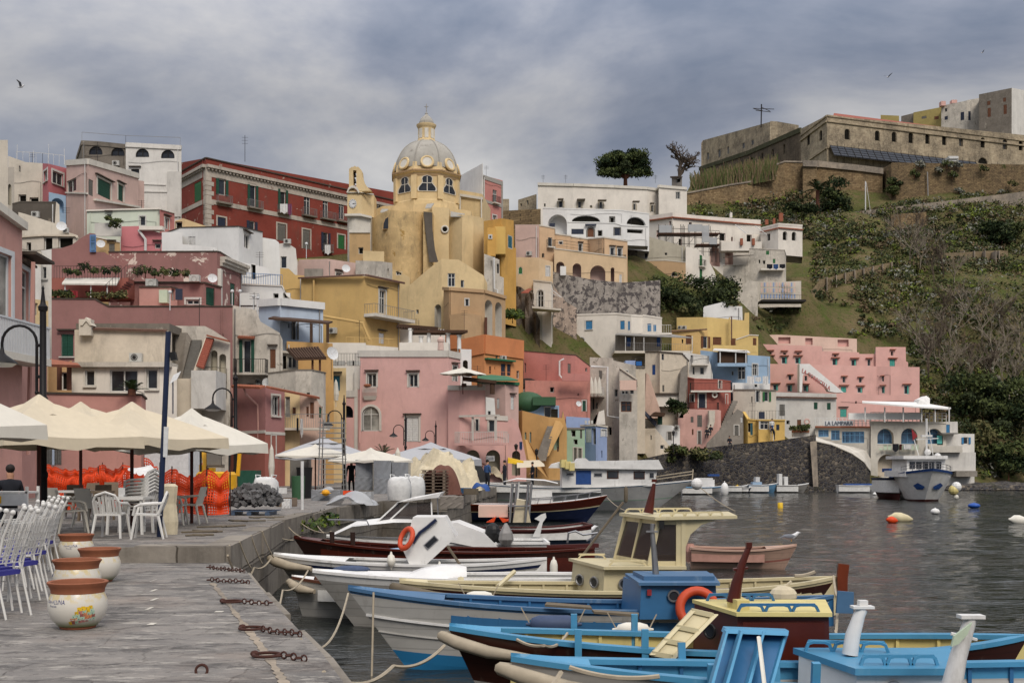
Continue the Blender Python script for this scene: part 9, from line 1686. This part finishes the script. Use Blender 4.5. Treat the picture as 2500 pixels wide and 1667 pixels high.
tag(mb.bd('paving_cubes','cobble'),'heap of rough grey basalt paving cubes on a pallet','paving stones',kind='stuff')
def bag(px,py,s_,lb):
 c=at(px,py);t=tg('builders_bag',lb,'sack',c,'white builders bags');rr=random.Random(px);MB().grid([[(r*min(1,1/max(abs(math.cos(q)),abs(math.sin(q)))*.9)*math.cos(q)*(1+rr.uniform(-.06,.06)),r*min(1,1/max(abs(math.cos(q)),abs(math.sin(q)))*.9)*math.sin(q),z+rr.uniform(-.03,.03))for q in[2*math.pi*k/16 for k in range(17)]]for r,z in((.45,0),(.5,.2),(.51,.5),(.48,.75),(.4,.88),(.2,.93),(.01,.9))]).bd('sack','bagwhite',t,smooth=40);t.scale=(s_,)*3;mb=MB()
 for x in(-.3,.3):mb.tb_([(x,-.2,.85),(x-.05,-.1,1.02),(x+.1,.1,1.0),(x,.2,.85)],.018,4)
 mb.bd('strap','bagwhite',t)
bag(648,1225,1.0,'white builders bag with red label behind the paving cubes');bag(975,1222,1.0,'left white bag of the pair by the pallets');bag(1010,1218,1.0,'right white bag of the pair by the pallets')
def boxy(nm,m,px0,py0,px1,py1,d,lb,cat,grp=None,bulge=.0):
 c=at((px0+px1)/2,py1);w=(px1-px0)*c.y/F;h=(py1-py0)*c.y/F;t=MB();n=6
 t.grid([[V((-.5+i/5)*w,-.02*math.sin(i*3+j*2)-bulge*math.sin(math.pi*i/5),h*j/4)for i in range(6)]for j in range(5)]);t.b2((-w/2,.0,0),(w/2,d,h));return sl_(t,nm,m,lb,cat,grp,tuple(c))
for i,(x0,y0,x1,y1)in enumerate(((868,1122,910,1160),(912,1124,955,1162),(957,1128,997,1162),(866,1164,910,1203),(912,1168,955,1205))):boxy('wrapped_pallet',['wrap','filmwrap'][0],x0,y0,x1,y1+(42 if i<3 else 0),1.3,['tall film wrapped grey pallet stack at left','tall film wrapped grey pallet stack in the middle','tall film wrapped grey pallet stack at right','lower wrapped pallet of grey slabs at left','lower wrapped pallet of grey slabs in front'][i],'pallet','wrapped pallets of paving slabs',.1)
pp=tg('pallet_stack','tall stack of brown wooden pallets before the net heap','pallets',at(1062,1208));pallet(pp,pp.location,'pallet',8)
def heap(nm,cs,m,lb,cat):
 c0=at(*cs[0][:2]);r=random.Random(len(lb));rows=[];nn=26;X0=min((at(x,y)-c0).x-rx for x,y,rx,_ in cs);X1=max((at(x,y)-c0).x+rx for x,y,rx,_ in cs);ph=[(r.uniform(1,4),r.uniform(1,4),r.uniform(0,6),r.uniform(.4,1))for _ in range(7)]
 for j in range(nn//2+1):
  row=[]
  for i in range(nn+1):
   x=X0+(X1-X0)*i/nn;y=(-1+2*j/(nn//2))*.8*(X1-X0)*.4;h=0
   for px,py,rx,rz in cs:q=at(px,py)-c0;d=((x-q.x)/rx)**2+((y-q.y*.3)/(rx*.8))**2;h=max(h,rz*max(0,1-d)**.6)
   nz=sum(a*math.sin(u*x*2.2+w*y*2.2+p)for u,w,p,a in ph)*.09;row.append(c0+V(x+nz*.3,y,max(-.02,h*(1+nz)+(nz*.25 if h>.1 else 0))))
  rows.append(row)
 return sl_(MB().grid(rows),nm,m,lb,cat,None,(0,0,0),60)
heap('net_cover',[(1075,1196,1.8,2.0),(1040,1193,1.4,1.6),(1120,1194,1.4,1.5)],'tarp','big cream canvas covered mound of fishing gear','tarpaulin');heap('fishing_net',[(1065,1207,.8,1.35),(1095,1206,.7,1.2)],'net','brown red fishing net heap on the quay mound','fishing net');heap('dark_net_mound',[(1145,1183,1.5,1.7)],'rubber','dark grey netting mound right of the canvas mound','fishing net');heap('pale_net_mound',[(1205,1176,1.3,1.0)],'tarp','pale canvas bundle behind the net winch','tarpaulin');heap('plastic_sheet',[(860,1232,.9,.35),(830,1235,.6,.25)],'filmwrap','crumpled clear plastic sheet on the quay edge','plastic sheet');heap('blue_net',[(1172,1198,.5,.45)],'shdblue','bright blue net bundle by the winch','fishing net');heap('grey_sacks',[(800,1215,.7,.45),(770,1212,.5,.4)],'filmwrap','film wrapped sacks behind the ladder tower','sacks');heap('sand_sacks',[(655,1172,1.0,.6),(690,1185,.8,.5)],'clothwhite','striped cement sacks stacked behind the paving cubes','sacks')
boxy('metal_cabinet','shgrey',708,1096,752,1190,1.2,'grey ribbed metal cabinet on the quay','cabinet');boxy('work_bench','shgreen',580,1148,625,1215,1.0,'dark green skip with white rim behind the digger','skip');boxy('slab_stack','wrap',760,1196,830,1222,.8,'low stack of grey stone slabs with yellow helmet on top','slabs');boxy('cement_block','quaystone',1075,1212,1130,1240,.8,'old concrete block at the far quay corner','block');boxy('plastic_bale','filmwrap',858,1200,905,1230,.9,'film wrapped bale near the quay edge','bale');boxy('white_bucket','bagwhite',688,1218,708,1240,.3,'white bucket by the paving cubes','bucket')
def cyl(nm,m,px,py,r,h,lb,cat,tp=1.0):sl_(MB().lh_([(0,0),(r*.9,0),(r,h*.9),(r*tp,h),(r*.8,h),(0,h*.97)],n=14),nm,m,lb,cat,None,tuple(at(px,py)),40)
cyl('black_bin','black',743,1216,.33,1.3,'tall black litter bin beside the green one','bin',1.06);cyl('green_bin','hosegreen',728,1218,.28,.95,'scratched green bin in front of the black bin','bin');cyl('planter_pot','terracotta',996,1214,.26,.42,'square terracotta planter on the quay edge','planter',1.1);cyl('white_stake','bagwhite',738,1244,.05,1.5,'white painted post on a round concrete foot','post');sl_(MB().ell((0,0,0),(.16,.2,.13),12,7).lh_([(.22,-.02),(.16,0)],n=12),'hard_hat','hatyellow','yellow hard hat resting on grey slabs','helmet',loc=tuple(P(795,1199,F*1.34/(1222-HY)-.3)+V(0,0,-.05)))
for i,(x,y,m,lb)in enumerate(((1012,1196,'hosegreen','green fish crate left of the brown net heap'),(1020,1186,'buoyyellow','yellow fish crate on the far side of the net heap'),(1030,1199,'orangeplastic','orange fish crate beside the white bags'),(1135,1205,'bluepaint','blue fish crate right of the pallet stack'),(1150,1207,'ropedark','brown fish crate near the net winch'),(845,1214,'orangeplastic','orange crate by the ladder tower foot'),(700,1236,'pallet','wooden crate beside the paving cubes'),(690,1205,'bagwhite','white crate behind the paving cubes'),(890,1213,'ropedark','brown crate in front of the wrapped pallets'))):
 mb=MB();mb.box((0,0,.03),(.6,.4,.05))
 for a,b_,w,d in((0,-.19,.6,.03),(0,.19,.6,.03),(-.29,0,.03,.35),(.29,0,.03,.35)):mb.box((a,b_,.17),(w,d,.24))
 o=sl_(mb,'fish_crate',m,lb,'crate','crates among the nets',tuple(at(x,y)));o.rotation_euler=(0,0,i*.7)
lt=tg('ladder_tower','narrow metal ladder tower standing on the quay works','scaffold tower',at(808,1206));o_=lt.location;mb=MB();w=.62
for x in(-w,w):
 for y in(0,.9):mb.tb_([o_+V(x,y,0),o_+V(x*.82,y,3.6)],.03,5)
for k in range(14):mb.tb_([o_+V(-w,0,.2+k*.25),o_+V(w,0,.2+k*.25)],.022,4);mb.tb_([o_+V(-w,.9,.2+k*.25),o_+V(w,.9,.2+k*.25)],.022,4)
mb.bd('frame','ladderm',lt,o_)
nw=tg('net_winch','round brass net winch drum beside the blue nets','winch',at(1172,1180));mb=MB();mb.torus((0,0,1.0),.6,.06,'y');mb.torus((0,.4,1.0),.6,.06,'y');mb.tb_([(0,0,1),(0,.4,1)],.18,8)
for k in range(6):q=k*math.pi/3;mb.tb_([(0,0,1),(.6*math.cos(q),0,1+.6*math.sin(q))],.03,4)
mb.bd('drum','wood',nw);MB().tb_([(-.4,.2,0),(0,.2,1)],.05,4).tb_([(.4,.2,0),(0,.2,1)],.05,4).bd('stand','rust',nw)
aw=tg('yellow_awning','yellow and beige restaurant awnings at the foot of the amber house','awning',P(1280,1135,96));o_=aw.location;MB().pi([P(1240,1118,97),P(1278,1127,95),P(1277,1135,94.8),P(1240,1130,96)],(0,1.5,.1)).bd('canopy','buoyyellow',aw,o_);MB().pi([P(1262,1130,95),P(1318,1128,95),P(1330,1138,93.5),P(1262,1142,93.5)],(0,2,.2)).bd('side_canopy','canvas',aw,o_)
t_,fr,u0,u1,z0,z1=SIGN_PINK;tn('Graziella',fr.p(u0+.06,z0+.1,.15),fr.e,V(0,0,1),(u1-u0)*.85,(z1-z0)*.6,'textgrey',t_)
# ================================================================ laundry
def cloth(px,py,w,h,Y,m,lb,nm='cloth'):mb=MB();mb.grid([[P(px+w*i/6,py+h*j/4*(1-.12*math.sin(i*1.4)),Y+.08*math.sin(i*1.9+j*.3))for i in range(7)]for j in range(5)]);sl_(mb,nm,m,lb,'laundry','laundry')
for a in((684,498,18,22,151.5,'clothwhite','round white cloth hung on a red palace balcony','sheet'),(703,498,9,27,152,'clothpurple','mauve cloth hung beside the white one on the red palace','towel'),(793,598,14,22,154,'clothwhite','striped pale cloth hung low on the red palace','towel'),(1824,918,18,18,143,'clothwhite','first white sheet on the line below the blue house','sheet'),(1844,920,14,12,143,'clothwhite','small white laundry in the middle of the blue house line','sheet'),(1862,918,13,20,143,'clothwhite','last white sheet on the line below the blue house','sheet'),(1872,645,14,11,165,'clothdark','dark laundry on the mottled house balcony','clothes'),(1888,645,12,12,165,'clothblue','blue and white laundry on the mottled house balcony','clothes'),(1903,645,14,10,165,'clothdark','black laundry at the balcony end of the mottled house','clothes'),(724,1020,5,34,77.5,'clothdark','dark clothes on the laundry balcony','clothes'),(733,1022,7,42,77.5,'clothwhite','long white garment hung from the laundry balcony','clothes'),(156,708,13,18,83,'clothblue','blue towel on the mauve terrace hedge','towel'),(170,710,20,17,83,'clothred','dark red towel on the mauve terrace hedge','towel'),(1268,1078,7,20,101,'clothblue','blue cloth hung on the sloping pink house','towel')):cloth(*a)
# ================================================================ people
import bmesh
def person(c,h,rz,top,legs,lb,pose='stand',hair='hair'):
 t=tg('person',lb,'person',c,'people on the quay and lanes',rz);s_=h/1.72
 if pose=='sit':J={'p':(0,0,.48),'c':(0,-.03,.85),'n':(0,-.02,1.03),'h0':(0,0,1.1),'h1':(0,.01,1.24),'k':(.13,.45,.5),'f':(.13,.46,.06),'t':(.13,.6,.04),'s':(.19,-.03,.96),'e':(.25,.02,.7),'w':(.15,.25,.62)}
 elif pose=='lean':J={'p':(0,0,.9),'c':(0,.2,1.22),'n':(0,.32,1.36),'h0':(0,.38,1.42),'h1':(0,.44,1.52),'k':(.11,.04,.48),'f':(.12,-.03,.06),'t':(.12,.12,.04),'s':(.19,.28,1.32),'e':(.24,.42,1.1),'w':(.2,.6,1.1)}
 else:J={'p':(0,0,.92),'c':(0,0,1.25),'n':(0,0,1.44),'h0':(0,.01,1.52),'h1':(0,.02,1.66),'k':(.11,.02,.5),'f':(.12,-.02,.06),'t':(.12,.13,.04),'s':(.19,0,1.38),'e':(.25,-.02,1.12),'w':(.24,.1,.88)}
 R_={'p':.15,'c':.17,'n':.06,'h0':.085,'h1':.095,'k':.07,'f':.05,'t':.04,'s':.075,'e':.05,'w':.035};vs=[];ix={}
 def ad(k,sg=1):ix[(k,sg)]=len(vs);vs.append((Vector((J[k][0]*sg,J[k][1],J[k][2])),R_[k]));return len(vs)-1
 ed=[];a=[ad(k)for k in('p','c','n','h0','h1')];ed+=list(zip(a,a[1:]))
 for sg in(-1,1):
  l=[ad(k,sg)for k in('k','f','t')];ed+=[(a[0],l[0]),(l[0],l[1]),(l[1],l[2])];m=[ad(k,sg)for k in('s','e','w')];ed+=[(a[1],m[0]),(m[0],m[1]),(m[1],m[2])]
  w=vs[m[2]][0]
  for q in range(5):vs.append((w+Vector((sg*(.02*q-.05 if q else-.05),.03+(.06 if q else.03),-.05+.004*q)),.012));ed.append((m[2],len(vs)-1))
 bm=bmesh.new();L=bm.verts.layers.skin.verify();bv=[]
 for i,(p,r)in enumerate(vs):v=bm.verts.new(p);v[L].radius=(r,r*(.75 if i==1 else 1));v[L].use_root=i==0;bv.append(v)
 for i,j in ed:bm.edges.new((bv[i],bv[j]))
 me=bpy.data.meshes.new('body');bm.to_mesh(me);bm.free();o=bpy.data.objects.new('body',me);S.collection.objects.link(o);o.modifiers.new('s','SKIN');o.modifiers.new('d','SUBSURF').levels=1;dp=bpy.context.evaluated_depsgraph_get();dp.update();m2=bpy.data.meshes.new_from_object(o.evaluated_get(dp));o.modifiers.clear();o.data=m2;m2 .materials.clear()
 for m in(top,legs,'skin'):m2 .materials.append(M(m))
 hz=J['n'][2]
 for p in m2 .polygons:
  z=p.center.z;p.material_index=2 if z>hz+.02 or(abs(p.center.x)>.1 and(Vector(J['w'])-Vector((abs(p.center.x),p.center.y,p.center.z))).length<.1)else(1 if z<J['p'][2]+.03 else 0);p.use_smooth=True
 o.parent=t;t.scale=(s_,)*3;hd=Vector(J['h1']);MB().ell(hd+V(0,-.025,.03),(.095,.11,.1),12,8).bd('hair',hair,t,smooth=80);MB().ell(hd+V(0,.1,-.03),(.015,.025,.02),6,4).ell(hd+V(-.035,.085,0),.012,6,4,1).ell(hd+V(.035,.085,0),.012,6,4,1).bd('face',['skin','hair'],t);return t
person(at(25,1288)+V(0,0,0),1.75,.5,'clothdark','clothdark','person in black jacket sitting with back turned at the left edge','sit');person(at(1190,1192),1.7,-.8,'clothblue','clothdark','person in blue and black working beside the net winch');person(at(1232,1187),1.7,1.2,'clothdark','clothdark','person in dark coat standing before the pink arches');person(at(858,1200),1.7,.4,'clothdark','clothdark','person in black between lamp and wrapped pallets')
person(P(1726,1070,133.5),1.7,2.9,'clothdark','clothdark','left of two dark clad people sitting by the grey ramp','sit');person(P(1735,1064,134),1.7,2.7,'clothdark','clothdark','right of two dark clad people sitting by the grey ramp','sit');person(P(1781,1092,131.8),1.7,3.1,'clothdark','clothdark','person in black sitting on the sea wall edge','sit');person(P(1891,1074,134.2),1.7,1.4,'clothdark','clothdark','person in black leaning by the small yellow house','lean');person(P(1885,1058,134.8),1.7,0,'clothwhite','clothblue','person in white and blue on a ladder at the yellow house');person(at(1300,1184),1.6,2,'clothdark','clothdark','person in black near the far lantern posts')
sl_(MB().tb_([P(1882,1078,134.9),P(1883,1028,135.4)],.04,4).tb_([P(1888,1078,134.9),P(1889,1028,135.4)],.04,4),'ladder','steel','ladder leaning on the yellow house front','ladder')
